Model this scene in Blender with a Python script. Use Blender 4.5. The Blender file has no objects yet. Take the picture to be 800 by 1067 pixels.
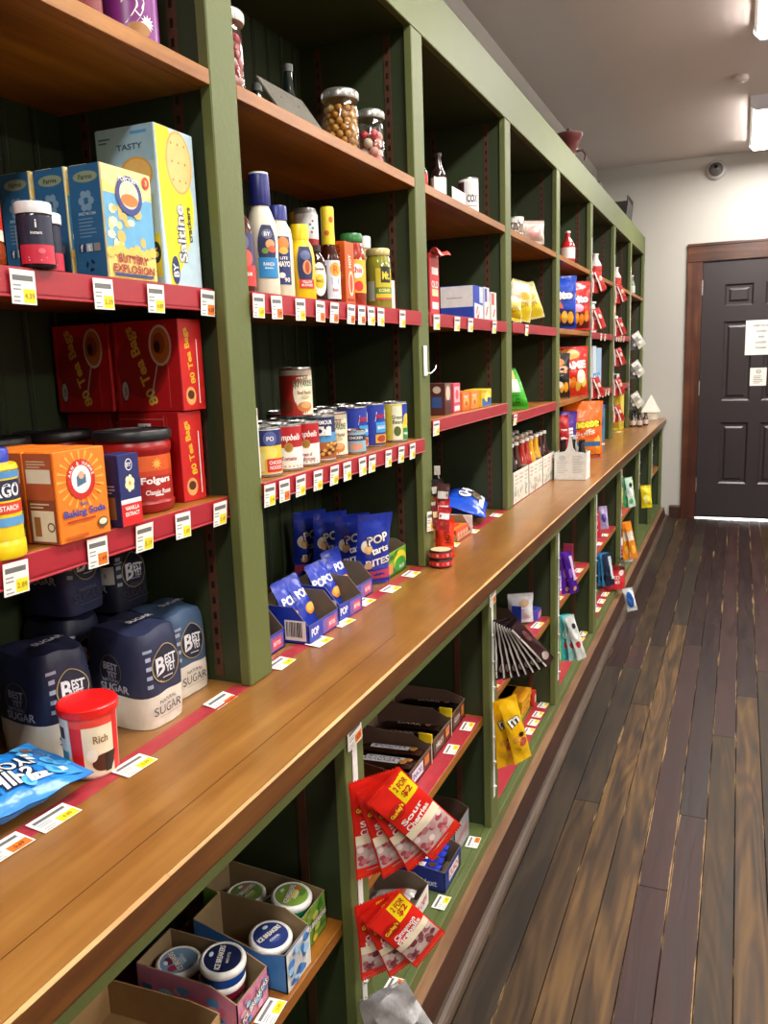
import bpy, bmesh, math, random
from mathutils import Vector, Matrix
R = random.Random(7)
SC = bpy.context.scene
COL = SC.collection
PI = math.pi
sin, cos = math.sin, math.cos

# ------------------------------------------------------------------ materials
def lin(h):
    out = []
    for i in (0, 2, 4):
        c = int(h[i:i + 2], 16) / 255
        out.append(c / 12.92 if c <= .04045 else ((c + .055) / 1.055) ** 2.4)
    return out
MATS = {}
def nodes_of(name):
    m = bpy.data.materials.new(name); m.use_nodes = True
    nt = m.node_tree; b = nt.nodes['Principled BSDF']
    return m, nt, b
def N(nt, kind, **kw):
    n = nt.nodes.new(kind)
    for k, v in kw.items():
        if k in n.inputs: n.inputs[k].default_value = v
        else: setattr(n, k, v)
    return n
def K(h, rough=.42, metal=0., trans=0., emit=0., coat=0., noise=.07, scale=60., bump=0.):
    """plain coloured stock (card, plastic, foil, glass) with a slight procedural mottling"""
    key = (h, rough, metal, trans, emit, coat, noise, scale, bump)
    if key in MATS: return MATS[key]
    m, nt, b = nodes_of('stock_' + h)
    c = lin(h)
    b.inputs['Roughness'].default_value = rough
    b.inputs['Metallic'].default_value = metal
    if trans:
        b.inputs['Transmission Weight'].default_value = trans
        b.inputs['IOR'].default_value = 1.3
    if coat: b.inputs['Coat Weight'].default_value = coat
    if emit:
        b.inputs['Emission Color'].default_value = (*c, 1); b.inputs['Emission Strength'].default_value = emit
    if noise:
        tc = N(nt, 'ShaderNodeTexCoord'); nz = N(nt, 'ShaderNodeTexNoise', Scale=scale, Detail=2.)
        nt.links.new(tc.outputs['Object'], nz.inputs['Vector'])
        mx = N(nt, 'ShaderNodeMix', data_type='RGBA')
        mx.inputs[6].default_value = (*[x * (1 - noise * 2) for x in c], 1)
        mx.inputs[7].default_value = (*[min(1, x * (1 + noise * 2)) for x in c], 1)
        nt.links.new(nz.outputs['Fac'], mx.inputs[0]); nt.links.new(mx.outputs[2], b.inputs['Base Color'])
        if bump:
            bp = N(nt, 'ShaderNodeBump', Strength=bump, Distance=.004)
            nt.links.new(nz.outputs['Fac'], bp.inputs['Height']); nt.links.new(bp.outputs[0], b.inputs['Normal'])
    else: b.inputs['Base Color'].default_value = (*c, 1)
    MATS[key] = m
    return m
def clear(h='f7f7f5', tint=.98):
    """thin clear glass or plastic: lets light straight through, with a surface sheen"""
    key=('clear',h)
    if key in MATS: return MATS[key]
    m, nt, b = nodes_of('clear_glass'); c = [x * tint for x in lin(h)]
    tr = N(nt, 'ShaderNodeBsdfTransparent'); tr.inputs[0].default_value = (*c, 1); gl = N(nt, 'ShaderNodeBsdfGlossy'); gl.inputs['Roughness'].default_value = .04
    lw = N(nt, 'ShaderNodeLayerWeight', Blend=.25); fr = N(nt, 'ShaderNodeMath', operation='MULTIPLY_ADD'); fr.inputs[1].default_value = .35; fr.inputs[2].default_value = .03; nt.links.new(lw.outputs['Facing'], fr.inputs[0]); mx = N(nt, 'ShaderNodeMixShader'); nt.links.new(fr.outputs[0], mx.inputs[0]); nt.links.new(tr.outputs[0], mx.inputs[1]); nt.links.new(gl.outputs[0], mx.inputs[2])
    nt.links.new(mx.outputs[0], nt.nodes['Material Output'].inputs[0]); nt.nodes.remove(b); MATS[key] = m
    return m
def foil(h, rough=.22): return K(h, rough, noise=.12, scale=45., bump=.55)
def paint(name, h, rough=.45, var=.1, scale=(3, 3, 1.2), bump=.05, h2=None):
    m, nt, b = nodes_of(name); c = lin(h); c2 = lin(h2) if h2 else [x * (1 - 2 * var) for x in c]
    tc = N(nt, 'ShaderNodeTexCoord'); mp = N(nt, 'ShaderNodeMapping'); mp.inputs['Scale'].default_value = scale
    nz = N(nt, 'ShaderNodeTexNoise', Scale=2., Detail=5.)
    nt.links.new(tc.outputs['Object'], mp.inputs[0]); nt.links.new(mp.outputs[0], nz.inputs[0])
    mx = N(nt, 'ShaderNodeMix', data_type='RGBA'); mx.inputs[6].default_value = (*c2, 1); mx.inputs[7].default_value = (*c, 1)
    nt.links.new(nz.outputs['Fac'], mx.inputs[0]); nt.links.new(mx.outputs[2], b.inputs['Base Color'])
    b.inputs['Roughness'].default_value = rough
    nz2 = N(nt, 'ShaderNodeTexNoise', Scale=90., Detail=3.); nt.links.new(tc.outputs['Object'], nz2.inputs[0])
    bp = N(nt, 'ShaderNodeBump', Strength=bump, Distance=.01); nt.links.new(nz2.outputs['Fac'], bp.inputs['Height']); nt.links.new(bp.outputs[0], b.inputs['Normal'])
    return m
def wood(name, dark, mid, light, rough=.35, axis='y', grain=14., coat=0., bump=.15, big=1.2):
    """long grain along one axis: stretched noise bands over slow blotches"""
    m, nt, b = nodes_of(name)
    tc = N(nt, 'ShaderNodeTexCoord'); mp = N(nt, 'ShaderNodeMapping')
    mp.inputs['Scale'].default_value = {'y': (1, .06, 1), 'z': (1, 1, .06), 'x': (.06, 1, 1)}[axis]
    nt.links.new(tc.outputs['Object'], mp.inputs[0])
    n1 = N(nt, 'ShaderNodeTexNoise', Scale=grain, Detail=6., Distortion=.6); nt.links.new(mp.outputs[0], n1.inputs[0])
    n2 = N(nt, 'ShaderNodeTexNoise', Scale=big * 3, Detail=3.); nt.links.new(tc.outputs['Object'], n2.inputs[0])
    n3 = N(nt, 'ShaderNodeTexNoise', Scale=grain * 7, Detail=4.); nt.links.new(mp.outputs[0], n3.inputs[0])
    ad = N(nt, 'ShaderNodeMath', operation='MULTIPLY_ADD'); ad.inputs[1].default_value = .6
    nt.links.new(n1.outputs['Fac'], ad.inputs[0])
    m2 = N(nt, 'ShaderNodeMath', operation='MULTIPLY'); m2.inputs[1].default_value = .4; nt.links.new(n2.outputs['Fac'], m2.inputs[0]); nt.links.new(m2.outputs[0], ad.inputs[2])
    cr = N(nt, 'ShaderNodeValToRGB'); e = cr.color_ramp.elements
    e[0].position = .34; e[0].color = (*lin(dark), 1); e[1].position = .66; e[1].color = (*lin(light), 1)
    k = e.new(.5); k.color = (*lin(mid), 1)
    nt.links.new(ad.outputs[0], cr.inputs[0])
    mx = N(nt, 'ShaderNodeMix', data_type='RGBA', blend_type='MULTIPLY'); mx.inputs[0].default_value = .35
    nt.links.new(cr.outputs[0], mx.inputs[6]); nt.links.new(n3.outputs['Fac'], mx.inputs[7])
    nt.links.new(mx.outputs[2], b.inputs['Base Color'])
    b.inputs['Roughness'].default_value = rough; b.inputs['Coat Weight'].default_value = coat; b.inputs['Coat Roughness'].default_value = .2
    bp = N(nt, 'ShaderNodeBump', Strength=bump, Distance=.003); nt.links.new(n3.outputs['Fac'], bp.inputs['Height']); nt.links.new(bp.outputs[0], b.inputs['Normal'])
    return m

# ------------------------------------------------------------------ mesh builder
TXT = {}
def glyphs(s, bold=0., shear=0.):
    bold = bold if bold >= .065 else min(bold, .03); key = (s, bold, shear)
    if key not in TXT:
        c = bpy.data.curves.new('lettering', 'FONT'); c.body = s; c.offset = bold; c.shear = shear; c.resolution_u = 3
        o = bpy.data.objects.new('lettering', c); me = bpy.data.meshes.new_from_object(o)
        v = [(p.co.x, p.co.y) for p in me.vertices]; f = [tuple(p.vertices) for p in me.polygons]
        bpy.data.objects.remove(o); bpy.data.curves.remove(c); bpy.data.meshes.remove(me)
        xs = [a for a, _ in v]; ys = [b for _, b in v]; cx = (min(xs) + max(xs)) / 2; cy = (min(ys) + max(ys)) / 2
        hh = max(ys) - min(ys)
        TXT[key] = ([((a - cx) / hh, (b - cy) / hh) for a, b in v], f, (max(xs) - min(xs)) / hh)
    return TXT[key]
class MB:
    def __init__(s): s.v = []; s.f = []; s.mi = []; s.sm = []; s.mats = []; s.off = .0003; s.inc = .00005
    def m(s, mat):
        if isinstance(mat, str): mat = K(mat)
        if mat not in s.mats: s.mats.append(mat)
        return s.mats.index(mat)
    def add(s, vs, fs, mat, smooth=False):
        b = len(s.v); s.v += [tuple(p) for p in vs]; k = s.m(mat)
        for f in fs: s.f.append(tuple(b + i for i in f)); s.mi.append(k); s.sm.append(smooth)
    def grid(s, P, mat, smooth=True, wrap=False, flip=False):
        """P[i][j]; mat may be a function of (i, j)"""
        b = len(s.v); ni, nj = len(P), len(P[0])
        for r in P: s.v += [tuple(p) for p in r]
        for i in range(ni if wrap else ni - 1):
            i2 = (i + 1) % ni
            for j in range(nj - 1):
                q = (b + i * nj + j, b + i2 * nj + j, b + i2 * nj + j + 1, b + i * nj + j + 1)
                s.f.append(q[::-1] if flip else q); s.mi.append(s.m(mat(i, j) if callable(mat) and not isinstance(mat, bpy.types.Material) else mat)); s.sm.append(smooth)
    def box(s, a, b, mat, top=None, front=None, inner=None):
        (x0, y0, z0), (x1, y1, z1) = a, b
        v = [(x0, y0, z0), (x1, y0, z0), (x1, y1, z0), (x0, y1, z0), (x0, y0, z1), (x1, y0, z1), (x1, y1, z1), (x0, y1, z1)]
        for f, mm in (((0, 3, 2, 1), mat), ((4, 5, 6, 7), top or mat), ((0, 1, 5, 4), mat), ((1, 2, 6, 5), front or mat), ((2, 3, 7, 6), mat), ((3, 0, 4, 7), mat)):
            s.add([v[i] for i in f], [(0, 1, 2, 3)], mm)
    def rbox(s, a, b, mat, ch=.0012, seg=1, top=None):
        bm = bmesh.new(); bmesh.ops.create_cube(bm, size=1.)
        c = [(p + q) / 2 for p, q in zip(a, b)]; d = [q - p for p, q in zip(a, b)]
        for v in bm.verts: v.co = Vector([c[i] + v.co[i] * d[i] for i in range(3)])
        if ch > 0: bmesh.ops.bevel(bm, geom=bm.edges[:], offset=min(ch, min(d) * .3), segments=seg, profile=.5, affect='EDGES')
        bm.normal_update(); bm.verts.index_update()
        vs = [v.co[:] for v in bm.verts]
        for f in bm.faces:
            s.add([vs[v.index] for v in f.verts], [tuple(range(len(f.verts)))], top if (top and f.normal.z > .9) else mat, seg > 1)
        bm.free()
    def prism(s, pts, axis, a, b, mat, mat0=None, mat1=None, edge=None):
        """polygon extruded along an axis: pts are the two remaining coordinates in order"""
        def P(p, t): return {'x': (t, p[0], p[1]), 'y': (p[0], t, p[1]), 'z': (p[0], p[1], t)}[axis]
        n = len(pts)
        s.add([P(p, a) for p in pts], [tuple(range(n))], mat0 or mat); s.add([P(p, b) for p in pts], [tuple(range(n))[::-1]], mat1 or mat)
        for i in range(n):
            q = pts[(i + 1) % n]; s.add([P(pts[i], a), P(q, a), P(q, b), P(pts[i], b)], [(0, 1, 2, 3)], edge or mat)
    def lathe(s, prof, mat, seg=32, c=(0, 0), smooth=True, sq=None):
        """prof: (radius, z) from bottom up; mat one material or one per band; sq makes a rounded-square section"""
        def rr(r, t):
            if not sq: return r
            return r / (abs(cos(t)) ** sq + abs(sin(t)) ** sq) ** (1 / sq)
        P = []
        for i in range(seg):
            t = 2 * PI * i / seg
            P.append([(c[0] + rr(r, t) * cos(t), c[1] + rr(r, t) * sin(t), z) for r, z in prof])
        s.grid(P, (lambda i, j: mat[j]) if isinstance(mat, list) else mat, smooth, wrap=True)
    def tube(s, pts, r, mat, seg=8, cap=True):
        pts = [Vector(p) for p in pts]; P = []
        for i, p in enumerate(pts):
            t = (pts[min(i + 1, len(pts) - 1)] - pts[max(i - 1, 0)]).normalized()
            a = t.orthogonal().normalized() if i == 0 else (a - t * a.dot(t)).normalized()
            b = t.cross(a); rad = r[i] if isinstance(r, (list, tuple)) else r
            P.append([p + a * (rad * cos(2 * PI * k / seg)) + b * (rad * sin(2 * PI * k / seg)) for k in range(seg)] )
        P = [list(x) for x in zip(*P)]
        s.grid(P, mat, True, wrap=True)
        if cap:
            for e in (0, -1): s.add([P[k][e] for k in range(seg)], [tuple(range(seg))], mat)
    def ball(s, c, r, mat, seg=12, rings=8, sz=1.):
        P = [[(c[0] + r * sin(PI * j / rings) * cos(2 * PI * i / seg), c[1] + r * sin(PI * j / rings) * sin(2 * PI * i / seg), c[2] - sz * r * cos(PI * j / rings)) for j in range(rings + 1)] for i in range(seg)]
        s.grid(P, mat, True, wrap=True)
    # --- printing on a surface S(u, v) -> (point, normal)
    def _lay(s): s.off += s.inc; return s.off
    def rect(s, S, u0, v0, u1, v1, mat, n=1, nv=1):
        o = s._lay(); P = []
        for i in range(n + 1):
            r = []
            for j in range(nv + 1):
                p, q = S(u0 + (u1 - u0) * i / n, v0 + (v1 - v0) * j / nv); r.append(p + q * o)
            P.append(r)
        s.grid(P, mat, n > 1)
    def band(s, S, v0, v1, ul, ur, mat, n=6, nv=8):
        o = s._lay(); P = []
        for i in range(n + 1):
            r = []
            for j in range(nv + 1):
                v = v0 + (v1 - v0) * j / nv; a, b = ul(v), ur(v); p, q = S(a + (b - a) * i / n, v); r.append(p + q * o)
            P.append(r)
        s.grid(P, mat, True)
    def ell(s, S, cu, cv, ru, rv, mat, n=22, rings=3):
        o = s._lay(); P = []
        for i in range(n):
            t = 2 * PI * i / n
            P.append([(lambda pq: pq[0] + pq[1] * o)(S(cu + ru * k / rings * cos(t), cv + rv * k / rings * sin(t))) for k in range(rings, -1, -1)])
        s.grid(P, mat, True, wrap=True)
    def poly(s, S, pts, mat):
        o = s._lay(); P = [(lambda pq: pq[0] + pq[1] * o)(S(u, v)) for u, v in pts]; s.add(P, [tuple(range(len(P)))], mat)
    def star(s, S, cu, cv, r0, r1, n, mat):
        s.poly(S, [(cu + (r1 if i % 2 else r0) * cos(PI * i / n), cv + (r1 if i % 2 else r0) * sin(PI * i / n)) for i in range(2 * n)], mat)
    def text(s, S, t, cu, cv, h, mat, w=None, rot=0., bold=.02, shear=0., lift=0.):
        if not t.strip(): return
        V, F, asp = glyphs(t, bold, shear); o = s._lay() + lift
        kx = (w / asp) if w else h; c_, s_ = cos(rot), sin(rot); out = []
        for a, b in V:
            a, b = a * kx, b * h; p, q = S(cu + a * c_ - b * s_, cv + a * s_ + b * c_); out.append(p + q * o)
        s.add(out, F, mat)
    def bars(s, S, u0, v0, u1, v1, mat='222222', n=14, vert=True, bg='f2f0ea'):
        """a bar code: stripes of uneven width"""
        s.rect(S, u0, v0, u1, v1, K(bg)); o = random.Random(n); d = (u1 - u0) * .86 / n; m = (v1 - v0) * .08
        for i in range(n):
            if o.random() < .75: a = u0 + (u1 - u0) * .07 + i * d; s.rect(S, a, v0 + m * 2.2, a + d * o.uniform(.25, .8), v1 - m, K(mat))
    def lines(s, S, u0, v0, u1, v1, n, mat, fill=.45, seed=1):
        """rows of print too small to read"""
        o = random.Random(seed); d = (v1 - v0) / n
        for i in range(n): s.rect(S, u0, v0 + d * i, u0 + (u1 - u0) * o.uniform(.6, 1), v0 + d * (i + fill), K(mat))
    def xf(s, M, start=0):
        s.v[start:] = [tuple(M @ Vector(p)) for p in s.v[start:]]
    def mesh(s, name):
        me = bpy.data.meshes.new(name); me.from_pydata(s.v, [], s.f)
        for mt in s.mats: me.materials.append(mt)
        me.polygons.foreach_set('material_index', s.mi); me.polygons.foreach_set('use_smooth', s.sm); me.update()
        if any(s.sm): me.set_sharp_from_angle(angle=math.radians(42))
        return me
    def build(s, name, parent=None, label=None):
        o = bpy.data.objects.new(name, s.mesh(name)); COL.objects.link(o)
        if parent: o.parent = parent
        if label: o['label'] = label
        return o

def tag(o, label, cat, group=None):
    o['label'] = label; o['category'] = cat
    if group: o['group'] = group
    return o
def thing(name, label, cat, loc, rz=0., group=None, rot=None):
    o = bpy.data.objects.new(name, None); COL.objects.link(o); o.empty_display_size = .02
    o.location = loc; o.rotation_euler = rot or (0, 0, math.radians(rz))
    return tag(o, label, cat, group)
def single(name, mb, label, cat, loc=(0, 0, 0), rz=0., group=None, rot=None):
    o = mb.build(name); o.location = loc; o.rotation_euler = rot or (0, 0, math.radians(rz))
    return tag(o, label, cat, group)
def dup(root, loc, rz=None, label=None, group=None, rot=None):
    r = root.copy(); COL.objects.link(r); r.location = loc
    if rot: r.rotation_euler = rot
    elif rz is not None: r.rotation_euler = (0, 0, math.radians(rz))
    if label: r['label'] = label
    if group: r['group'] = group
    for ch in list(root.children):
        c = ch.copy(); COL.objects.link(c); c.parent = r
        for g in list(ch.children):
            d = g.copy(); COL.objects.link(d); d.parent = c
    return r
def struct(name, mb):
    o = mb.build(name); o['kind'] = 'structure'; return o

# surfaces to print on. Box: origin at its front near corner, x in [-d, 0], y in [0, w], z in [0, h]
def front(w, h, x=0., y=0., z=0.): return lambda u, v: (Vector((x, y + u, z + v)), Vector((1, 0, 0)))
def side(d, h, y=0., x=0., z=0.): return lambda u, v: (Vector((x - d + u, y, z + v)), Vector((0, -1, 0)))
def topf(w, d, z, x=0., y=0.): return lambda u, v: (Vector((x - v, y + u, z)), Vector((0, 0, 1)))
def flat(M): # any plane: matrix columns u, v, n, origin
    q = (M.to_3x3() @ Vector((0, 0, 1))).normalized()
    return lambda u, v: (M @ Vector((u, v, 0)), q)
def cylS(prof, c=(0, 0)):
    """around a lathe profile; u is arc length from +x, v is height"""
    R0 = max(r for r, _ in prof)
    def rad(z):
        for (r0, z0), (r1, z1) in zip(prof, prof[1:]):
            if z0 <= z <= z1 and z1 > z0: return r0 + (r1 - r0) * (z - z0) / (z1 - z0)
        return prof[-1][0]
    def S(u, v):
        t = u / R0; n = Vector((cos(t), sin(t), 0)); return Vector((c[0], c[1], v)) + n * rad(v), n
    return S
def pillow(mb, W, H, T, mf, mbk, seal=.012, nu=12, nv=16, seed=0, wr=.0025, waist=.04, taper=0., slump=0., curl=0.):
    """a filled bag standing in the y-z plane, front to +x: returns its front surface for printing"""
    o = random.Random(seed); ph = [o.uniform(0, 6.28) for _ in range(6)]
    def body(v): 
        t = (v - seal) / (H - 2 * seal); return 0. if t <= 0 or t >= 1 else sin(PI * t) ** .55
    def pos(u, v, sg):
        b = body(v); a = max(-1, min(1, 2 * u / W)); th = T / 2 * b * max(0., 1 - a * a) ** .62 * (1 - slump * (v / H - .5) * 1.4)
        x = sg * (th + .0006) + (wr * (sin(a * 5 + ph[0] + v * 60) + sin(v * 130 + ph[1] + a * 2)) * (.5 + .5 * b)) * .5
        x += curl * ((v / H) ** 2) 
        return Vector((x, u * (1 - waist * b) * (1 - taper * (v / H) ** 1.5), v))
    def S(u, v):
        e = .0015; p = pos(u, v, 1); n = (pos(u + e, v, 1) - pos(u - e, v, 1)).cross(pos(u, v + e, 1) - pos(u, v - e, 1))
        n.normalize(); return p, n
    for sg, mat in ((1, mf), (-1, mbk)):
        P = [[pos(W * (i / nu - .5), H * j / nv, sg) for j in range(nv + 1)] for i in range(nu + 1)]
        mb.grid(P, mat, True, flip=sg < 0)
    return S
# ------------------------------------------------------------------ palette of the place
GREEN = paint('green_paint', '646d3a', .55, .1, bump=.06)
GREEN_SHADE = paint('green_paint_shaded', '303c20', .55, .14, bump=.06)  # same green, darkened to carry the shade inside the bays
GREEN_SHELF = paint('green_paint_worn', '61703f', .4, .2, (6, 2, 6), bump=.1)
WOODTOP = wood('varnished_counter', '8f5f2a', 'a06c32', 'b37f40', rough=.3, coat=.3, grain=16., bump=.06, big=2.6)
WOODEDGE = wood('counter_edge', '42230c', '5e3512', '7a4b1d', rough=.35, coat=.2, grain=30.)
WORN = wood('worn_arris', 'c08a4a', 'd9a765', 'e8c48c', rough=.4, grain=40.)
WOODSHELF = wood('shelf_board', '824a12', 'a3641f', 'bd7d30', rough=.4, grain=22.)
DARKWOOD = wood('toe_board', '2b160c', '3d2112', '4f2e1a', rough=.45, grain=24.)
LEDGE = wood('toe_ledge', '6d4b30', '866044', 'a07a56', rough=.5, grain=40.)
SHOE = wood('shoe_moulding', '3a2c22', '4e3d2f', '63503f', rough=.5, grain=40.)
FRAME = wood('door_casing_wood', '35180d', '54291a', '7c4a2c', rough=.33, axis='z', grain=20., coat=.2)
FRAMEX = wood('door_head_wood', '3d1d0f', '643620', '9a6238', rough=.3, axis='x', grain=20., coat=.25)
WALL = paint('wall_paint', 'c0bdb6', .6, .03, bump=.03)
CEIL = paint('ceiling_paint', 'd4cac7', .7, .03, bump=.03)
DOORP = paint('door_paint', '352e30', .34, .08, bump=.04)
RED = paint('red_price_rail', 'ab2733', .35, .08, (30, 6, 30), bump=.02)
TAPE = paint('red_shelf_tape', 'b83a44', .4, .16, (40, 12, 40), bump=.03, h2='94222c')
STEEL = K('5b3a2a', .5, .3)
CHROME = K('c8c8c6', .25, .9, noise=.03)
WHITE = K('f1efe9', .5, noise=.02)
PAPER = K('f4f2ea', .7, noise=.02)

YK = [-1.592, -.747, .097, .940, 1.780, 2.617, 3.479, 4.344, 5.181, 6.036]   # far face of each upright
SW = .0714                                                                     # stile width
ZC, Z2, Z3, Z4, ZT = .825, 1.157, 1.4725, 1.784, 2.120
Z2B = [1.157, 1.148, 1.1596, 1.2, 1.158, 1.15, 1.15, 1.15, 1.15]
YWALL = 6.043

# ------------------------------------------------------------------ room
def build_floor():
    """boards along y; each its own tone, with pale worn arrises"""
    def board(name, d, m, l, wear, rough, ring=0.):
        mt, nt, b = nodes_of(name); b.inputs['Specular IOR Level'].default_value = .3
        tc = N(nt, 'ShaderNodeTexCoord'); mp = N(nt, 'ShaderNodeMapping'); mp.inputs['Scale'].default_value = (1, .09, 1)
        nt.links.new(tc.outputs['Object'], mp.inputs[0])
        n1 = N(nt, 'ShaderNodeTexNoise', Scale=24., Detail=7., Distortion=1.1); nt.links.new(mp.outputs[0], n1.inputs[0])
        wv = N(nt, 'ShaderNodeTexNoise', Scale=9., Detail=1., Distortion=.4); nt.links.new(mp.outputs[0], wv.inputs[0])
        mu = N(nt, 'ShaderNodeMath', operation='MULTIPLY'); mu.inputs[1].default_value = 80.; nt.links.new(wv.outputs['Fac'], mu.inputs[0])
        sn = N(nt, 'ShaderNodeMath', operation='SINE'); nt.links.new(mu.outputs[0], sn.inputs[0])
        ma = N(nt, 'ShaderNodeMath', operation='MULTIPLY_ADD'); ma.inputs[1].default_value = ring; nt.links.new(sn.outputs[0], ma.inputs[0]); nt.links.new(n1.outputs['Fac'], ma.inputs[2])
        cr = N(nt, 'ShaderNodeValToRGB'); e = cr.color_ramp.elements
        e[0].position = .3; e[0].color = (*lin(d), 1); e[1].position = .72; e[1].color = (*lin(l), 1); k = e.new(.5); k.color = (*lin(m), 1)
        nt.links.new(ma.outputs[0], cr.inputs[0])
        # wear: distance to the nearest board edge, broken up by noise
        sx = N(nt, 'ShaderNodeSeparateXYZ'); nt.links.new(tc.outputs['Object'], sx.inputs[0])
        a = N(nt, 'ShaderNodeMath', operation='SUBTRACT'); a.inputs[1].default_value = .234 - 30 * .0765; nt.links.new(sx.outputs[0], a.inputs[0])
        dv = N(nt, 'ShaderNodeMath', operation='DIVIDE'); dv.inputs[1].default_value = .0765; nt.links.new(a.outputs[0], dv.inputs[0])
        fr = N(nt, 'ShaderNodeMath', operation='FRACT'); nt.links.new(dv.outputs[0], fr.inputs[0])
        pp = N(nt, 'ShaderNodeMath', operation='PINGPONG'); pp.inputs[1].default_value = .5; nt.links.new(fr.outputs[0], pp.inputs[0])
        mp2 = N(nt, 'ShaderNodeMapping'); mp2.inputs['Scale'].default_value = (1, .12, 1); nt.links.new(tc.outputs['Object'], mp2.inputs[0])
        nw = N(nt, 'ShaderNodeTexNoise', Scale=30., Detail=6., Roughness=.7); nt.links.new(mp2.outputs[0], nw.inputs[0])
        nb = N(nt, 'ShaderNodeTexNoise', Scale=2.4, Detail=2.); nt.links.new(tc.outputs['Object'], nb.inputs[0])
        s1 = N(nt, 'ShaderNodeMath', operation='MULTIPLY_ADD'); s1.inputs[1].default_value = -3.4; nt.links.new(pp.outputs[0], s1.inputs[0]); nt.links.new(nw.outputs['Fac'], s1.inputs[2])
        s2 = N(nt, 'ShaderNodeMath', operation='MULTIPLY_ADD'); s2.inputs[1].default_value = .5; nt.links.new(nb.outputs['Fac'], s2.inputs[0]); nt.links.new(s1.outputs[0], s2.inputs[2])
        mr = N(nt, 'ShaderNodeMapRange'); mr.inputs['From Min'].default_value = wear; mr.inputs['From Max'].default_value = wear + .06; nt.links.new(s2.outputs[0], mr.inputs[0])
        mx = N(nt, 'ShaderNodeMix', data_type='RGBA'); mx.inputs[7].default_value = (*lin('9a7d55'), 1)
        nt.links.new(mr.outputs[0], mx.inputs[0]); nt.links.new(cr.outputs[0], mx.inputs[6]); nt.links.new(mx.outputs[2], b.inputs['Base Color'])
        rr = N(nt, 'ShaderNodeMapRange'); rr.inputs['To Min'].default_value = rough - .08; rr.inputs['To Max'].default_value = rough + .14; nt.links.new(n1.outputs['Fac'], rr.inputs[0]); nt.links.new(rr.outputs[0], b.inputs['Roughness'])
        bp = N(nt, 'ShaderNodeBump', Strength=.25, Distance=.004); nt.links.new(n1.outputs['Fac'], bp.inputs['Height']); nt.links.new(bp.outputs[0], b.inputs['Normal'])
        return mt
    grey = board('floor_grey', '1d1610', '291f15', '382b1c', .78, .5)
    tan = board('floor_tan', '2e1f0f', '47311a', '644a28', .74, .48, .08)
    brn = board('floor_brown', '261808', '362512', '48341d', .74, .48, .08)
    rd = board('floor_red', '26120f', '311a18', '3c2420', .64, .45)
    rd2 = board('floor_red_dark', '1b0d0b', '251311', '2f1b17', .72, .42)
    mb = MB(); W = .0765; x0 = .234 - W * 8; g = .0008
    seq = {8: [(-4.6, 2.47, grey), (2.47, 4.2, rd2), (4.2, 6.1, grey)], 9: [(-4.6, 1.3, brn), (1.3, 2.48, grey), (2.48, 2.78, rd), (2.78, 6.1, brn)],
           10: [(-4.6, 2.09, tan), (2.09, 2.8, brn), (2.8, 6.1, rd2)], 11: [(-4.6, 3.15, tan), (3.15, 6.1, grey)],
           12: [(-4.6, .93, rd), (.93, 2.85, rd), (2.85, 6.1, rd2)], 13: [(-4.6, 1.315, rd), (1.315, 3.23, rd2), (3.23, 6.1, rd2)],
           14: [(-4.6, 1.9, brn), (1.9, 6.1, rd)], 15: [(-4.6, 2.3, tan), (2.3, 6.1, rd2)], 16: [(-4.6, 2.6, grey), (2.6, 6.1, rd)]}
    o = random.Random(3)
    for k in range(60):
        a, b = x0 + k * W, x0 + (k + 1) * W
        rows = seq.get(k)
        if not rows:
            y = -4.6; rows = []
            while y < 6.1: e = min(6.1, y + o.uniform(1.2, 3)); rows.append((y, e, o.choice([rd, rd2, brn, grey, tan]))); y = e
        for y0, y1, mt in rows: mb.rbox((a + g, y0 + g, -.02), (b - g, y1 - g, 0), mt, .0012)
    mb.box((-.45, -4.65, -.03), (4.1, 6.12, -.019), K('120c09', .9))
    return struct('floor', mb)
build_floor()
mb = MB(); mb.box((-.45, -4.65, 2.812), (4.1, 6.12, 2.86), CEIL); struct('ceiling', mb)
mb = MB(); mb.box((-.46, -4.65, 0), (-.382, 6.12, 2.812), WALL); struct('wall_left', mb)
mb = MB(); mb.box((3.9, -4.65, 0), (3.98, 6.12, 2.812), WALL); struct('wall_right', mb)
mb = MB(); mb.box((-.382, -4.65, 0), (3.9, -4.57, 2.812), WALL); struct('wall_near', mb)
DX0, DX1 = .436, 1.262                       # door opening
mb = MB(); mb.box((-.382, YWALL, 0), (DX0 - .01, YWALL + .08, 2.812), WALL); mb.box((DX1 + .01, YWALL, 0), (3.9, YWALL + .08, 2.812), WALL)
mb.box((DX0 - .01, YWALL, 2.05), (DX1 + .01, YWALL + .08, 2.812), WALL); struct('wall_far', mb)
mb = MB(); mb.prism([(YWALL, 0), (YWALL - .014, 0), (YWALL - .014, .09), (YWALL - .008, .102), (YWALL, .104)], 'x', .236, .323, DARKWOOD); struct('baseboard_far', mb)
mb = MB(); mb.box((1.376, YWALL - .014, 0), (3.9, YWALL, .1), DARKWOOD); struct('baseboard_far_right', mb)
mb = MB(); mb.box((3.886, -4.57, 0), (3.9, YWALL, .1), DARKWOOD); struct('baseboard_right', mb)

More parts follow.
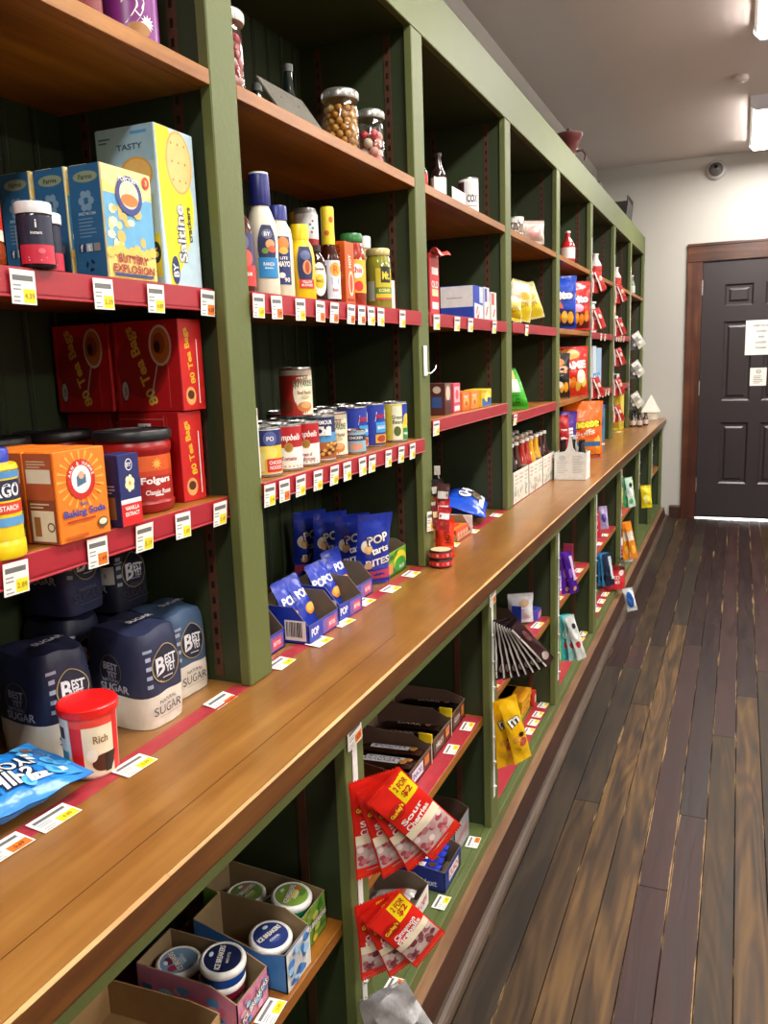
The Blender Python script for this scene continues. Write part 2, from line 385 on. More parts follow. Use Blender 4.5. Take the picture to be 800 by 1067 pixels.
def build_door():
    d = bpy.data.objects.new('door_1', None); COL.objects.link(d); d.location = (DX0, YWALL, 0); d['kind'] = 'structure'
    w, h, yf = DX1 - DX0, 2.03, -.008
    mb = MB()
    # leaf with six raised panels: stiles and rails stand proud of sunk fields
    cols = [(.165, .372), (.455, .662)]; rows = [(.296, .788), (.958, 1.573), (1.69, 1.855)]
    xs = sorted({.003, w - .003, *[a for c in cols for a in c]}); zs = sorted({.028, h - .004, *[a for r in rows for a in r]})
    for i in range(len(xs) - 1):
        for j in range(len(zs) - 1):
            hole = any(abs(xs[i] - c[0]) < 1e-6 for c in cols) and any(abs(zs[j] - r[0]) < 1e-6 for r in rows)
            if not hole: mb.box((xs[i], yf, zs[j]), (xs[i + 1], .035, zs[j + 1]), DOORP)
    leaf = mb.build('door_leaf', d)
    for c in cols:
        for r in rows:
            p = MB(); (a, b), (z0, z1) = c, r; k = .014; dp = .012; q = .032
            ring = [[(a, yf, z0), (b, yf, z0), (b, yf, z1), (a, yf, z1)], [(a + k, yf + dp, z0 + k), (b - k, yf + dp, z0 + k), (b - k, yf + dp, z1 - k), (a + k, yf + dp, z1 - k)],
                    [(a + q, yf + dp, z0 + q), (b - q, yf + dp, z0 + q), (b - q, yf + dp, z1 - q), (a + q, yf + dp, z1 - q)], [(a + q + .014, yf + .003, z0 + q + .014), (b - q - .014, yf + .003, z0 + q + .014), (b - q - .014, yf + .003, z1 - q - .014), (a + q + .014, yf + .003, z1 - q - .014)]]
            for m in range(3):
                for n in range(4): p.add([ring[m][n], ring[m][(n + 1) % 4], ring[m + 1][(n + 1) % 4], ring[m + 1][n]], [(0, 1, 2, 3)], DOORP)
            p.add(ring[3], [(0, 1, 2, 3)], DOORP); p.build('door_panel', leaf)
    for z in (.225, 1.005, 1.783):
        p = MB(); p.tube([(-.003, -.014, z), (-.003, -.014, z + .115)], .0065, CHROME, 10); p.box((-.002, -.0095, z), (.006, -.0075, z + .115), CHROME); p.build('hinge', d)
    p = MB(); p.prism([(-.02, 0), (.04, 0), (.04, .016), (-.008, .016)], 'x', 0, w, K('e9ecee', .25, .6)); p.box((.28, -.022, .0), (.287, -.0, .017), K('555555')); p.build('threshold', d)
    p = MB(); p.lathe([(0, 0), (.03, 0), (.03, .006), (.012, .01), (.012, .035), (.026, .045), (.028, .06), (.018, .07), (0, .072)], CHROME, 20)
    p.xf(Matrix.Translation((w - .065, -.008, .95)) @ Matrix.Rotation(PI / 2, 4, 'X')); p.build('door_knob', d)
    for nm, a, b, z0, z1, ax in (('casing', -.114, 0, 0, 2.0355, 'z'), ('casing', w, w + .114, 0, 2.0355, 'z'), ('head_casing', -.114, w + .114, 2.036, 2.172, 'x')):
        p = MB()
        p.rbox((a, -.022, z0), (b, 0, z1), FRAME if ax == 'z' else FRAMEX, .004, 2)
        if ax == 'x': p.rbox((a - .001, -.026, z1 - .02), (b + .001, 0, z1 + .004), FRAMEX, .005, 2)
        p.build(nm, d)
    p = MB(); p.box((-.006, 0, 0), (.003, .05, 2.036), K('170f0c', .7)); p.box((w - .003, 0, 0), (w + .006, .05, 2.036), K('170f0c', .7)); p.box((0, 0, 2.026), (w, .05, 2.036), K('170f0c', .7)); p.box((0, .036, 0), (w, .05, 2.03), K('170f0c', .7)); p.build('jamb', d)
build_door()
ysg = YWALL - .0092
def wallS(x, z): return lambda u, v: (Vector((x + u, ysg, z + v)), Vector((0, -1, 0)))
mb = MB(); S = wallS(0, 0); mb.box((0, ysg - .0006, 0), (.225, ysg + .0009, .264), PAPER); mb.off = .0012
for i, t in enumerate(['KEEP DOOR', 'CLOSED', 'AND', 'LOCKED', 'THANKS']): mb.text(S, t, .112, .222 - i * .042, .015, K('4c4a48'), bold=.02)
single('paper_notice', mb, 'larger white paper notice taped on the dark door', 'notice', (.762, 0, 1.309))
mb = MB(); mb.box((0, ysg - .0006, 0), (.118, ysg + .0009, .138), PAPER); mb.off = .0012
mb.ell(S, .06, .11, .017, .017, K('4a4846'), 24, 1); mb.ell(S, .06, .11, .0135, .0135, PAPER, 24, 1); mb.text(S, 'No', .06, .11, .012, K('4a4846'))
mb.lines(S, .025, .02, .095, .085, 5, '8d8a84', .35)
single('small_notice', mb, 'small square white notice with a round symbol under the larger paper on the door', 'notice', (.806, 0, 1.072))

# ceiling fittings
CY = .862
def fixture(y0, y1, label, cx=None, drop=0.):
    t = thing('ceiling_light', label, 'light', (cx or CY, y0, 2.812 - drop), 0, 'fluorescent ceiling lights')
    L = y1 - y0; w = .13; h = .075
    pr = [(-w, 0), (w, 0), (w, -.045), (w - .03, -h), (-w + .03, -h), (-w, -.045)]
    for e, a, b in (('end_cap', 0, .022), ('end_cap', L - .022, L)):
        p = MB(); p.prism([(x * 1.02, z * 1.06) for x, z in pr], 'y', a, b, K('dcdce6', .5, noise=.02)); p.build(e, t)
    p = MB(); p.prism([(-w, 0), (w, 0), (w, -.02), (-w, -.02)], 'y', .022, L - .022, WHITE); p.build('housing', t)
    EM = K('fffaf3', .5, emit=LAMP, noise=0); SD = K('f4f0ec', .5, emit=LAMP * .015, noise=0)
    p = MB(); p.prism([(-w + .012, -.02), (w - .012, -.02), (w - .012, -.05), (w - .03, -h + .003), (-w + .03, -h + .003), (-w + .012, -.05)], 'y', .022, L - .022, SD)
    p.add([(-w + .026, .03, -h - .0008), (w - .026, .03, -h - .0008), (w - .026, L - .03, -h - .0008), (-w + .026, L - .03, -h - .0008)], [(3, 2, 1, 0)], EM)
    if drop:                                  # only the added row: hung on rods, glowing top brightens the ceiling
        p.add([(-w + .01, .03, .002), (w - .01, .03, .002), (w - .01, L - .03, .002), (-w + .01, L - .03, .002)], [(0, 1, 2, 3)], K('fffaf4', .5, emit=LAMP * .7, noise=0))
        for q in (.12, L - .12): g = MB(); g.tube([(0, q, 0), (0, q, drop)], .006, CHROME); g.build('rod', t)
    p.build('diffuser', t)
LAMP = 26.
fixture(4.55, 5.68, 'wraparound fluorescent ceiling light nearest the door')
fixture(2.25, 3.37, 'wraparound fluorescent ceiling light second from the door')
fixture(-.05, 1.07, 'wraparound fluorescent ceiling light above the front counter')
fixture(-2.35, -1.23, 'wraparound fluorescent ceiling light behind the front counter')
for y0, q in ((3.4, 'far'), (1.1, 'middle'), (-1.2, 'near')): fixture(y0, y0 + 1.13, 'unseen added fluorescent fill light at the %s end of the right hand row' % q, 2.6, .5)  # row added out of view to brighten the ceiling and lower shelves
t = thing('smoke_detector', 'small round white smoke detector on the ceiling', 'detector', (.677, 4.13, 2.812))
mb = MB(); mb.lathe([(0, -.03), (.03, -.03), (.038, -.024), (.04, -.008), (.036, -.008), (.036, 0), (0, 0)], K('e7dedb'), 24); mb.build('cover', t)
mb = MB(); mb.lathe([(0, -.034), (.008, -.034), (.01, -.03)], K('c9bfbc'), 16); mb.build('test_button', t)
t = thing('security_camera', 'round dome security camera on the far wall above the door', 'camera', (.508, YWALL, 2.705), rot=(PI / 2, 0, 0))
mb = MB(); mb.lathe([(.0, 0), (.072, 0), (.072, .018), (.064, .03), (.05, .034)], K('b9b6b4', .4), 32); mb.build('mounting_ring', t)
mb = MB(); mb.lathe([(.05, .03), (.05, .04), (.046, .058), (.034, .074), (.018, .083), (0, .086)], K('5d5a5b', .12), 28); mb.build('dome', t)
mb = MB(); mb.ball((0, .012, .076), .017, K('0f0f10', .15)); mb.build('lens', t)

# ------------------------------------------------------------------ upper shelving
UP = thing('shelving_unit', 'long green painted wall shelving unit standing on the wooden counter', 'shelving', (0, 0, 0))
mb = MB(); mb.box((-.316, YK[0] - SW, ZC + .0006), (-.300, YWALL - .001, 2.15), GREEN_SHADE)
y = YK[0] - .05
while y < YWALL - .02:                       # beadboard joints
    mb.box((-.3005, y, ZC + .0006), (-.2988, y + .004, 2.12), K('1c2414', .7)); mb.tube([(-.2995, y + .012, ZC + .0006), (-.2995, y + .012, 2.12)], .0028, GREEN_SHADE, 6, False); y += .062
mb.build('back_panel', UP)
mb = MB(); mb.rbox((-.02, YK[0] - SW, ZT), (0, YWALL - .001, 2.257), GREEN, .002); mb.box((-.316, YK[0] - SW, 2.235), (-.02, YWALL - .001, 2.25), GREEN_SHADE); mb.box((-.30, YK[0] - SW, ZT), (-.02, YWALL - .001, ZT + .012), GREEN_SHADE)
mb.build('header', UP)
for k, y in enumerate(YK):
    mb = MB(); mb.rbox((-.02, y - SW, ZC + .0006), (0, y, ZT), GREEN, .002); mb.box((-.30, y - SW + .009, ZC + .0006), (-.0201, y - .009, ZT), GREEN_SHADE)
    d = mb.build('upright', UP)
    for sx in (-.066, -.25):
        mb = MB(); mb.box((sx - .008, y - SW + .007, ZC + .01), (sx + .008, y - SW + .0095, ZT - .01), STEEL)
        for q in range(46):
            mb.box((sx - .003, y - SW + .0064, ZC + .03 + q * .027), (sx + .003, y - SW + .0072, ZC + .042 + q * .027), K('17100c'))
        mb.build('shelf_standard', d)
def price_tag(mb, S, cu, cv, w=.036, h=.03, col='f3e02c', tilt=0., seed=1, bend=0.):
    o = random.Random(seed); c_, s_ = cos(tilt), sin(tilt)
    def T(u, v):
        p, n = S(cu + u * c_ - v * s_, cv + u * s_ + v * c_); return p + n * (bend * (v / h - .1) + .0006), n
    mb.rect(T, -w / 2, -h / 2, w / 2, h / 2, PAPER)
    mb.rect(T, -w * .02, -h * .46, w * .46, -h * .05, K(col, .5, noise=.02))
    mb.rect(T, -w * .42, h * .18, w * .4, h * .34, K('6d6d6b'))
    for q in (.02, -.1): mb.rect(T, -w * .42, h * q, -w * .1, h * (q + .05), K('9a9a97'))
    mb.lines(T, -w * .42, -h * .44, -w * .1, -h * .2, 2, 'a2a29f', .4, seed)
    mb.text(T, '%d.%d9' % (o.randint(1, 6), o.randint(1, 9)), w * .22, -h * .25, h * .17, K('b08a18' if col[0] == 'f' and col[1] == '3' else '8a3210'))
YEL, ORA = 'f3e02c', 'ee7a22'
def rail_tags(parent, ys, cols, z, x, seed, w=.033, tilt=()):
    for i, y in enumerate(ys):
        mb = MB(); S = front(1, 1, x=x + .0026)
        price_tag(mb, S, y, z - .003, w * 1.06, .038, ORA if cols[i] == 'o' else YEL, tilt[i] if i < len(tilt) else R.uniform(-.03, .03), seed + i, R.uniform(.0, .004)); mb.build('price_tag', parent)
RAILED = {(2, 3), (2, 2), (3, 3), (3, 2), (4, 3), (4, 2), (5, 3), (5, 2), (7, 3), (7, 2), (8, 3), (8, 2)}
TAGS = {(2, 3): ([-.354, -.224, -.12, .003], 'yyyo'), (2, 2): ([-.411, -.279, -.187, -.1, -.004], 'yoyyy'),
        (3, 3): ([.113, .171, .254, .331, .39, .466, .517, .566, .618, .745], 'yoyooooyyy'), (3, 2): ([.112, .162, .221, .289, .358, .417, .492, .542, .634, .712, .785], 'yoyyyyyyyyy'),
        (4, 3): ([.984, 1.155, 1.28, 1.537], 'yyyy'), (5, 3): ([1.978], 'y'), (4, 2): ([.962], 'y'), (5, 2): ([1.798], 'y'),
        (7, 3): ([3.764, 3.909], 'yy'), (7, 2): ([3.70, 3.861, 3.974, 4.091], 'yoyy'), (8, 3): ([4.41, 4.52, 4.63, 4.77], 'yyoy'), (8, 2): ([4.45, 4.6, 4.7], 'yyy')}
for b in range(1, 10):                        # bay b lies between uprights b-1 and b
    y0, y1 = YK[b - 1] - .009, YK[b] - SW + .009
    f0, f1 = YK[b - 1], YK[b] - SW
    for lv in (4, 3, 2):
        if b == 9 and lv != 4: continue
        z = {4: Z4, 3: Z3, 2: Z2B[b - 1]}[lv]; th = .022
        mb = MB(); fx = -.022 if (b <= 2 and lv != 4) else -.001
        mb.rbox((-.299, y0, z - th), (fx - .0, y1, z), WOODSHELF, .001) if fx < -.02 else (mb.box((-.299, y0, z - th), (-.021, y1, z), WOODSHELF), mb.rbox((-.021, f0 + .0005, z - th), (fx, f1 - .0005, z), WOODSHELF, .001))
        s = mb.build('shelf', UP)
        if (b, lv) in RAILED or b == 1 and lv != 4:
            lo, hi = (f0 + .001, f1 - .001) if fx < -.02 else (f0 + .002, f1 + (.012 if b == 3 else -.002))
            mb = MB(); X = .003 if fx > -.02 else -.0195
            mb.rbox((X - .0025, lo, z - .032), (X, hi, z), RED, .0008); mb.rbox((X - .006, lo, z - .034), (X + .002, hi, z - .0315), RED, .0006); mb.rbox((fx - .002, lo, z - .03), (X, hi, z - .0285), RED, .0003)
            mb.build('price_rail', s)
            if (b, lv) in TAGS: rail_tags(s, *TAGS[(b, lv)], z - .0195, X, b * 20 + lv * 7, .034 if b < 4 else .045)

# ------------------------------------------------------------------ countertop
CT = thing('countertop', 'long varnished brown wooden countertop running to the far wall', 'countertop', (0, 0, ZC))
mb = MB(); xb, xf_ = -.316, .195
mb.box((xb, -2.4, -.0394), (xf_ - .004, YWALL - .001, 0), WOODEDGE, top=WOODTOP)
mb.prism([(xf_ - .004, -.0394), (xf_ - .001, -.0394), (xf_, -.036), (xf_, -.004), (xf_ - .004, -.0005)], 'y', -2.4, YWALL - .001, WOODEDGE)
mb.box((.128, -2.4, -.0002), (.1292, .35, .0002), K('4a2a10')); mb.build('board', CT)
mb = MB(); o = random.Random(5); y = -2.4
while y < YWALL - .06:                        # worn, rounded front arris
    w = .0014 + o.random() * .0012; e = y + o.uniform(.03, .14); mb.add([(xf_ - .001 - w, y, .0004), (xf_ + .0004, y, -.0012 - w * .8), (xf_ + .0004, e, -.0012 - w * .8), (xf_ - .001 - w, e, .0004)], [(0, 1, 2, 3)], WORN); y = e
mb.build('worn_edge', CT)
for b in (1, 2, 3, 4, 5):
    mb = MB(); mb.rbox((-.032, YK[b - 1] + .004, .0002), (-.002, YK[b] - SW - .003, .0009), TAPE, .0002); mb.build('shelf_tape', CT)
for i, (x, y, c) in enumerate([(-.011, -.475, 'o'), (-.006, -.406, 'y'), (-.002, -.266, 'y'), (-.012, -.042, 'o'), (-.006, .135, 'y'), (.006, .262, 'y'), (-.004, .383, 'y'), (-.02, .53, 'y'), (-.004, .644, 'y'), (-.008, .787, 'y'), (-.012, 1.133, 'y'), (-.012, 1.328, 'y'), (-.012, 1.6, 'y'), (-.012, 3.2, 'y'), (-.012, 3.95, 'y'), (-.015, 4.75, 'y')]):
    mb = MB(); S = topf(1, 1, .0016); price_tag(mb, S, y, -x, .056 if y < 2 else .09, .034, ORA if c == 'o' else YEL, R.uniform(-.12, .12), i + 300, .006 if i == 3 else .002); mb.build('price_tag', CT)

# ------------------------------------------------------------------ lower shelving
LOW = thing('base_shelving_unit', 'low green base shelving unit under the wooden counter with dark toe board', 'shelving', (0, 0, 0))
XL = .169; ZB = .118; ZM = [.42, .42, .43, .446, .443, .439, .436, .436, .436]
mb = MB(); mb.box((-.316, YK[0] - SW, 0), (-.300, YWALL - .001, .785), GREEN_SHADE); mb.build('back_panel', LOW)
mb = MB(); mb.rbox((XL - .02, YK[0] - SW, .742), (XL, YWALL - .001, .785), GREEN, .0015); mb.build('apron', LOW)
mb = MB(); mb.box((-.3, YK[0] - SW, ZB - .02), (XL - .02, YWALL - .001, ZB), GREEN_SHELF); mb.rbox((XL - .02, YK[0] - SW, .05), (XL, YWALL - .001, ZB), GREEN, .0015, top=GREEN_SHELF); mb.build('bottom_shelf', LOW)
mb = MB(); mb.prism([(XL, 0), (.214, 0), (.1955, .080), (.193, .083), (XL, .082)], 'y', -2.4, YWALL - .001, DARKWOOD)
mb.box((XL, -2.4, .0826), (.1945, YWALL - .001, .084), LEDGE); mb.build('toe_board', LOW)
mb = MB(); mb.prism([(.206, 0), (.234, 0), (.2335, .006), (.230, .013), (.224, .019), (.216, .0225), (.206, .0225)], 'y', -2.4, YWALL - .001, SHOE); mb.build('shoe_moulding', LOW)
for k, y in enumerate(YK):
    mb = MB(); mb.rbox((XL - .02, y - SW, ZB + .0005), (XL, y, .742), GREEN, .0015); mb.box((-.30, y - SW + .009, ZB), (XL - .0201, y - .009, .785), GREEN_SHADE)
    d = mb.build('upright', LOW)
    for sx in (XL - .09, -.2):
        mb = MB(); mb.box((sx - .008, y - SW + .007, ZB + .01), (sx + .008, y - SW + .0095, .77), STEEL); mb.build('shelf_standard', d)
LT = {2: [(.136, -.186)], 3: [(.128, .801), (.13, .668)], 4: [(.128, 1.605), (.128, 1.456), (.128, 1.02)], 5: [(.128, 2.392), (.128, 2.246), (.13, 2.098), (.128, 1.95)], 6: [(.128, 3.159), (.128, 2.95), (.128, 2.75)]}
BT = {3: [(.143, .787), (.145, .53), (.14, .25)], 4: [(.128, 1.693), (.128, 1.61), (.128, 1.541), (.128, 1.47)], 5: [(.128, 2.521), (.128, 2.426)], 6: [(.13, 3.18), (.13, 3.05), (.13, 2.9)], 7: [(.13, 3.95)]}
for b in range(1, 10):
    y0, y1, z = YK[b - 1] - .009, YK[b] - SW + .009, ZM[b - 1]
    if b != 8:
        mb = MB(); mb.rbox((-.299, y0, z - .022), (XL - .0205, y1, z), WOODSHELF, .001); s = mb.build('shelf', LOW)
        if b in (3, 4, 5, 6, 7):
            mb = MB(); mb.rbox((XL - .072, y0 + .012, z + .0002), (XL - .0215, y1 - .012, z + .001), TAPE, .0003); mb.build('shelf_tape', s)
        for i, (x, y) in enumerate(LT.get(b, [])):
            mb = MB(); price_tag(mb, topf(1, 1, z + .0018), y, -x, .07 if b > 3 else .05, .03, YEL, R.uniform(-.1, .1), 500 + b * 9 + i); mb.build('price_tag', s)
    bs = next(c for c in LOW.children if c.name.startswith('bottom_shelf'))
    if b in (4, 5, 6):
        mb = MB(); mb.rbox((XL - .075, YK[b - 1] + .004, ZB + .0003), (XL - .0215, YK[b] - SW - .004, ZB + .0011), TAPE, .0003); mb.build('shelf_tape', bs)
    for i, (x, y) in enumerate(BT.get(b, [])):
        mb = MB(); price_tag(mb, topf(1, 1, ZB + .0018), y, -x, .05 if b < 5 else .08, .032, ORA if (b, i) in ((3, 0), (3, 2)) else YEL, R.uniform(-.1, .1), 700 + b * 9 + i); mb.build('price_tag', bs)
# ------------------------------------------------------------------ goods: shared makers
def carton(name, label, cat, at, d, w, h, col, deco=None, rz=0., group=None, rough=.45, flap=True, rot=None):
    """closed card box; deco(mb, front, side, top) prints it"""
    t = thing(name, label, cat, at, rz, group, rot)
    mb = MB(); c = col if isinstance(col, bpy.types.Material) else K(col, rough)
    mb.rbox((-d, 0, 0), (0, w, h), c, .0011)
    F, Sd, T = front(w, h), side(d, h), topf(w, d, h)
    if deco: deco(mb, F, Sd, T)
    mb.build('carton', t)
    if flap:                                   # the glued end flap stands a hair proud
        p = MB(); p.rbox((-d + .001, .0015, h - .0002), (-d * .45, w - .0015, h + .0005), c, .0001); p.build('top_flap', t)
    return t
def can(name, label, loc, Rr, h, deco=None, rz=-50., paper='f4f2ee', group=None, rim='b9bab8', cat='can'):
    t = thing(name, label, cat, loc, rz, group)
    mt = K(rim, .25, .9, noise=.04); g = .0035
    p = MB(); p.lathe([(0, .0015), (Rr * .9, .0015), (Rr * .93, 0), (Rr, .0005), (Rr + .0004, g), (Rr - .0012, g + .0005), (Rr - .0012, h - g - .0005), (Rr + .0004, h - g), (Rr, h - .0004), (Rr * .95, h), (Rr * .93, h - .003), (Rr * .7, h - .0034), (Rr * .68, h - .0028), (Rr * .4, h - .0034), (0, h - .0034)], mt, 40); p.build('tin', t)
    p = MB(); p.inc = .0001; pr = [(Rr - .0004, g + .001), (Rr - .0004, h - g - .001)]; p.lathe(pr, K(paper, .35), 48)
    if deco: deco(p, cylS(pr), Rr, h)
    p.build('paper_label', t)
    return t
def wrapS(prof): return cylS(prof)
def seg_arc(R_, deg): return R_ * math.radians(deg)
def vessel(name, label, cat, loc, prof, mat, cap=None, capmat=None, band=None, paper=None, deco=None, rz=-50., group=None, seg=36, sq=None, extra=None, capname='lid', lblname='paper_label', capsq=None):
    """a turned container: body, closure and wrapped label are separate parts"""
    t = thing(name, label, cat, loc, rz, group)
    p = MB(); p.lathe(prof, mat, seg, sq=sq); body = p.build('body', t)
    if cap: p = MB(); p.lathe(cap, capmat, seg, sq=capsq); p.build(capname, t)
    if band:
        z0, z1 = band; pr = [(r + .0005, z) for r, z in prof if z0 < z < z1]
        S0 = cylS(prof); ends = []
        for z in (z0, z1): ends.append((S0(0, z)[0].x + .0005, z))
        pr = [ends[0]] + pr + [ends[1]]
        p = MB(); p.inc = .00012
        if paper: p.lathe(pr, paper, max(seg, 44))
        if deco: deco(p, cylS(pr), max(r for r, _ in pr), z0, z1)
        p.build(lblname, t)
    if extra: extra(t)
    return t
def tray(mb, d, w, h, hf, outer, inner='7d6c58', th=.0018, hl=None, hr=None, hb=None, lip=None):
    """open display carton: low front, sloped sides; origin at the front near corner"""
    o, i = (outer if not isinstance(outer, str) else K(outer)), K(inner, .8)
    hb = hb or h
    mb.box((-d, 0, 0), (0, w, th), o, top=i)
    mb.prism([(0, 0), (w, 0), (w, hf), (0, hf)], 'x', -th, 0, i, mat0=i, mat1=o)
    mb.prism([(0, 0), (w, 0), (w, hb), (0, hb)], 'x', -d, -d + th, i, mat0=o, mat1=i)
    for y0, y1, m0, m1, hh in ((0, th, o, i, hl or h), (w - th, w, i, o, hr or h)):
        mb.prism([(-d, 0), (0, 0), (0, hf), (-d * .25, hh), (-d, hb)], 'y', y0, y1, i, mat0=m0, mat1=m1)
    return front(w, hf), side(d, hh)
def bag(name, label, loc, W, H, T, col, deco=None, rz=-50., seed=1, rot=None, group=None, cat='bag', back=None, seal=.012, part='pouch', fill=1., rough=.25, slump=.2, curl=0., nu=12, nv=16, hang=False, taper=0., wr=.0025):
    t = thing(name, label, cat, loc, rz, group, rot)
    mb = MB(); m_ = col if not isinstance(col, str) else foil(col, rough)
    S = pillow(mb, W, H, T, m_, back or m_, seal, nu, nv, seed, wr, slump=slump, curl=curl, taper=taper); mb.off = .0007; mb.inc = .0001
    if deco: deco(mb, S, W, H)
    z0 = -H if hang else (.0045 if rot is None else 0.)
    mb.xf(Matrix.Translation((0, 0, z0)))
    mb.build(part, t)
    n = 16                                   # crimped ends
    for zz, s in ((0, -1), (H, 1)):
        p = MB()
        for k in range(n):
            W_ = W * (1 - taper) if s > 0 else W; a = W_ * (k / n - .5); zq = zz + z0; x = curl if s > 0 else 0; p.add([(x + .0007, a, zq), (x + .0007, a + W_ / n, zq), (x + .0007, a + W_ / n / 2, zq + s * .004)], [(0, 1, 2)], m_)
        p.build('crimped_seal', t)
    return t
Vc = Vector

# ------------------------------------------------------------------ first bay, top shelf
def d_(p, S, Rr, z0, z1):
    p.rect(S, -seg_arc(Rr, 95), z0, seg_arc(Rr, 95), z1, K('7d2a80', .35), 18); p.text(S, '2', 0, .045, .055, WHITE, bold=.06); p.star(S, .017, .03, .011, .006, 12, WHITE)
    p.ell(S, .004, .02, .016, .01, K('a8763e'))
vessel('drink_tin', 'purple tin with a white swirl on the top left shelf', 'tin', (-.062, -.07, Z4 + .0006), [(0, 0), (.036, 0), (.038, .003), (.038, .15), (.036, .153), (0, .153)], K('8a2f8c', .3), band=(.004, .149), paper=K('8a2f8c', .35), deco=d_, rz=-40)
vessel('preserve_jar', 'dark red jar beside the purple tin on the top left shelf', 'jar', (-.06, -.17, Z4 + .0006), [(0, 0), (.026, 0), (.028, .004), (.028, .075), (.02, .09), (0, .09)], K('6b1016', .2), [(0, .088), (.024, .088), (.024, .103), (0, .104)], K('8a1a1c'), (.015, .06), K('7a1418'), rz=-40)
# ------------------------------------------------------------------ first bay, second shelf
def d_(p, S, Rr, z0, z1):
    p.rect(S, -seg_arc(Rr, 80), z0, seg_arc(Rr, 80), z1, K('f0e6d2'), 16); p.rect(S, -seg_arc(Rr, 80), z0 + .012, seg_arc(Rr, 80), z0 + .045, K('c9281f'), 16); p.text(S, 'SALSA', 0, z0 + .03, .011, WHITE, w=.035)
    p.text(S, 'O', .014, z1 - .012, .014, K('3a2a20')); p.ell(S, .012, z0 + .01, .012, .007, K('5d7a2c'))
vessel('salsa_jar', 'jar of orange salsa with cream and red label at the left edge', 'jar', (-.055, -.378, Z3 + .001), [(0, 0), (.027, 0), (.030, .004), (.030, .022), (.0285, .025), (.0285, .085), (.03, .09), (.026, .098), (.0215, .103), (0, .103)], K('8a3a12', .15, coat=.5), [(0, .1), (.0235, .1), (.0235, .116), (.022, .118), (0, .118)], K('3b4a36', .3), (.026, .084), None, d_, rz=-35)
def jarlet(loc, label, group=None):
    def d_(p, S, Rr, z0, z1):
        p.rect(S, -seg_arc(Rr, 62), z0, seg_arc(Rr, 62), z1, K('20233c'), 12); p.rect(S, -seg_arc(Rr, 62), z0, seg_arc(Rr, 62), z0 + .021, K('cf2b45'), 12)
        p.text(S, 'i', 0, z1 - .009, .009, WHITE); p.text(S, 'instant', 0, z1 - .019, .0032, WHITE); p.ell(S, .004, z0 + .014, .004, .003, K('e06a7e')); p.lines(S, -.011, z0 + .003, .011, z0 + .009, 2, 'e7a0aa')
        p.rect(S, -seg_arc(Rr, 95), z0 + .008, -seg_arc(Rr, 75), z1 - .01, K('c9c6be'), 3)
    return vessel('small_jar', label, 'jar', loc, [(0, 0), (.0185, 0), (.0195, .002), (.0195, .058), (.018, .061), (0, .061)], K('1d1c22', .2), [(0, .06), (.0202, .06), (.0204, .0715), (.0192, .073), (0, .073)], K('d9d9dc', .4), (.004, .057), None, d_, rz=-42, lblname='printed_label')
jarlet((-.026, -.318, Z3 + .001), 'small dark jar with a pink and navy label standing in front of blue cartons')
jarlet((-.066, -.262, Z3 + .001), 'small dark jar half hidden behind another beside the blue cartons')
def popcorn(mb, F, Sd, T):
    w, h, d = .098, .142, .052
    mb.rect(F, .001, .001, w - .001, h - .001, K('efcf72')); mb.rect(F, .001, .032, w - .001, h - .035, K('63a9d2'))
    o = random.Random(4)
    mb.poly(F, [(.001, h - .001), (w - .001, h - .001), (w - .001, h - .03), (.06, h - .045), (.001, h - .02)], K('f3dd93'))
    for k in range(16): mb.ell(F, o.uniform(.01, w - .01), o.uniform(.04, h - .05), o.uniform(.004, .009), o.uniform(.004, .009), K(o.choice(['f2d489', 'fff0c4', 'e3b65a', 'bfe0f0'])), 7, 1)
    for k in range(9): mb.ell(F, .006 + k * .0105, .033 + (k % 3) * .003, .008, .007, K('e8c158'), 8, 1)
    mb.ell(F, .05, h - .034, .026, .025, K('2c3c84')); mb.ell(F, .05, h - .033, .019, .018, K('f0d7b3')); mb.ell(F, .05, h - .04, .017, .008, K('d9772a')); mb.text(F, 'POPCORN', .05, h - .014, .006, WHITE)
    mb.ell(F, w - .012, h - .012, .007, .008, K('cf2d24')); mb.text(F, '3', w - .012, h - .012, .007, K('ffd94a'))
    mb.text(F, 'BUTTERY', w / 2, .026, .0105, K('9c1f2c'), w=.06, bold=.05); mb.text(F, 'EXPLOSION', w / 2, .0135, .0105, K('9c1f2c'), w=.082, bold=.05); mb.rect(F, .01, .004, w - .01, .0075, K('33407a'))
    B = '2f6594'
    mb.rect(Sd, .001, .001, d - .001, h - .001, K(B)); mb.ell(Sd, d * .55, h - .016, .02, .007, K('8c9a7e')); mb.text(Sd, 'Farms', d * .55, h - .016, .006, K('2b3a40'), w=.022)
    for k in range(6): mb.ell(Sd, d * .52 + .008 * cos(k * PI / 3), h * .68 + .009 * sin(k * PI / 3), .005, .005, K('7d9db6'), 8, 1)
    mb.text(Sd, 'SINCE THE CORN', d * .52, h * .57, .0036, K('c5d5e2'), w=.028); mb.lines(Sd, .012, .052, d - .01, .078, 6, '6f93b3', .4)
    for k, c in enumerate(('33406e', 'b9c2c8', '9a8f88')): mb.rect(Sd, .009 + k * .0125, .034, .019 + k * .0125, .044, K(c))
    mb.text(Sd, 'f', .014, .039, .009, WHITE, bold=.06); mb.text(Sd, 't', .0265, .039, .008, WHITE, bold=.06)
    for k in range(3): mb.poly(Sd, [(.026 + .008 * cos(2.1 * k + a), .017 + .008 * sin(2.1 * k + a)) for a in (.3, 1.3, 1.3)] + [(.026 + .0045 * cos(2.1 * k + 1.2), .017 + .0045 * sin(2.1 * k + 1.2)), (.026 + .0045 * cos(2.1 * k + .3), .017 + .0045 * sin(2.1 * k + .3))], K('18242f'))
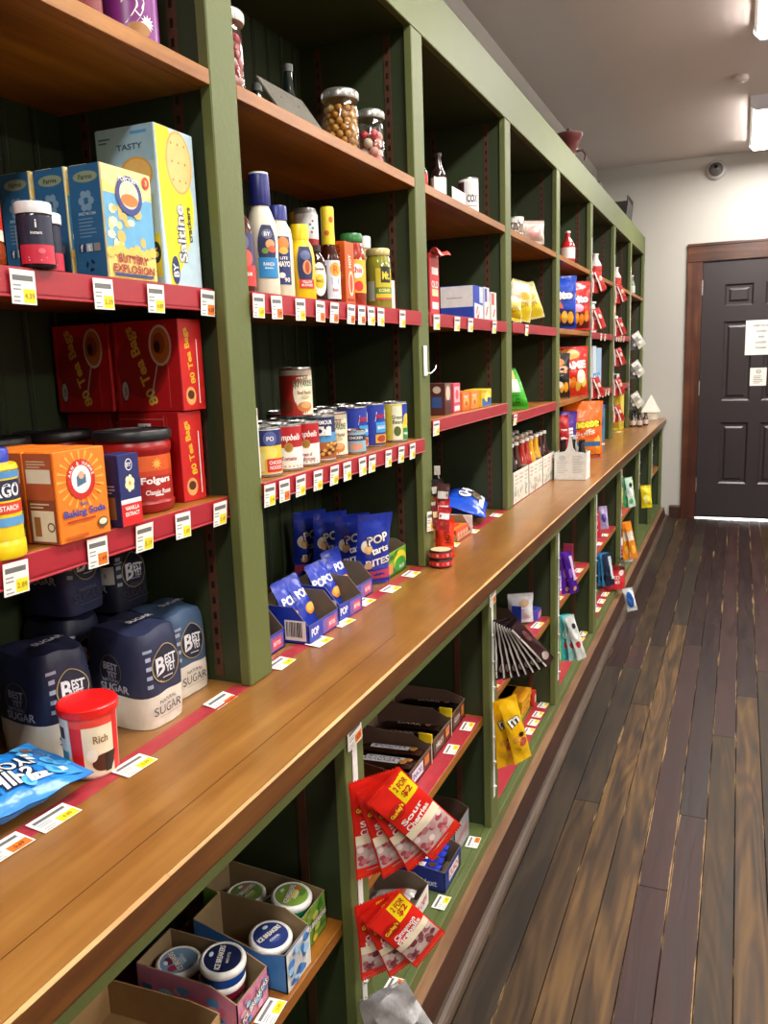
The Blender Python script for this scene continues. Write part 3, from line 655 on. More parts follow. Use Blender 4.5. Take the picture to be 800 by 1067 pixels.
for i, (x, y, lb) in enumerate([(-.024, -.201, 'yellow fronted popcorn carton with a blue spine, front of its row of three'), (-.079, -.205, 'blue popcorn carton second in its row behind the yellow front'), (-.134, -.21, 'blue popcorn carton deepest in its row of three')]):
    carton('popcorn_box', lb, 'box', (x, y, Z3 + .0005), .052, .098, .142, 'e8d7a0', popcorn, group='cartons of popcorn on the second shelf')
def saltine(mb, F, Sd, T):
    w, h, d = .088, .219, .103
    mb.rect(F, .001, .001, w - .001, h - .001, K('b9d2dd'))
    o = mb
    o.band(F, .001, h - .001, lambda v: .002 + .012 * (1 - v / h) ** 2 + .0, lambda v: .03 + .05 * sin(PI * min(1, (1 - v / h) * 1.05)) ** 1.0, K('efdf22'), 2, 16)
    o.ell(F, .052, h - .045, .031, .044, K('d8a95c')); o.ell(F, .052, h - .045, .027, .04, K('e9c37c')); 
    for k in range(9): o.ell(F, .036 + (k % 3) * .015, h - .07 + (k // 3) * .025, .002, .002, K('b07b34'), 6, 1)
    o.text(F, 'Saltine', .045, .075, .0215, K('1c2b6a'), w=.082, rot=1.62, bold=.07); o.text(F, 'Saltine', .045, .075, .0195, WHITE, w=.08, rot=1.62, bold=.02); o.text(F, 'crackers', .066, .09, .01, K('2a2f40'), w=.05, rot=1.62)
    o.ell(F, .026, .022, .009, .02, K('1c2b6a')); o.text(F, 'BY', .026, .022, .012, WHITE, rot=1.6)
    o.rect(Sd, .001, .001, d - .001, h - .001, K('a9c3d3')); o.rect(Sd, .001, h - .05, d - .001, h - .001, K('93b3c9'))
    o.ell(Sd, .068, h - .066, .029, .024, K('c99a50')); o.ell(Sd, .068, h - .066, .026, .021, K('dcb36a')); o.rect(Sd, d - .04, h - .012, d - .012, h - .008, K('4b92c8'))
    o.text(Sd, 'TASTY', .06, h - .028, .008, K('30405e'), w=.045); o.lines(Sd, .006, h - .02, .028, h - .01, 2, '4a5a6a')
    o.poly(Sd, [(d - .001, .012), (.07, .012), (.06, .03), (.068, .062), (d - .001, .072)], K('d9cb3a')); o.ell(Sd, .092, .045, .009, .015, K('1d2536')); o.text(Sd, '6', .092, .045, .014, K('e7dc5a')); o.text(Sd, '4', .088, .02, .01, K('1d2536'))
carton('cracker_box', 'tall pale blue cracker carton with a yellow stripe standing by the post', 'box', (-.03, -.078, Z3 + .0005), .103, .09, .219, 'b7cfdc', saltine)
# ------------------------------------------------------------------ first bay, third shelf
ZB1 = 1.1485
def d_(p, S, Rr, z0, z1):
    p.rect(S, -seg_arc(Rr, 100), z0, seg_arc(Rr, 100), z1, K('f2cf1c', .35), 20)
    p.rect(S, -seg_arc(Rr, 100), z0 + .045, seg_arc(Rr, 100), z0 + .068, K('20284a'), 20); p.text(S, 'ARGO', .004, z0 + .0565, .0155, WHITE, w=.046, bold=.06)
    p.rect(S, -seg_arc(Rr, 100), z0 + .07, seg_arc(Rr, 100), z0 + .078, K('4f8fc4'), 20); p.rect(S, -seg_arc(Rr, 100), z0 + .03, seg_arc(Rr, 100), z0 + .043, K('d9402c'), 20); p.text(S, 'CORN STARCH', 0, z0 + .0365, .006, WHITE, w=.044)
    p.rect(S, -seg_arc(Rr, 100), z0 + .016, seg_arc(Rr, 100), z0 + .026, K('5c9bd0'), 20); p.ell(S, -.012, z0 + .022, .006, .009, K('3f7a2c'))
vessel('starch_canister', 'yellow canister with a blue lid at the left end of the third shelf', 'canister', (-.042, -.408, ZB1), [(0, 0), (.029, 0), (.0305, .003), (.0305, .018), (.0285, .021), (.0285, .098), (.0305, .101), (.029, .106), (.02, .109), (0, .109)], K('f0cd1a', .3), [(0, .108), (.0215, .108), (.022, .121), (.02, .124), (0, .124)], K('2a3fb0', .35), (.0215, .0975), K('f2cf1c', .35), d_, rz=-26, lblname='printed_label')
def soda(mb, F, Sd, T):
    w, h, d = .087, .112, .046
    mb.rect(F, .001, .001, w - .001, h - .001, K('ee7d1e'))
    for k in range(20):
        a = k * PI / 10; c, s = (.042, .075); mb.poly(F, [(c + .02 * cos(a), s + .02 * sin(a)), (c + .04 * cos(a - .05), max(.03, min(h - .002, s + .036 * sin(a - .05)))), (c + .04 * cos(a + .05), max(.03, min(h - .002, s + .036 * sin(a + .05))))], K('f9b04a'))
    mb.ell(F, .042, .075, .024, .025, K('c8281f')); mb.ell(F, .042, .075, .0165, .0175, WHITE); mb.poly(F, [(.034, .066), (.05, .07), (.05, .08), (.04, .084), (.034, .078)], K('4f6f8c')); mb.ell(F, .0425, .08, .005, .005, K('d9b08c'), 10, 1)
    for k in range(11): a = .35 + k * .25; mb.text(F, 'ARM & HAMMER'[k], .042 - .0205 * cos(a), .074 + .0215 * sin(a), .0045, WHITE, rot=PI / 2 - a)
    mb.text(F, 'Pure', .042, .045, .005, K('2b4a9a')); mb.text(F, 'Baking Soda', .043, .034, .0115, K('20479c'), w=.071, bold=.05); mb.rect(F, .012, .024, .06, .0265, K('b23a1a')); mb.ell(F, .072, .016, .009, .007, K('5b4a33')); mb.ell(F, .072, .017, .007, .004, K('e8dcc0')); mb.rect(F, .008, .004, .045, .008, K('c05a1a'))
    mb.rect(Sd, .001, .055, d - .001, h - .001, K('b65a3a')); mb.rect(Sd, .001, .001, d - .001, .055, K('8a4a35')); mb.rect(Sd, .004, .075, d - .004, .092, K('e8dfd0')); mb.lines(Sd, .006, .094, d - .008, .104, 3, 'd9c3a8')
    mb.rect(Sd, .006, .004, d - .004, .042, K('e3dccb')); mb.rect(Sd, .01, .01, .02, .034, K('a06c3e')); mb.ell(Sd, .036, .022, .006, .006, K('6a5a48')); mb.ell(Sd, .036, .022, .004, .004, K('e3dccb')); mb.lines(Sd, .006, .045, d - .008, .053, 2, 'e0cdb4')
for i, (x, y, lb) in enumerate([(-.012, -.343, 'orange baking soda carton with sunburst, front of its row of three'), (-.0595, -.344, 'orange baking soda carton second in its row'), (-.107, -.342, 'orange baking soda carton deepest in its row beside the coffee')]):
    carton('baking_soda_box', lb, 'box', (x, y, ZB1), .046, .087, .112, 'ee7d1e', soda, group='cartons of baking soda')
def vanilla(mb, F, Sd, T):
    w, h, d = .041, .096, .03; B = K('252a66')
    mb.rect(F, .0005, .034, w - .0005, h - .0005, B); mb.rect(F, .0005, .0005, w - .0005, .032, K('d8201f')); mb.band(F, .03, .036, lambda v: .0005, lambda v: w - .0005, WHITE, 4, 2)
    mb.ell(F, .0205, .082, .007, .008, WHITE); mb.ell(F, .0205, .082, .0058, .0068, B); mb.text(F, 'BY', .0205, .082, .006, WHITE)
    for k in range(6): a = k * PI / 3 + .3; mb.ell(F, .02 + .006 * cos(a), .057 + .007 * sin(a), .0038, .005, K('f4e9b6'), 9, 1)
    mb.ell(F, .02, .057, .0025, .003, K('d89a2c'), 8, 1); mb.text(F, 'VANILLA', .0205, .024, .0055, WHITE, w=.028, bold=.05); mb.text(F, 'EXTRACT', .0205, .016, .0055, WHITE, w=.028, bold=.05)
    mb.rect(Sd, .0005, .0005, d - .0005, h - .0005, K('1e2250')); mb.rect(Sd, .004, .01, d - .008, .04, K('7a5a38')); mb.lines(Sd, .004, .045, d - .006, .058, 3, '9a9ab8')
carton('vanilla_box', 'small navy and red vanilla extract carton beside the orange boxes', 'box', (-.012, -.233, ZB1), .03, .041, .096, '252a66', vanilla)
def coffee(loc, lb, rz=-14):
    pr = [(0, 0), (.05, 0), (.0535, .004), (.0545, .014), (.0515, .018), (.0515, .084), (.0545, .09), (.0545, .099), (.051, .104), (.051, .108), (0, .108)]
    def d_(p, S, Rr, z0, z1):
        p.rect(S, -seg_arc(Rr, 75), z0, seg_arc(Rr, 75), z1, K('a81f1c', .3), 18); p.rect(S, -seg_arc(Rr, 55), z1 - .022, seg_arc(Rr, 55), z1, K('d4581f'), 14); p.rect(S, -seg_arc(Rr, 55), z1 - .03, seg_arc(Rr, 55), z1 - .022, K('c23a1c'), 14)
        p.text(S, 'Folgers', .0, z1 - .037, .013, WHITE, w=.052, bold=.05); p.text(S, 'Classic Roast', .003, z1 - .053, .007, WHITE, w=.047, bold=.02); p.rect(S, -.006, z0 + .006, .008, z0 + .008, WHITE); p.star(S, 0, z1 - .012, .009, .004, 9, K('f0b04a'))
    return vessel('coffee_canister', lb, 'canister', loc, pr, K('9c1d1d', .28), [(0, .105), (.0555, .105), (.0565, .107), (.0565, .117), (.0545, .1195), (.05, .1195), (.049, .1175), (0, .1175)], K('17171a', .4), (.0185, .0835), None, d_, rz=rz, lblname='printed_label')
coffee((-.088, -.110, ZB1), 'red coffee canister with a black lid in front of two others')
coffee((-.222, -.128, ZB1), 'red coffee canister with black lid directly behind the front canister')
coffee((-.225, -.246, ZB1), 'red coffee canister with black lid in deep shade farthest left')
TD = .128
def tea(mb, F, Sd, T):
    w, h, d = .05, .138, TD; RD = K('b3161b')
    mb.rect(F, .0005, .0005, w - .0005, h - .0005, K('c81f1c')); mb.text(F, '80 Tea Bags', w * .45, h * .6, .015, K('d9b32c'), w=.085, rot=1.75, bold=.03); mb.ell(F, w * .4, .022, .012, .014, K('d9a060')); mb.ell(F, w * .4, .024, .008, .007, K('5a2a10')); mb.rect(F, w * .8, .01, w * .84, h - .03, WHITE)
    mb.rect(Sd, .0005, .0005, d - .0005, h - .0005, RD); mb.rect(Sd, .006, .006, .0075, h - .006, K('d94a40')); mb.rect(Sd, d - .022, .006, d - .0205, h - .006, K('d94a40'))
def tea_big(mb, F, Sd_, T):
    tea(mb, F, Sd_, T); h, d = .138, TD; Sd = lambda u, v: Sd_(u * d / .128, v)
    mb.ell(Sd, .055, .07, .05, .05, K('8f1716')); mb.text(Sd, '80 Tea Bags', .055, .07, .024, K('cdb040'), w=.126, rot=1.93, bold=.03); mb.ell(Sd, .094, .1, .022, .031, K('c9bfb4')); mb.ell(Sd, .094, .1, .0185, .027, K('b5651c')); mb.ell(Sd, .092, .103, .012, .016, K('8a4416')); mb.ell(Sd, .088, .098, .006, .009, K('30170a')); mb.poly(Sd, [(.068, .02), (.071, .02), (.088, .072), (.085, .072)], K('b9a898'))
    mb.ell(Sd, .018, .032, .008, .017, K('16171c')); mb.ell(Sd, .018, .032, .0065, .015, K('b9b4ae')); mb.text(Sd, 'Luz', .018, .032, .006, K('16171c'), rot=1.6)
def tea_bar(mb, F, Sd, T):
    tea(mb, F, Sd, T); mb.bars(Sd, .044, .088, .072, .122, n=11); mb.ell(Sd, .068, .062, .014, .011, K('d9cfc4')); mb.ell(Sd, .068, .064, .009, .007, K('7a2c12')); mb.lines(Sd, .06, .012, .075, .046, 3, 'e0b0a8', .3); mb.rect(Sd, .1005, .004, .102, .134, K('e86a60'))
    mb.rect(Sd, .004, .128, .1, .1295, K('e86a60'))
carton('tea_box', 'red tea carton with a bar code standing upright beside the post', 'box', (-.055, -.041, ZB1), .130, .050, .140, 'b3161b', tea_bar, rz=-7)
TD = .088
carton('tea_box', 'red tea carton standing in shade under the darker stacked one', 'box', (-.203, -.022, ZB1), .090, .05, .140, '8f1418', tea, rz=0)
TD = .126
carton('tea_box', 'red tea carton lettered in yellow stacked on top of the upright one', 'box', (-.046, -.037, ZB1 + .1412), .128, .056, .138, 'b3161b', tea_big, rz=-2)
TD = .110
carton('tea_box', 'shaded red tea carton stacked on top farther back', 'box', (-.181, -.036, ZB1 + .1412), .112, .054, .134, '9a1418', tea_big, rz=0)
# ------------------------------------------------------------------ first bay, counter level
def sugar(at, lb, rz=0, patch=False, w=.09, d=.122, h=.148, seed=0, blue='262c4a', white='dcd6c8'):
    t = thing('sugar_bag', lb, 'bag', at, rz, 'paper bags of sugar')
    o = random.Random(seed); mb = MB(); n, m = 12, 14; NB, WP = K(blue, .5, bump=.3, scale=30.), K(white, .6, bump=.3, scale=30.); BAND = .052
    def P(a, z):                              # rounded-square section that bulges and is folded in at the top
        t_ = a * 2 * PI; c, s = cos(t_), sin(t_); q = (abs(c) ** 5 + abs(s) ** 5) ** (-1 / 5); f = z / h
        bl = 1 + .05 * sin(PI * min(1, f * 1.1)) - (max(0, f - .86) / .14) ** 2 * .10
        wob = 1 + .012 * sin(5 * t_ + seed * 2 + f * 7) + .01 * sin(9 * t_ + f * 13)
        return Vector((-d / 2 + d / 2 * .97 * q * c * bl * wob, w / 2 + w / 2 * .97 * q * s * bl * wob, z + (.004 * sin(3 * t_ + seed) * f)))
    zs = [0, .01, .03, BAND - .0005, BAND + .0005, .075, .1, .118, h * .88, h * .95, h]
    seg = 44; G = [[P(i / seg, z) for z in zs] for i in range(seg)]
    mb.grid(G, lambda i, j: WP if j < 3 else NB, True, wrap=True)
    c0 = Vector((-d / 2, w / 2, h + .004)); top = [g[-1] for g in G]; mid = [(p * .55 + c0 * .45) + Vector((0, 0, .005)) for p in top]
    mb.grid([[a, b, c0] for a, b in zip(top, mid)], NB, True, wrap=True)
    def S(a0, k=1.): 
        def f(u, v):
            p = P(a0 + k * u / (2 * (w + d)), v); q = Vector((p.x + d / 2, (p.y - w / 2) * d / w, 0)); tt = a0 * 2 * PI; return p, Vector((cos(tt), sin(tt), 0))
        return f
    mb.off = .0012
    body = mb.build('paper_bag', t); p = MB(); p.off = .0016; p.inc = .00014
    GO, LT = K('b7a36a'), K('d9dae0')
    F = S(0., (w + d) * 2 / (PI * w))
    p.ell(F, .0, h * .63, .0255, .029, GO, 26, 2); p.ell(F, .0, h * .63, .0243, .0278, K('1d2034'), 26, 2); p.text(F, 'B', -.011, h * .63, .027, LT, w=.016, bold=.04); p.text(F, 'EST', .0085, h * .665, .014, LT, w=.022, bold=.03); p.text(F, 'YET', .0075, h * .575, .012, LT, w=.019, bold=.03); p.rect(F, -.008, h * .49, .010, h * .5, LT, 3)
    for k in range(4): p.rect(F, -.033, h * .45 + k * .014, -.0265, h * .45 + k * .014 + .006, K('9aa2b8'), 2)
    p.rect(F, -.035, h * .82, -.024, h * .85, K('9aa2b8'), 2)
    p.text(F, 'NATURAL', -.002, BAND - .012, .0055, K('5a5a62'), w=.034); p.text(F, 'SUGAR', -.002, BAND - .025, .0135, K('3c3c46'), w=.052, bold=0.); p.rect(F, -.02, BAND - .036, .03, BAND - .0355, K('77777c'), 3)
    p.build('front_print', body); p = MB(); p.off = .0016; p.inc = .00014; Q = S(-.25, (w + d) * 2 / (PI * d)); p.ell(Q, -.002, h * .6, .02, .024, K('6a6048'), 24, 2); p.ell(Q, -.002, h * .6, .0188, .0228, K('1d2034'), 24, 2); p.text(Q, 'BEST', -.002, h * .64, .011, K('9a9aa4'), w=.028); p.text(Q, 'YET', -.0, h * .56, .009, K('9a9aa4'), w=.02); p.text(Q, 'SUGAR', .004, h * .43, .012, K('a9abb8'), w=.05); p.text(Q, 'NATURAL', -.002, h * .5, .005, K('8a8c9c'), w=.03)
    p.build('side_print', body); p = MB(); p.text(topf(w, d, h + .0105), 'SUGAR', w * .5, d * .36, .012, LT, w=.05)
    p.build('top_print', body)
    if patch: p = MB(); p.off = .0022; p.rect(Q, -.03, h * .5, .04, h * .8, K('c9c6bf'), 8); p.text(Q, 'NATURAL SUGAR', .005, h * .65, .008, K('4a4a52'), w=.05); p.build('sticker', body)
    return t
sugar((-.048, -.178, ZC + .001), 'navy and white sugar bag, middle of the three in front', -4, seed=1)
sugar((-.078, -.070, ZC + .001), 'paler blue sugar bag nearest the post, right of three in front', -3, w=.092, d=.105, h=.140, seed=2, blue='3f5674')  # blue set paler than on the other sugar bags
sugar((-.112, -.300, ZC + .001), 'dark navy sugar bag behind the red lidded tub, left of three in front', -4, seed=3, blue='1f2440', d=.11)
sugar((-.195, -.172, ZC + .001), 'navy sugar bag in the back row under another, between the front bags', 0, d=.1, w=.086, seed=4, blue='1c203a')
sugar((-.186, -.066, ZC + .001), 'navy sugar bag in the back row hidden beside the upright panel', 0, d=.1, w=.086, h=.125, seed=6, blue='1c203a')
sugar((-.184, -.066, ZC + .138), 'dark bag with a pale sticker stacked deep in the corner by the upright', 0, patch=True, d=.1, w=.086, h=.10, seed=8, blue='1a1d30', white='1a1d30')
sugar((-.188, -.168, ZC + .161), 'navy sugar bag stacked upright on the back row', 0, d=.1, w=.086, h=.13, seed=5, blue='22264a', white='20244a')
sugar((-.186, -.300, ZC + .0), 'darkest sugar bag standing deep in the left corner', 0, d=.0, seed=7) if False else None
def d_(p, S, Rr, z0, z1):
    p.rect(S, -seg_arc(Rr, 30), z0, seg_arc(Rr, 50), z1, K('e8dcc0'), 12); p.rect(S, -seg_arc(Rr, 48), z0, -seg_arc(Rr, 22), z1, K('d91f20'), 6); p.rect(S, -seg_arc(Rr, 48), z1 - .012, seg_arc(Rr, 60), z1, K('e4483c'), 12); p.rect(S, seg_arc(Rr, 46), z0, seg_arc(Rr, 66), z1, K('cf1f22'), 6)
    p.text(S, 'Rich', seg_arc(Rr, 16), z1 - .03, .0105, K('8a6a40'), w=.02); p.ell(S, seg_arc(Rr, 20), z0 + .018, .016, .012, K('4a2412')); p.band(S, z0 + .004, z0 + .03, lambda v: seg_arc(Rr, 22), lambda v: seg_arc(Rr, 34) + (v - z0) * .35, K('2c150b'), 4, 6); p.ell(S, -seg_arc(Rr, 4), z0 + .03, .007, .009, K('efe9da'))
    p.rect(S, -seg_arc(Rr, 100), z0, -seg_arc(Rr, 48), z1, K('e6e2da'), 8); p.rect(S, -seg_arc(Rr, 92), z1 - .028, -seg_arc(Rr, 62), z1 - .012, K('4a3a34'), 6); p.rect(S, -seg_arc(Rr, 96), z0 + .02, -seg_arc(Rr, 56), z0 + .036, K('4aa3c4'), 6); p.lines(S, -seg_arc(Rr, 94), z0 + .042, -seg_arc(Rr, 56), z1 - .03, 5, '9a958c')
vessel('frosting_tub', 'frosting tub with a bright red lid in front of the sugar', 'tub', (-.05, -.290, ZC + .001), [(0, 0), (.031, 0), (.033, .003), (.0355, .088), (0, .088)], K('e8e2d6', .4), [(0, .086), (.0385, .086), (.0395, .089), (.0395, .097), (.0375, .0992), (.035, .0995), (.0344, .0989), (.0338, .0990), (0, .0993)], K('e01b1c', .3), (.004, .085), None, d_, rz=-42, lblname='printed_label')
def d_(mb, S, W, H):
    mb.poly(S, [(W * .1, H * .02), (W * .42, H * .03), (W * .4, H * .2), (W * .05, H * .2)], K('3f9fe0')); L = K('54b4ee')
    mb.text(S, 'AHOY!', W * .02, H * .34, .03, K('141c4a'), w=.085, rot=-PI / 2, bold=.09); mb.off += .0006; mb.text(S, 'AHOY!', W * .02, H * .34, .026, WHITE, w=.08, rot=-PI / 2, bold=.05)
    mb.text(S, 'CHIPS', W * .24, H * .4, .03, K('141c4a'), w=.085, rot=-PI / 2, bold=.09); mb.off += .0006; mb.text(S, 'CHIPS', W * .24, H * .4, .026, WHITE, w=.08, rot=-PI / 2, bold=.05)
    for u, v, r in ((.3, .14, .013), (-.28, .12, .014), (.08, .1, .011), (-.1, .17, .01), (.33, .3, .009), (-.36, .3, .012)): mb.ell(S, W * u, H * v, r, r, L); mb.ell(S, W * (u + .01), H * v, r * .45, r * .45, K('2f8fd6'))
    for i, tx in enumerate(('MOM', 'JOY', 'FUN')): mb.text(S, tx, W * (.2 - i * .24), H * .07, .008, L, rot=PI / 2)
    mb.rect(S, W * -.08, H * .17, W * .06, H * .21, WHITE); mb.text(S, 'KEEP', -W * .01, H * .19, .006, K('1f6fc0'), w=.012, rot=PI / 2); mb.rect(S, -W * .2, H * .12, -W * .12, H * .17, K('8a5236')); mb.rect(S, W * .28, H * .1, W * .36, H * .3, K('e9e6ea')); mb.rect(S, -W * .4, H * .42, -W * .34, H * .58, K('e84a8a'))
bag('cookie_bag', 'bright blue cookie bag lying on the counter beside the red lidded tub', (-.10, -.338, ZC + .030), .135, .24, .05, '1f7fd8', d_, seed=4, rot=(0, -PI / 2 + .1, -PI / 2 + .08), part='wrapper', seal=.014) if False else None
t = thing('cookie_bag', 'bright blue cookie bag lying on the counter beside the red lidded tub', 'bag', (-.088, -.452, ZC), 0)
mb = MB(); BL = foil('2384da', .28); S = pillow(mb, .135, .25, .052, BL, BL, .016, 16, 22, 4, .003); mb.off = .0009; mb.inc = .00012; d_(mb, S, .135, .25)
Mx = Matrix(((0, 1, 0, 0), (0, 0, -1, .125), (1, 0, 0, 0), (0, 0, 0, 1)))   # lay it down: front up, its top end away to the left
mb.xf(Matrix.Translation((0, 0, .033)) @ Matrix.Rotation(math.radians(-9), 4, 'Z') @ Matrix.Rotation(math.radians(4), 4, 'Y') @ Mx); mb.build('wrapper', t)

# ------------------------------------------------------------------ second bay, top shelf: sweet jars
GLASS = clear()
def sweet_jar(name, lb, loc, Rr, h, capm, ball_list, bl, bg, bn, capr=None, rr=.008):
    t = thing(name, lb, 'jar', loc, 0)
    p = MB(); ht = h - .018; pr = [(0, 0), (Rr * .93, 0), (Rr, .005), (Rr, ht - .02), (Rr * .94, ht - .008), (Rr * .86, ht - .003), (Rr * .86, ht)]
    p.lathe(pr + [(r - .0014, max(z, .0016)) for r, z in pr[::-1][:-1]] + [(0, .0016)], GLASS, 36); p.build('glass', t)
    c = (capr or Rr * .96); p = MB(); p.lathe([(0, ht - .001), (c, ht - .001), (c + .001, ht + .001), (c + .001, ht + .013), (c - .001, ht + .016), (c - .004, ht + .018), (0, ht + .018)], capm, 40)
    for k in range(36): a = k * PI / 18; p.box((-.0004, -.0008, ht + .002), (.0004, .0008, ht + .012), capm); p.xf(Matrix.Rotation(a, 4, 'Z') @ Matrix.Translation((c + .0011, 0, 0)), len(p.v) - 24)
    p.build('lid', t)
    o = random.Random(len(lb)); protos = {}; out = []
    rows = int((ht - .014) / (rr * 1.62)); Ri = Rr - .002 - rr
    for k in range(rows):
        n = max(3, int(2 * PI * Ri / (rr * 2.06))); a0 = k * PI / n
        for ring, Rk, nk in ((0, Ri, n), (1, max(0, Ri - rr * 2.05), max(0, int(2 * PI * (Ri - rr * 2.05) / (rr * 2.1)))) if k == rows - 1 or True else None,):
            if ring == 1 and k < rows - 1: continue
            for i in range(nk):
                a = a0 + 2 * PI * i / nk; cc = o.choice(ball_list)
                ps = (loc[0] + Rk * cos(a), loc[1] + Rk * sin(a), loc[2] + .0022 + rr * (1.0 + 1.62 * k))
                if cc not in protos:
                    mb = MB(); mb.ball((0, 0, 0), rr * .985, K(cc, .3), 12, 8); ob = single(bn, mb, bl, 'sweet', ps, 0, bg); protos[cc] = ob
                else:
                    ob = protos[cc].copy(); COL.objects.link(ob); ob.location = ps
                out.append(ob)
    return t
sweet_jar('candy_jar', 'tall jar of red sweets with a white lid beside the green post', (-.052, .150, Z4 + .0003), .031, .128, K('dcdad2', .35, .2), ['b3202c', 'd8505a', 'f0d0d0', 'c02a36'], 'red or pink sweet inside the white lidded jar', 'red sweets in the white lidded jar', 'round_sweet', .033, .0078)
sweet_jar('candy_jar', 'jar of golden candy balls with a silver lid', (-.055, .585, Z4 + .0003), .0375, .124, K('b9b9b4', .3, .85), ['d49c44', 'e2b058', 'c48a34'], 'golden candy ball inside the silver lidded jar', 'golden candy balls in the wide jar', 'candy_ball', .0375, .0078)
sweet_jar('candy_jar', 'jar of mixed coloured gumballs with a silver lid', (-.05, .728, Z4 + .0003), .030, .120, K('b9b9b4', .3, .85), ['e8a21c', 'd94a5a', 'e9dcd0', '3f8f3a', 'e88a9a', 'efe3d2', 'f0b0a8'], 'coloured gumball inside the smaller silver lidded jar', 'mixed gumballs in the smaller jar', 'gumball', .0305, .0112)
t = thing('slate_plaque', 'grey slate plaque leaning back on the top shelf beside the jars', 'plaque', (-.016, .268, Z4 + .0005), 0)
mb = MB(); mb.rbox((-.0045, 0, 0), (0, .165, .082), paint('slate', '6f6a5e', .6, .25, (14, 14, 14), .4), .001); mb.xf(Matrix.Translation((-.001, 0, .003)) @ Matrix.Rotation(-.62, 4, 'Y')); mb.build('slab', t)
mb = MB(); mb.tube([(-.03, .05, .044), (-.055, .05, .001)], .0025, K('4c463c')); mb.tube([(-.03, .115, .044), (-.055, .115, .001)], .0025, K('4c463c')); mb.build('easel_leg', t)
DKG = K('14201c', .08, coat=.6)
for x, y, h, lb in ((-.13, .502, .164, 'dark glass bottle standing behind the slate plaque'), (-.13, .376, .094, 'short dark bottle standing left of the slate plaque')):
    vessel('dark_bottle', lb, 'bottle', (x, y, Z4 + .0003), [(0, 0), (.018, 0), (.02, .004), (.02, h * .5), (.011, h * .72), (.0085, h * .9), (.0085, h - .004), (0, h - .004)], DKG, [(0, h - .014), (.0105, h - .014), (.0105, h), (0, h)], K('3b4038', .4), (h * .12, h * .42), K('4a4a3c'), seg=20)
# ------------------------------------------------------------------ second bay, condiments
z = Z3 + .0008
def oval(S, cu, cv, p, mat1='1c2a5c', txt=None):
    p.ell(S, cu, cv, .0115, .02, K(mat1)); p.ell(S, cu, cv + .007, .006, .006, K('8a94b0'))
def d_(p, S, Rr, z0, z1):
    p.rect(S, -seg_arc(Rr, 70), z0, seg_arc(Rr, 70), z1, K('3a3560'), 14); p.rect(S, -seg_arc(Rr, 70), z0, seg_arc(Rr, 70), z0 + .034, K('d3352e'), 14); p.ell(S, .002, z0 + .045, .015, .014, K('e35a4c')); p.ell(S, 0, z1 - .016, .01, .012, K('6a6890')); p.text(S, 'Que', .004, z0 + .02, .01, WHITE)
vessel('barbecue_bottle', 'brown barbecue sauce bottle with red label tucked against the post', 'bottle', (-.052, .150, z), [(0, 0), (.026, 0), (.028, .004), (.028, .1), (.022, .12), (.012, .134), (.012, .142), (0, .142)], K('4a1a10', .15), [(0, .14), (.0135, .14), (.0135, .16), (0, .16)], K('1d1d22'), (.012, .098), None, d_, rz=-35)
def d_(p, S, Rr, z0, z1):
    p.band(S, .042, .118, lambda v: -.0165 * sin(PI * min(1, max(0, (v - .036) / .088))) ** .45, lambda v: .0185 * sin(PI * min(1, max(0, (v - .036) / .088))) ** .45, K('232a58'), 8, 14); p.ell(S, .001, .103, .0095, .008, K('6a7090')); p.text(S, 'BY', .001, .103, .007, WHITE)
    p.ell(S, .006, .086, .009, .008, K('d9a06a')); p.ell(S, .009, .078, .008, .006, K('cf5a3c')); p.ell(S, -.004, .075, .006, .005, K('6f9a3c')); p.band(S, .03, .064, lambda v: -.0165, lambda v: .0205, K('1f86c4'), 8, 4); p.text(S, 'RANCH', .002, .053, .006, WHITE, w=.02); p.text(S, 'dressing', .002, .046, .004, WHITE, w=.016)
vessel('dressing_bottle', 'tall cream ranch bottle with a navy cap', 'bottle', (-.045, .221, z), [(0, 0), (.025, 0), (.0275, .005), (.0275, .03), (.0268, .06), (.0275, .1), (.0255, .122), (.019, .142), (.0155, .15), (.0155, .156), (0, .156)], K('e9e2cc', .3), [(0, .152), (.0172, .152), (.0185, .156), (.0178, .2), (.0168, .204), (0, .204)], K('262c74', .35), (.02, .125), None, d_, rz=-42, lblname='printed_label', capname='cap', extra=lambda t: (lambda p: (p.lathe([(0, .2035), (.0166, .2035), (.0166, .207), (0, .2075)], WHITE, 24), p.build('cap_top', t)))(MB()))
def d_(p, S, Rr, z0, z1):
    p.band(S, .024, .108, lambda v: -.0125, lambda v: .0155, K('27336e'), 8, 10); p.ell(S, .002, .095, .011, .012, K('d9813c')); p.ell(S, .002, .083, .009, .006, K('e8b24a')); p.text(S, 'LITE', .002, .07, .005, WHITE, w=.014); p.text(S, 'MAYO', .002, .06, .01, WHITE, w=.024, bold=.05); p.ell(S, -.003, .04, .006, .005, WHITE); p.text(S, '90', .006, .032, .008, WHITE)
vessel('mayonnaise_bottle', 'cream mayonnaise squeeze bottle with a blue cap', 'bottle', (-.052, .289, z), [(0, 0), (.0245, 0), (.0265, .005), (.0265, .1), (.024, .122), (.017, .134), (.0165, .14), (0, .14)], K('e4dcc4', .3), [(0, .138), (.0185, .138), (.0185, .161), (.0175, .163), (0, .163)], K('2a3584', .35), (.02, .121), None, d_, rz=-45, lblname='printed_label', capname='cap')
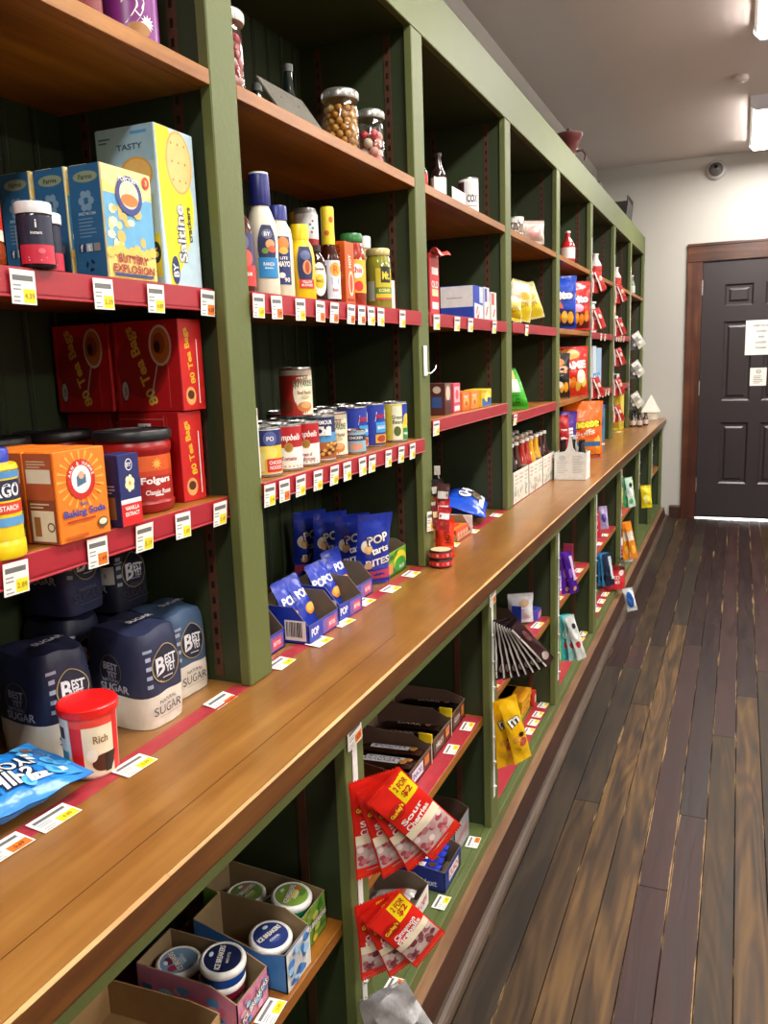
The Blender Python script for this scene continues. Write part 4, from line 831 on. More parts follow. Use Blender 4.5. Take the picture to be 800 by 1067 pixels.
def d_(p, S, Rr, z0, z1):
    p.band(S, .03, .098, lambda v: -.0145 * sin(PI * min(1, max(0, (v - .015) / .1))) ** .5, lambda v: .0175 * sin(PI * min(1, max(0, (v - .015) / .1))) ** .5, K('232b5c'), 8, 10); p.ell(S, .002, .082, .01, .009, K('5f6a96')); p.ell(S, .0045, .06, .009, .013, K('d99a5a')); p.ell(S, .0045, .06, .0045, .011, K('b5482c')); p.band(S, .022, .038, lambda v: -.012, lambda v: .019, K('d8342a'), 8, 3); p.text(S, 'YELLOW', .003, .0335, .0045, WHITE, w=.02); p.text(S, 'MUSTARD', .003, .0275, .0045, WHITE, w=.022)
vessel('mustard_bottle', 'yellow mustard squeeze bottle with a yellow cap', 'bottle', (-.047, .362, z), [(0, 0), (.025, 0), (.027, .005), (.027, .082), (.0235, .1), (.0165, .112), (.0165, .115), (0, .115)], K('edc716', .3), [(0, .112), (.0175, .112), (.0175, .136), (.0165, .14), (0, .14)], K('f2d017', .3), (.018, .099), None, d_, rz=-45, lblname='printed_label', capname='cap')
vessel('yellow_capped_bottle', 'tall bottle with a yellow cap standing behind the mustard', 'bottle', (-.182, .60, z), [(0, 0), (.019, 0), (.02, .004), (.02, .13), (.013, .16), (.0125, .17), (0, .17)], K('3a2410', .2), [(0, .168), (.0145, .168), (.0145, .21), (0, .212)], K('d8b41c', .35), (.03, .11), K('d9cfb4'), seg=24, capname='cap')
def d_(p, S, Rr, z0, z1):
    p.rect(S, -seg_arc(Rr, 90), z1 - .05, seg_arc(Rr, 90), z1, K('e9ebee'), 16); p.rect(S, -seg_arc(Rr, 90), z0, seg_arc(Rr, 90), z1 - .05, K('a8202c'), 16)
    for k, (u, v) in enumerate(((.006, .165), (.009, .15), (.012, .158), (.012, .172))): p.ell(S, u, v, .003, .0025, K(['4a8f5a', 'c04a4a'][k % 2]), 8, 1)
vessel('cooking_spray', 'white and red cooking spray tin behind the mustard bottle', 'can', (-.117, .522, z), [(0, 0), (.024, 0), (.0252, .003), (.0252, .188), (.023, .195), (0, .196)], K('c9cccf', .3, .6), [(0, .194), (.022, .194), (.022, .199), (0, .2)], K('b9bcc0', .3, .6), (.004, .187), None, d_, rz=-55)
def d_(p, S, Rr, z0, z1):
    p.ell(S, .003, .044, .016, .032, WHITE, 24, 2); p.ell(S, .003, .04, .0095, .014, K('e3c233')); p.text(S, 'BBQ', .003, .04, .006, K('6a4a10')); p.text(S, 'Sweet', .003, .064, .006, K('4a2a1a'))
vessel('barbecue_bottle', 'small dark sauce bottle with an oval white label', 'bottle', (-.05, .428, z), [(0, 0), (.021, 0), (.0225, .004), (.0225, .07), (.018, .086), (.0105, .096), (.0105, .1), (0, .1)], K('2a120c', .12), [(0, .098), (.012, .098), (.012, .11), (0, .111)], K('2a1a18'), (.008, .0775), None, d_, rz=-50, seg=28)
def d_(p, S, Rr, z0, z1):
    p.rect(S, -seg_arc(Rr, 80), z0, seg_arc(Rr, 80), z1, K('dfe3ec'), 16); p.ell(S, .008, z1 - .018, .013, .014, K('e8a52a')); p.text(S, 'R', .008, z1 - .018, .015, K('c8541c')); p.poly(S, [(-.002, z0 + .028), (.014, z0 + .03), (.014, z0 + .04), (-.002, z0 + .042)], K('2b3b8c')); p.text(S, 'hot', .006, z0 + .018, .007, K('c0503a')); p.lines(S, -.012, z0 + .004, .016, z0 + .013, 3, '8a90a0')
vessel('hot_sauce_bottle', 'dark sauce bottle with a long yellow wrapped neck', 'bottle', (-.05, .490, z), [(0, 0), (.0195, 0), (.021, .004), (.021, .088), (.0165, .106), (.0125, .116), (.0125, .122), (0, .122)], K('3a140c', .12), [(0, .118), (.0138, .118), (.0132, .15), (.0135, .188), (.0122, .1915), (0, .1915)], K('ecd22a', .35), (.01, .086), None, d_, rz=-48, seg=28, capname='neck_wrap', extra=lambda t: (lambda p: (p.ell(cylS([(.0137, .12), (.0134, .19)]), .004, .166, .005, .006, K('d8622a')), p.ell(cylS([(.0137, .12), (.0134, .19)]), -.006, .14, .005, .005, K('d8622a')), p.build('neck_seal', t)))(MB()))
def d_(mb, F, Sd, T):
    w, h, d = .044, .129, .03
    mb.rect(F, .0005, .0005, w - .0005, h - .0005, K('dd5a1e')); mb.ell(F, .026, .045, .012, .026, K('efe0c0')); mb.ell(F, .026, .045, .008, .02, K('c8401e')); mb.text(F, 'HOT', .022, .09, .012, WHITE, w=.026, rot=1.57); mb.rect(F, .004, .008, w - .004, .014, K('8a2a10'))
    mb.rect(Sd, .0005, .0005, d - .0005, h - .0005, K('d8581c')); mb.star(Sd, .016, .06, .012, .006, 8, K('e89a2c')); mb.text(Sd, 'PEPPER', .016, .1, .008, K('5a2008'), w=.05, rot=1.57)
carton('sauce_box', 'tall narrow orange carton between the yellow necked bottle and the salsa', 'box', (-.03, .523, z), .03, .044, .129, 'dd5a1e', d_)
def d_(p, S, Rr, z0, z1):
    p.rect(S, -seg_arc(Rr, 85), z0, seg_arc(Rr, 85), z1, K('e6b02a'), 18); p.ell(S, .004, z1 - .024, .018, .015, WHITE); p.text(S, 'Chis', .004, z1 - .022, .013, K('b8202a'), w=.028, bold=.05); p.ell(S, .009, z0 + .014, .011, .011, K('cf2c1e')); p.ell(S, -.008, z0 + .01, .007, .006, K('4f8a2c')); p.rect(S, -seg_arc(Rr, 85), z0, -seg_arc(Rr, 40), z1, K('c8742a'), 6)
vessel('salsa_jar', 'jar of red salsa with a green lid and yellow label', 'jar', (-.06, .622, z), [(0, 0), (.026, 0), (.0285, .004), (.0285, .105), (.024, .128), (.0215, .136), (.0215, .141), (0, .141)], K('9a2a14', .12, coat=.5), [(0, .138), (.0238, .138), (.0245, .14), (.0245, .152), (.0225, .156), (0, .157)], K('2f7a3a', .35), (.03, .1), None, d_, rz=-55)
vessel('white_capped_bottle', 'clear bottle with a white cap standing behind the relish', 'bottle', (-.105, .79, z), [(0, 0), (.018, 0), (.02, .004), (.02, .12), (.015, .14), (.0135, .15), (0, .15)], K('b9a070', .2), [(0, .148), (.016, .148), (.0165, .172), (.015, .175), (0, .175)], K('e9e7e0', .35), (.03, .11), K('dcd6c6'), capname='cap', seg=24)
def d_(p, S, Rr, z0, z1):
    p.rect(S, -seg_arc(Rr, 25), z0 + .012, seg_arc(Rr, 60), z1, K('c9b81f'), 10); p.rect(S, -seg_arc(Rr, 2), z1 - .032, seg_arc(Rr, 50), z1 + .004, K('1d2014'), 8); p.text(S, "Mt.", seg_arc(Rr, 24), z1 - .016, .018, K('e3cf2c'), w=.02, bold=.05); p.rect(S, -seg_arc(Rr, 25), z0 + .022, seg_arc(Rr, 60), z0 + .036, K('5a7a24'), 10); p.text(S, 'KOSHER', seg_arc(Rr, 18), z0 + .029, .008, K('f0e690'), w=.03); p.rect(S, -seg_arc(Rr, 70), z0 + .006, -seg_arc(Rr, 30), z0 + .05, K('9fb0a0'), 6); p.rect(S, -seg_arc(Rr, 25), z0 + .008, seg_arc(Rr, 60), z0 + .013, K('c0503a'), 8)
vessel('pickle_jar', 'jar of green pickles with a pale lid and yellow label', 'jar', (-.045, .732, z), [(0, 0), (.027, 0), (.029, .004), (.029, .1), (.0275, .112), (.025, .118), (.025, .122), (0, .122)], K('8a8a2c', .1, coat=.6), [(0, .119), (.0268, .119), (.0275, .121), (.0275, .132), (.0255, .135), (0, .1355)], K('c4b878', .35, .3), (.012, .09), None, d_, rz=-55)
vessel('seasoning_bottle', 'slim white labelled bottle against the panel beside the pickles', 'bottle', (-.07, .842, z), [(0, 0), (.017, 0), (.018, .003), (.018, .075), (.012, .09), (.012, .1), (0, .1)], K('3a2418', .2), [(0, .098), (.013, .098), (.013, .112), (0, .113)], K('22201e'), (.006, .074), K('e9e6dc'), seg=24)
# ------------------------------------------------------------------ second bay, cans
z = Z2B[2] + .0008
def d_(p, S, Rr, h):
    p.rect(S, -seg_arc(Rr, 100), .006, seg_arc(Rr, 100), h - .006, K('e3c23a'), 20); p.rect(S, -seg_arc(Rr, 100), h * .62, seg_arc(Rr, 100), h - .006, K('232a66'), 20); p.ell(S, .006, h * .76, .013, .013, K('56609a')); p.text(S, 'PO', .006, h * .76, .008, WHITE); p.ell(S, .0, h * .48, .02, .012, K('f0d868')); p.rect(S, -.002, .008, .034, h * .36, K('cc2a26'), 6); p.text(S, 'CHICKEN', .016, h * .28, .0065, WHITE, w=.028); p.text(S, 'NOODLE', .016, h * .18, .0065, WHITE, w=.026); p.rect(S, -.03, .01, -.006, h * .5, K('e9dd9a'), 4)
can('soup_can', 'blue and yellow noodle soup can at the left end of the row', (-.045, .186, z), .031, .088, d_, -48)
def tomato(a, b):
    def d_(p, S, Rr, h):
        p.rect(S, -seg_arc(Rr, 170), h * .5, seg_arc(Rr, 170), h - .005, K('b01a20'), 34); p.rect(S, -seg_arc(Rr, 170), h * .12, seg_arc(Rr, 170), h * .5, K('efece4'), 34); p.text(S, 'Campbells', 0, h * .7, .0155, WHITE, w=.052, shear=.3, bold=.02); p.ell(S, 0, h * .5, .0085, .0085, K('b08a3c')); p.ell(S, 0, h * .5, .006, .006, K('9a742c'))
        p.text(S, a, 0, h * .27, .0075, K('9c1c22'), w=.03 if not b else .022); 
        if b: p.text(S, b, 0, h * .17, .0075, K('9c1c22'), w=.035)
        for k in range(-5, 6): p.star(S, k * .0075, .009, .0022, .001, 5, K('b08a3c'))
    return d_
can('soup_can', 'red and white tomato soup can in the front row', (-.045, .263, z), .031, .087, tomato('Tomato', ''), -50)
can('soup_can', 'red and white cream of mushroom soup can in the front row', (-.045, .332, z), .031, .087, tomato('Cream of', 'Mushroom'), -52)
def d_(p, S, Rr, h):
    p.rect(S, -seg_arc(Rr, 150), h * .62, seg_arc(Rr, 150), h - .005, K('1f2a5a'), 30); p.rect(S, -seg_arc(Rr, 150), .006, seg_arc(Rr, 150), h * .42, K('9c5a2c'), 30); p.rect(S, -seg_arc(Rr, 150), h * .42, seg_arc(Rr, 150), h * .62, K('4f9ad0'), 30); o = random.Random(2)
    for k in range(26): p.ell(S, o.uniform(-.04, .04), o.uniform(.01, h * .42), .004, .0035, K(o.choice(['7a2a14', 'c8501c', 'd9a04a', '4a2410'])), 7, 1)
    p.text(S, 'ARMOUR', .003, h * .84, .0085, WHITE, w=.034, bold=.05); p.text(S, 'Chili', .003, h * .66, .019, WHITE, w=.03, bold=.07)
can('chili_can', 'blue and brown chili can between the mushroom soup and the beefy can', (-.045, .401, z), .032, .094, d_, -52)
def beef(p, S, Rr, h):
    p.rect(S, -seg_arc(Rr, 170), .006, seg_arc(Rr, 170), h - .006, K('b0241c'), 34); p.band(S, .006, h - .006, lambda v: -.012 + .25 * (v - h * .5) ** 2 * 40, lambda v: .046, K('ebe0c4'), 10, 6); p.rect(S, -seg_arc(Rr, 170), h * .84, seg_arc(Rr, 170), h - .006, K('b9b39a'), 34); p.text(S, 'BOYARDEE', .012, h * .68, .0125, K('5b7a58'), w=.046, bold=.05); p.text(S, 'Chef', .012, h * .79, .007, K('6a8a66'), w=.018); p.text(S, 'Beef Ravioli', .013, h * .5, .0075, K('8a6a3a'), w=.032); p.ell(S, .012, h * .22, .017, .01, K('cf7a3c')); p.ell(S, .014, h * .25, .011, .006, K('e0a868')); p.ell(S, -.024, h * .24, .012, .014, K('7a2a12')); p.ell(S, .013, h * .41, .01, .004, K('c9b88a'))
can('ravioli_can', 'red and cream ravioli can stacked alone on top of the others', (-.092, .397, z + .0885), .033, .1, beef, -50, 'b0241c')
def d_(p, S, Rr, h): p.rect(S, -seg_arc(Rr, 170), .006, seg_arc(Rr, 170), h - .006, K('2a4a9a'), 34); p.rect(S, -.02, h * .3, .026, h * .7, K('cfd6e4'), 8)
for y, x in ((.31, -.118), (.394, -.125)): can('soup_can', 'blue can in the second row under the stacked ravioli can' if y < .35 else 'plain tin in the second row behind the chili can', (x, y + .004, z), .031, .087, d_ if y < .35 else tomato('Tomato', ''), -50)
can('ravioli_can', 'cream and red beef can at the right of the chili', (-.052, .470, z), .0325, .095, beef, -62, 'b0241c')
def d_(p, S, Rr, h):
    p.rect(S, -seg_arc(Rr, 170), .005, seg_arc(Rr, 170), h - .005, K('8fb4c8'), 30); p.rect(S, -seg_arc(Rr, 170), h * .55, seg_arc(Rr, 170), h * .8, K('2a2f4a'), 30); p.text(S, 'CHICKEN', .002, h * .68, .006, WHITE, w=.03); p.ell(S, .004, h * .3, .014, .007, K('d99a7a')); p.poly(S, [(-.014, .008), (.02, .008), (.02, .012), (-.014, .018)], K('b03a34'))
can('meat_can', 'short pale blue tin in front of the large blue cans', (-.034, .539, z), .026, .051, d_, -58)
for i, (x, y, lb) in enumerate([(-.12, .55, 'black topped tin behind the short pale blue tin'), (-.146, .640, 'tin in the back row behind the blue cans'), (-.19, .50, 'tin deep in the back row left of centre'), (-.14, .73, 'tin in the back row behind the corn')]):
    can('soup_can', lb, (x, y, z), .032, .096, (lambda c: (lambda p, S, Rr, h: (p.rect(S, -seg_arc(Rr, 170), .006, seg_arc(Rr, 170), h - .006, K(c), 34), p.rect(S, -.02, h * .35, .024, h * .75, K('d8d4c8'), 8))))(['2a3f8c', '23306e', '7a2420', '8a7a34'][i]), -55)
def beans(p, S, Rr, h):
    p.rect(S, -seg_arc(Rr, 170), .006, seg_arc(Rr, 170), h - .006, K('24389c'), 34); p.rect(S, -seg_arc(Rr, 80), .02, -seg_arc(Rr, 20), h - .012, K('5f9ac8'), 8); p.lines(S, -seg_arc(Rr, 76), .03, -seg_arc(Rr, 26), h - .03, 6, '2a4a80', .35); p.poly(S, [(.012, h * .58), (.05, h * .62), (.05, h * .84), (.016, h * .8)], WHITE); p.text(S, 'BRIGHT', .03, h * .7, .01, K('c02a2a'), w=.03, bold=.05); p.rect(S, .012, .008, .05, h * .28, K('e3a23a'), 6); p.ell(S, .03, h * .18, .014, .008, K('a8401c')); p.rect(S, .014, h * .32, .05, h * .56, K('3f9ad8'), 6); p.text(S, 'BEANS', .031, h * .44, .008, WHITE, w=.026)
can('bean_can', 'large deep blue can with a white flash beside the corn', (-.062, .690, z), .0355, .1, beans, -66, '24389c')
can('bean_can', 'deep blue can half hidden left of the large blue one', (-.068, .606, z), .034, .098, beans, -62, '24389c')
def d_(p, S, Rr, h):
    p.rect(S, -seg_arc(Rr, 170), .006, seg_arc(Rr, 170), h - .006, K('e3d44a'), 34); p.rect(S, -seg_arc(Rr, 14), .006, seg_arc(Rr, 30), h - .01, K('f0eccc'), 8); p.text(S, 'Green', 0.004, h * .62, .0095, K('3a5a2a'), w=.026); p.text(S, 'Beans', .006, h * .5, .0095, K('3a5a2a'), w=.026); p.ell(S, .004, h * .27, .009, .012, K('5a6a2c')); p.rect(S, seg_arc(Rr, 32), h * .5, seg_arc(Rr, 90), h - .006, K('2338a0'), 8); p.ell(S, seg_arc(Rr, 60), h * .56, .012, .014, K('ecc83a')); p.rect(S, seg_arc(Rr, 34), .006, seg_arc(Rr, 90), h * .34, K('2f8a4a'), 8); p.text(S, 'FRESH', seg_arc(Rr, 58), h * .2, .006, WHITE)
can('vegetable_can', 'yellow and green vegetable can at the right end of the row', (-.045, .800, z), .031, .097, d_, -62)
def d_(mb, F, Sd, T):
    mb.rect(F, .0005, .0005, .0255, .1215, K('eceae2')); mb.rect(Sd, .0005, .0005, .0495, .1215, K('e6e4dc')); mb.rect(F, .003, .07, .02, .095, K('4a8ac8')); mb.text(F, 'Y', .012, .08, .016, WHITE); mb.rect(Sd, .03, .06, .048, .09, K('4a8ac8')); mb.rect(F, .003, .11, .023, .12, K('c8403a'))
carton('soup_box', 'slim white carton standing beside the green post at the row end', 'box', (-.032, .124, z), .05, .026, .122, 'eceae2', d_)
# ------------------------------------------------------------------ second bay, counter: toaster pastry bites
z = ZC + .0008; PB = '2138a8'
def bites(mb, S, W, H):
    mb.ell(S, -W * .28, H * .56, .012, .015, K('e9dfc8')); mb.ell(S, -W * .22, H * .52, .01, .012, K('d9b070'))
    mb.text(S, 'POP', W * .06, H * .66, .026, K('141c5a'), w=.058, rot=.2, bold=.09); mb.off += .0005; mb.text(S, 'POP', W * .06, H * .66, .022, WHITE, w=.052, rot=.2, bold=.05)
    mb.text(S, 'tarts', W * .12, H * .5, .018, K('141c5a'), w=.05, rot=.2, bold=.09); mb.off += .0005; mb.text(S, 'tarts', W * .12, H * .5, .0155, WHITE, w=.046, rot=.2, bold=.04)
    mb.text(S, 'BITES', W * .08, H * .33, .018, WHITE, w=.062, rot=.15, bold=.05); mb.rect(S, -W * .47, H * .06, W * .47, H * .2, K('c24a78'), 8); mb.ell(S, -W * .2, H * .28, .01, .008, K('d8a878'))
for i, (x, y, rz, cu) in enumerate([(-.062, .672, -42, .03), (-.128, .69, -44, .026), (-.192, .70, -40, .02), (-.25, .70, -36, .02)]):
    bag('snack_pouch', ['blue pastry bites pouch standing nearest the counter front', 'blue pastry bites pouch standing second from the front', 'blue pastry bites pouch standing third from the front in shade', 'blue pastry bites pouch standing deepest in shade'][i], (x, y, z), .088, .172 if i == 0 else .165, .034, PB, bites, rz, 20 + i, group='standing pouches of pastry bites', slump=.5, curl=cu, rot=None)
def pop_tray(at, w, d, lb, n, hf=.036, h=.072, rz=0., bar=True):
    t = thing('display_carton', lb, 'box', at, rz, 'blue display cartons of pastry bites'); mb = MB(); F, Sd = tray(mb, d, w, h, hf, '2039ae', '6f604e')
    mb.text(F, 'POP', w * .2, hf * .55, .016, WHITE, w=.03, bold=.05); mb.rect(F, w * .45, .003, w * .95, hf - .004, K('7a5aa0')); mb.rect(F, w * .62, .006, w * .9, hf - .01, K('d8506a')); mb.text(F, 'BITES', w * .76, hf * .45, .008, WHITE)
    if bar: mb.bars(Sd, d - .052, .006, d - .006, .046, n=12)
    mb.build('carton', t)
    proto = None
    for k in range(n):
        loc = Vector(at) + Matrix.Rotation(math.radians(rz), 3, 'Z') @ Vector((-d * (.34 + .0 * k), w * (k + .5) / n, .0075))
        proto_ = bag('snack_pouch', lb.replace('open blue display carton', 'small blue pouch lying inside the display carton'), loc, min(.085, w / n * .84), .108, .022, PB, lambda mb, S, W, H: (mb.text(S, 'POP', 0, H * .62, .018, WHITE, w=.04, bold=.05), mb.ell(S, W * .1, H * .3, .018, .012, K('e08a3c')), mb.ell(S, W * .1, H * .32, .012, .008, K('efc060'))), 0, 40 + k, rot=(0, -.36 - .1 * (k % 2), math.radians(rz)), group='small pouches inside the display cartons', nu=8, nv=10)
pop_tray((-.046, .102, z), .118, .13, 'open blue display carton tucked against the green post', 1)
pop_tray((-.004, .240, z), .128, .13, 'open blue display carton with a bar code', 2)
pop_tray((-.010, .384, z), .098, .13, 'open blue display carton third from the post', 2, rz=-4)
pop_tray((-.036, .494, z), .118, .12, 'open blue display carton fourth from the post', 1)
t = thing('display_carton', 'open green and yellow snack carton standing beside the second post', 'box', (-.046, .724, z), 0); mb = MB(); F, Sd = tray(mb, .11, .128, .076, .062, '74ad3a', '776853')
mb.rect(F, .002, .002, .126, .02, K('2f7a34')); mb.ell(F, .085, .03, .04, .026, K('e3d233'), 20, 2); mb.ell(F, .085, .022, .036, .018, K('3f9a3c'), 20, 2); mb.text(F, 'FRUIT', .045, .049, .013, K('2a5a24'), w=.06, rot=.12, bold=.03); mb.rect(F, .008, .008, .036, .034, K('dd8a4a')); mb.text(F, 'PLUS', .095, .014, .01, WHITE, w=.03)
mb.rect(Sd, .05, .048, .108, .062, K('2a7fb8')); mb.rect(Sd, .05, .028, .108, .047, K('e8d42c')); mb.rect(Sd, .002, .002, .108, .026, K('3f8f4a')); mb.text(Sd, 'BARS', .08, .014, .011, K('cfe0c0'), w=.03); mb.build('carton', t)
# ------------------------------------------------------------------ third bay
z = 1.786 + 0
def sbottle(lb, loc, Rr, h, glass, capc, lab, rz=-60, grp=None, name='bottle', neck=.35):
    return vessel(name, lb, 'bottle', loc, [(0, 0), (Rr * .92, 0), (Rr, .004), (Rr, h * .52), (Rr * .8, h * .62), (Rr * neck * 1.15, h * .78), (Rr * neck, h * .95), (0, h * .95)], K(glass, .08, coat=.5), [(0, h * .94), (Rr * neck * 1.25, h * .94), (Rr * neck * 1.25, h), (0, h)], K(capc, .35, .3), (h * .14, h * .48), K(lab, .4), None, rz, grp, 20, capname='cap')
sbottle('small red labelled bottle standing beside the second post on the top shelf', (-.05, 1.04, Z4 + .003), .02, .085, '3a1a14', '8a8a88', 'b8302c')
sbottle('taller bottle with a red and white label behind two white cards', (-.055, 1.2, Z4 + .003), .021, .125, '2a1a16', '2b2b2e', 'e9e4de')
for y, x, w, h, lb in ((1.045, -.012, .09, .034, 'small white card with a round mark on the top shelf edge'), (1.19, -.012, .12, .034, 'wider white card in front of the taller bottle on the top shelf')):
    mb = MB(); mb.rbox((-.002, 0, 0), (0, w, h), PAPER, .0003); mb.prism([(-.002, .002), (-.022, 0), (-.0205, 0), (-.002, .004)], 'y', .002, w - .002, PAPER); F = front(w, h); mb.ell(F, w * .4, h * .5, h * .25, h * .25, K('8a9aa0')); mb.ell(F, w * .4, h * .5, h * .19, h * .19, PAPER); single('shelf_card', mb, lb, 'card', (x, y, Z4 + .0026))
def d_(p, S, Rr, h):
    p.rect(S, -seg_arc(Rr, 170), .006, seg_arc(Rr, 170), h - .012, K('e3e3e4'), 34); p.rect(S, -seg_arc(Rr, 120), h * .3, -seg_arc(Rr, 35), h - .012, K('4a2c34'), 12); p.text(S, 'COZ', .006, h * .42, .022, K('2b2230'), w=.034, bold=.05); p.rect(S, -.02, h * .2, .026, h * .22, K('8a8a90'), 6)
t = can('drink_can', 'white and dark drink can alone on the top shelf of the third bay', (-.05, 1.462, Z4 + .0028), .0305, .104, d_, -62)
z = Z3 + .0008
def d_(mb, F, Sd, T):
    w, h, d = .07, .15, .055
    for v, c in ((.012, 'e9e4de'), (.045, 'f0d0a0'), (.1, 'efe8e4')): mb.rect(F, .012, v, w - .01, v + .018, K(c))
    mb.rect(Sd, .03, .01, d - .004, h * .93, K('3a2f34')); mb.rect(Sd, .004, .004, .02, h - .004, K('d9c9c9')); mb.text(F, 'OLD', w / 2, .075, .018, WHITE, w=.05)
t = carton('snack_box', 'red upright display carton with a torn open flap beside the post', 'box', (-.012, .992, z), .055, .07, .152, 'c22a30', d_)
mb = MB(); S_ = lambda u, v: Vector((.0 + .03 * v + .004 * sin(9 * u), u * .085 - .004, .152 + .012 * sin(v * 2.6) - .012 * v * v + .004 * sin(5 * u + v * 4)))
mb.grid([[S_(i / 10, j / 6) for j in range(7)] for i in range(11)], K('cf4038', .4), True); mb.build('torn_flap', t)
def d_(mb, F, Sd, T):
    w, h, d = .1, .098, .105
    mb.rect(Sd, .001, h * .36, d - .001, h - .001, K('dfe0e4')); mb.rect(Sd, .02, h * .62, .07, h * .66, K('b9b0b8')); mb.rect(F, .001, .001, w * .6, h - .001, K('2743b0')); mb.poly(F, [(.01, h * .48), (w - .002, h * .42), (w - .002, .002), (.01, .002)], K('ece9e6')); mb.ell(F, w * .45, h * .2, .016, .018, K('c43a34')); mb.poly(F, [(w * .35, h * .1), (w * .5, h * .12), (w * .6, h * .36), (w * .46, h * .34)], WHITE); mb.rect(F, w * .62, h * .5, w - .002, h - .002, K('c9d4ea'))
carton('snack_box', 'blue and white carton lying beside the red display carton', 'box', (-.012, 1.371, z), .105, .1, .098, '2743b0', d_)
def d_(mb, F, Sd, T):
    w, h = F_w, F_h
    mb.rect(F, .004, .004, w - .004, h * .55, K('e9e4e0')); mb.rect(F, .004, h * .55, w * .5, h - .004, K(F_c)); mb.poly(F, [(w * .2, h * .12), (w * .45, h * .14), (w * .75, h * .42), (w * .5, h * .4)], K('c43a34'))
F_w, F_h, F_c = .055, .1, '3a4fae'
carton('snack_box', 'narrow carton with a red slash, second right of the blue carton', 'box', (-.012, 1.49, z), .08, .055, .1, 'd6d2d4', d_)
F_w, F_h, F_c = .06, .09, 'd04a4a'
carton('snack_box', 'narrow pale carton with a red slash against the third post', 'box', (-.012, 1.57, z), .08, .06, .09, 'dcd8d2', d_)
z = 1.2008
def d_(mb, F, Sd, T):
    mb.rect(F, .002, .04, .048, .085, K('8a6a5a')); mb.ell(F, .025, .06, .018, .02, K('d9c4b0')); mb.rect(F, .002, .004, .048, .03, K('4a2420')); mb.rect(Sd, .02, .02, .05, .05, K('3a5a9a')); mb.ell(Sd, .036, .07, .012, .01, K('d9c4b0'))
carton('cake_box', 'brown carton with pale pictures beside the second post', 'box', (-.022, 1.12, z), .06, .052, .088, '5a2f2a', d_)
def d_(mb, F, Sd, T): mb.rect(F, .006, .03, .054, .075, K('f0c0c4')); mb.ell(F, .03, .052, .014, .015, K('d94a5a')); mb.rect(F, .006, .006, .054, .02, K('efe4e0'))
carton('cake_box', 'pink carton standing next to the brown carton', 'box', (-.022, 1.196, z), .06, .062, .085, 'cf4a62', d_)
def d_(mb, F, Sd, T): mb.ell(F, .036, .026, .026, .016, K('f2b060')); mb.text(F, 'PEANUT', .036, .042, .008, WHITE, w=.05); mb.ell(F, .036, .02, .014, .008, K('b8561c'))
carton('cake_box', 'low orange carton right of the pink one', 'box', (-.024, 1.285, z), .07, .074, .054, 'e0701e', d_)
carton('cake_box', 'second low orange carton beside the yellow one', 'box', (-.024, 1.372, z), .07, .08, .054, 'e58428', d_)
def d_(mb, F, Sd, T): mb.rect(F, .002, .002, .108, .026, K('3a62a8')); mb.ell(F, .06, .03, .03, .016, K('f4e070')); mb.ell(F, .075, .02, .016, .009, K('2a3a6a')); mb.rect(F, .002, .045, .05, .052, K('c8a020'))
carton('cake_box', 'low yellow and blue carton at the right of the orange cartons', 'box', (-.02, 1.475, z), .06, .11, .055, 'e6c22a', d_)
z = ZC + .0012
t = None
for k, lb in ((0, 'lower of two stacked round red tins in front of the second post'), (1, 'upper of two stacked round red tins in front of the second post')):
    t = thing('round_tin', lb, 'tin', (.036, .890, z + k * .0225), -60, 'stacked round red tins'); p = MB(); p.lathe([(0, 0), (.0285, 0), (.030, .002), (.030, .019), (.0285, .0215), (0, .0215)], K('17120f', .35), 36); p.build('tin', t)
    p = MB(); pr = [(.0305, .004), (.0305, .0175)]; p.lathe(pr, K('c3242a', .35), 36); S = cylS(pr)
    for a in range(-6, 7): p.rect(S, seg_arc(.03, a * 26 - 7), .007, seg_arc(.03, a * 26 + 5), .0145, K('e8a0a0' if a % 2 else 'd94a4a'), 3)
    p.build('label', t); p = MB(); p.lathe([(0, .0218), (.0262, .0218), (.0262, .0222), (0, .0222)], K('e0c79a', .5), 32); p.build('top_label', t)
# packets hung on a wire beside the second post
t = thing('wire_hook', 'bent wire hook with a pale tag fixed to the second post above the counter', 'hook', (.006, .95, 1.0)); mb = MB(); mb.tube([(0, 0, -.08), (.012, .0, -.03), (.014, .002, .02), (.006, .0, .055), (.0, 0, .07)], .0022, CHROME); mb.build('wire', t); mb = MB(); mb.rbox((-.004, -.002, .056), (.012, .0, .08), K('d9d4c8'), .0004); mb.build('tag', t)
for i, (dx, dy, dz, c, c2, h, a) in enumerate([(.006, 0, .03, '2a2326', 'd9d4cc', .07, 6), (.03, -.006, .02, '4a2c2c', 'c9c4bc', .075, -6), (.004, -.004, -.012, '8a6a3a', 'efe6d0', .06, 10), (.03, -.01, -.018, 'a8242c', 'efe0d8', .07, -4), (.014, -.014, -.036, '7a3036', 'e8d4a0', .06, 4), (.036, -.016, -.04, 'b02a34', 'e9d9d9', .06, -8)]):
    bag('hanging_packet', 'small dark and red snack packet hanging in the cluster on the wire hook', (.004 + dx, .936 + dy, 1.015 + dz), .034, h, .012, c, lambda mb, S, W, H: (mb.rect(S, -W * .4, H * .5, W * .4, H * .75, K(c2), 4), mb.ell(S, 0, H * .3, W * .3, H * .12, K('c9483c'))), seed=i, rot=(math.radians(a), 0, math.radians(-66)), group='packets on the wire hook', nu=6, nv=8, hang=True)
bag('hanging_pouch', 'bright orange red pouch leaning on the second post above the round tins', (.022, .965, ZC + .112), .052, .108, .02, 'e63a1c', lambda mb, S, W, H: (mb.text(S, 'HOT', W * .1, H * .55, .014, K('5a1408'), w=.035, rot=1.57), mb.band(S, H * .1, H * .3, lambda v: -W * .4, lambda v: W * .4, K('f06a3a'), 6, 3)), rot=(0, math.radians(2), math.radians(-62)), hang=True)
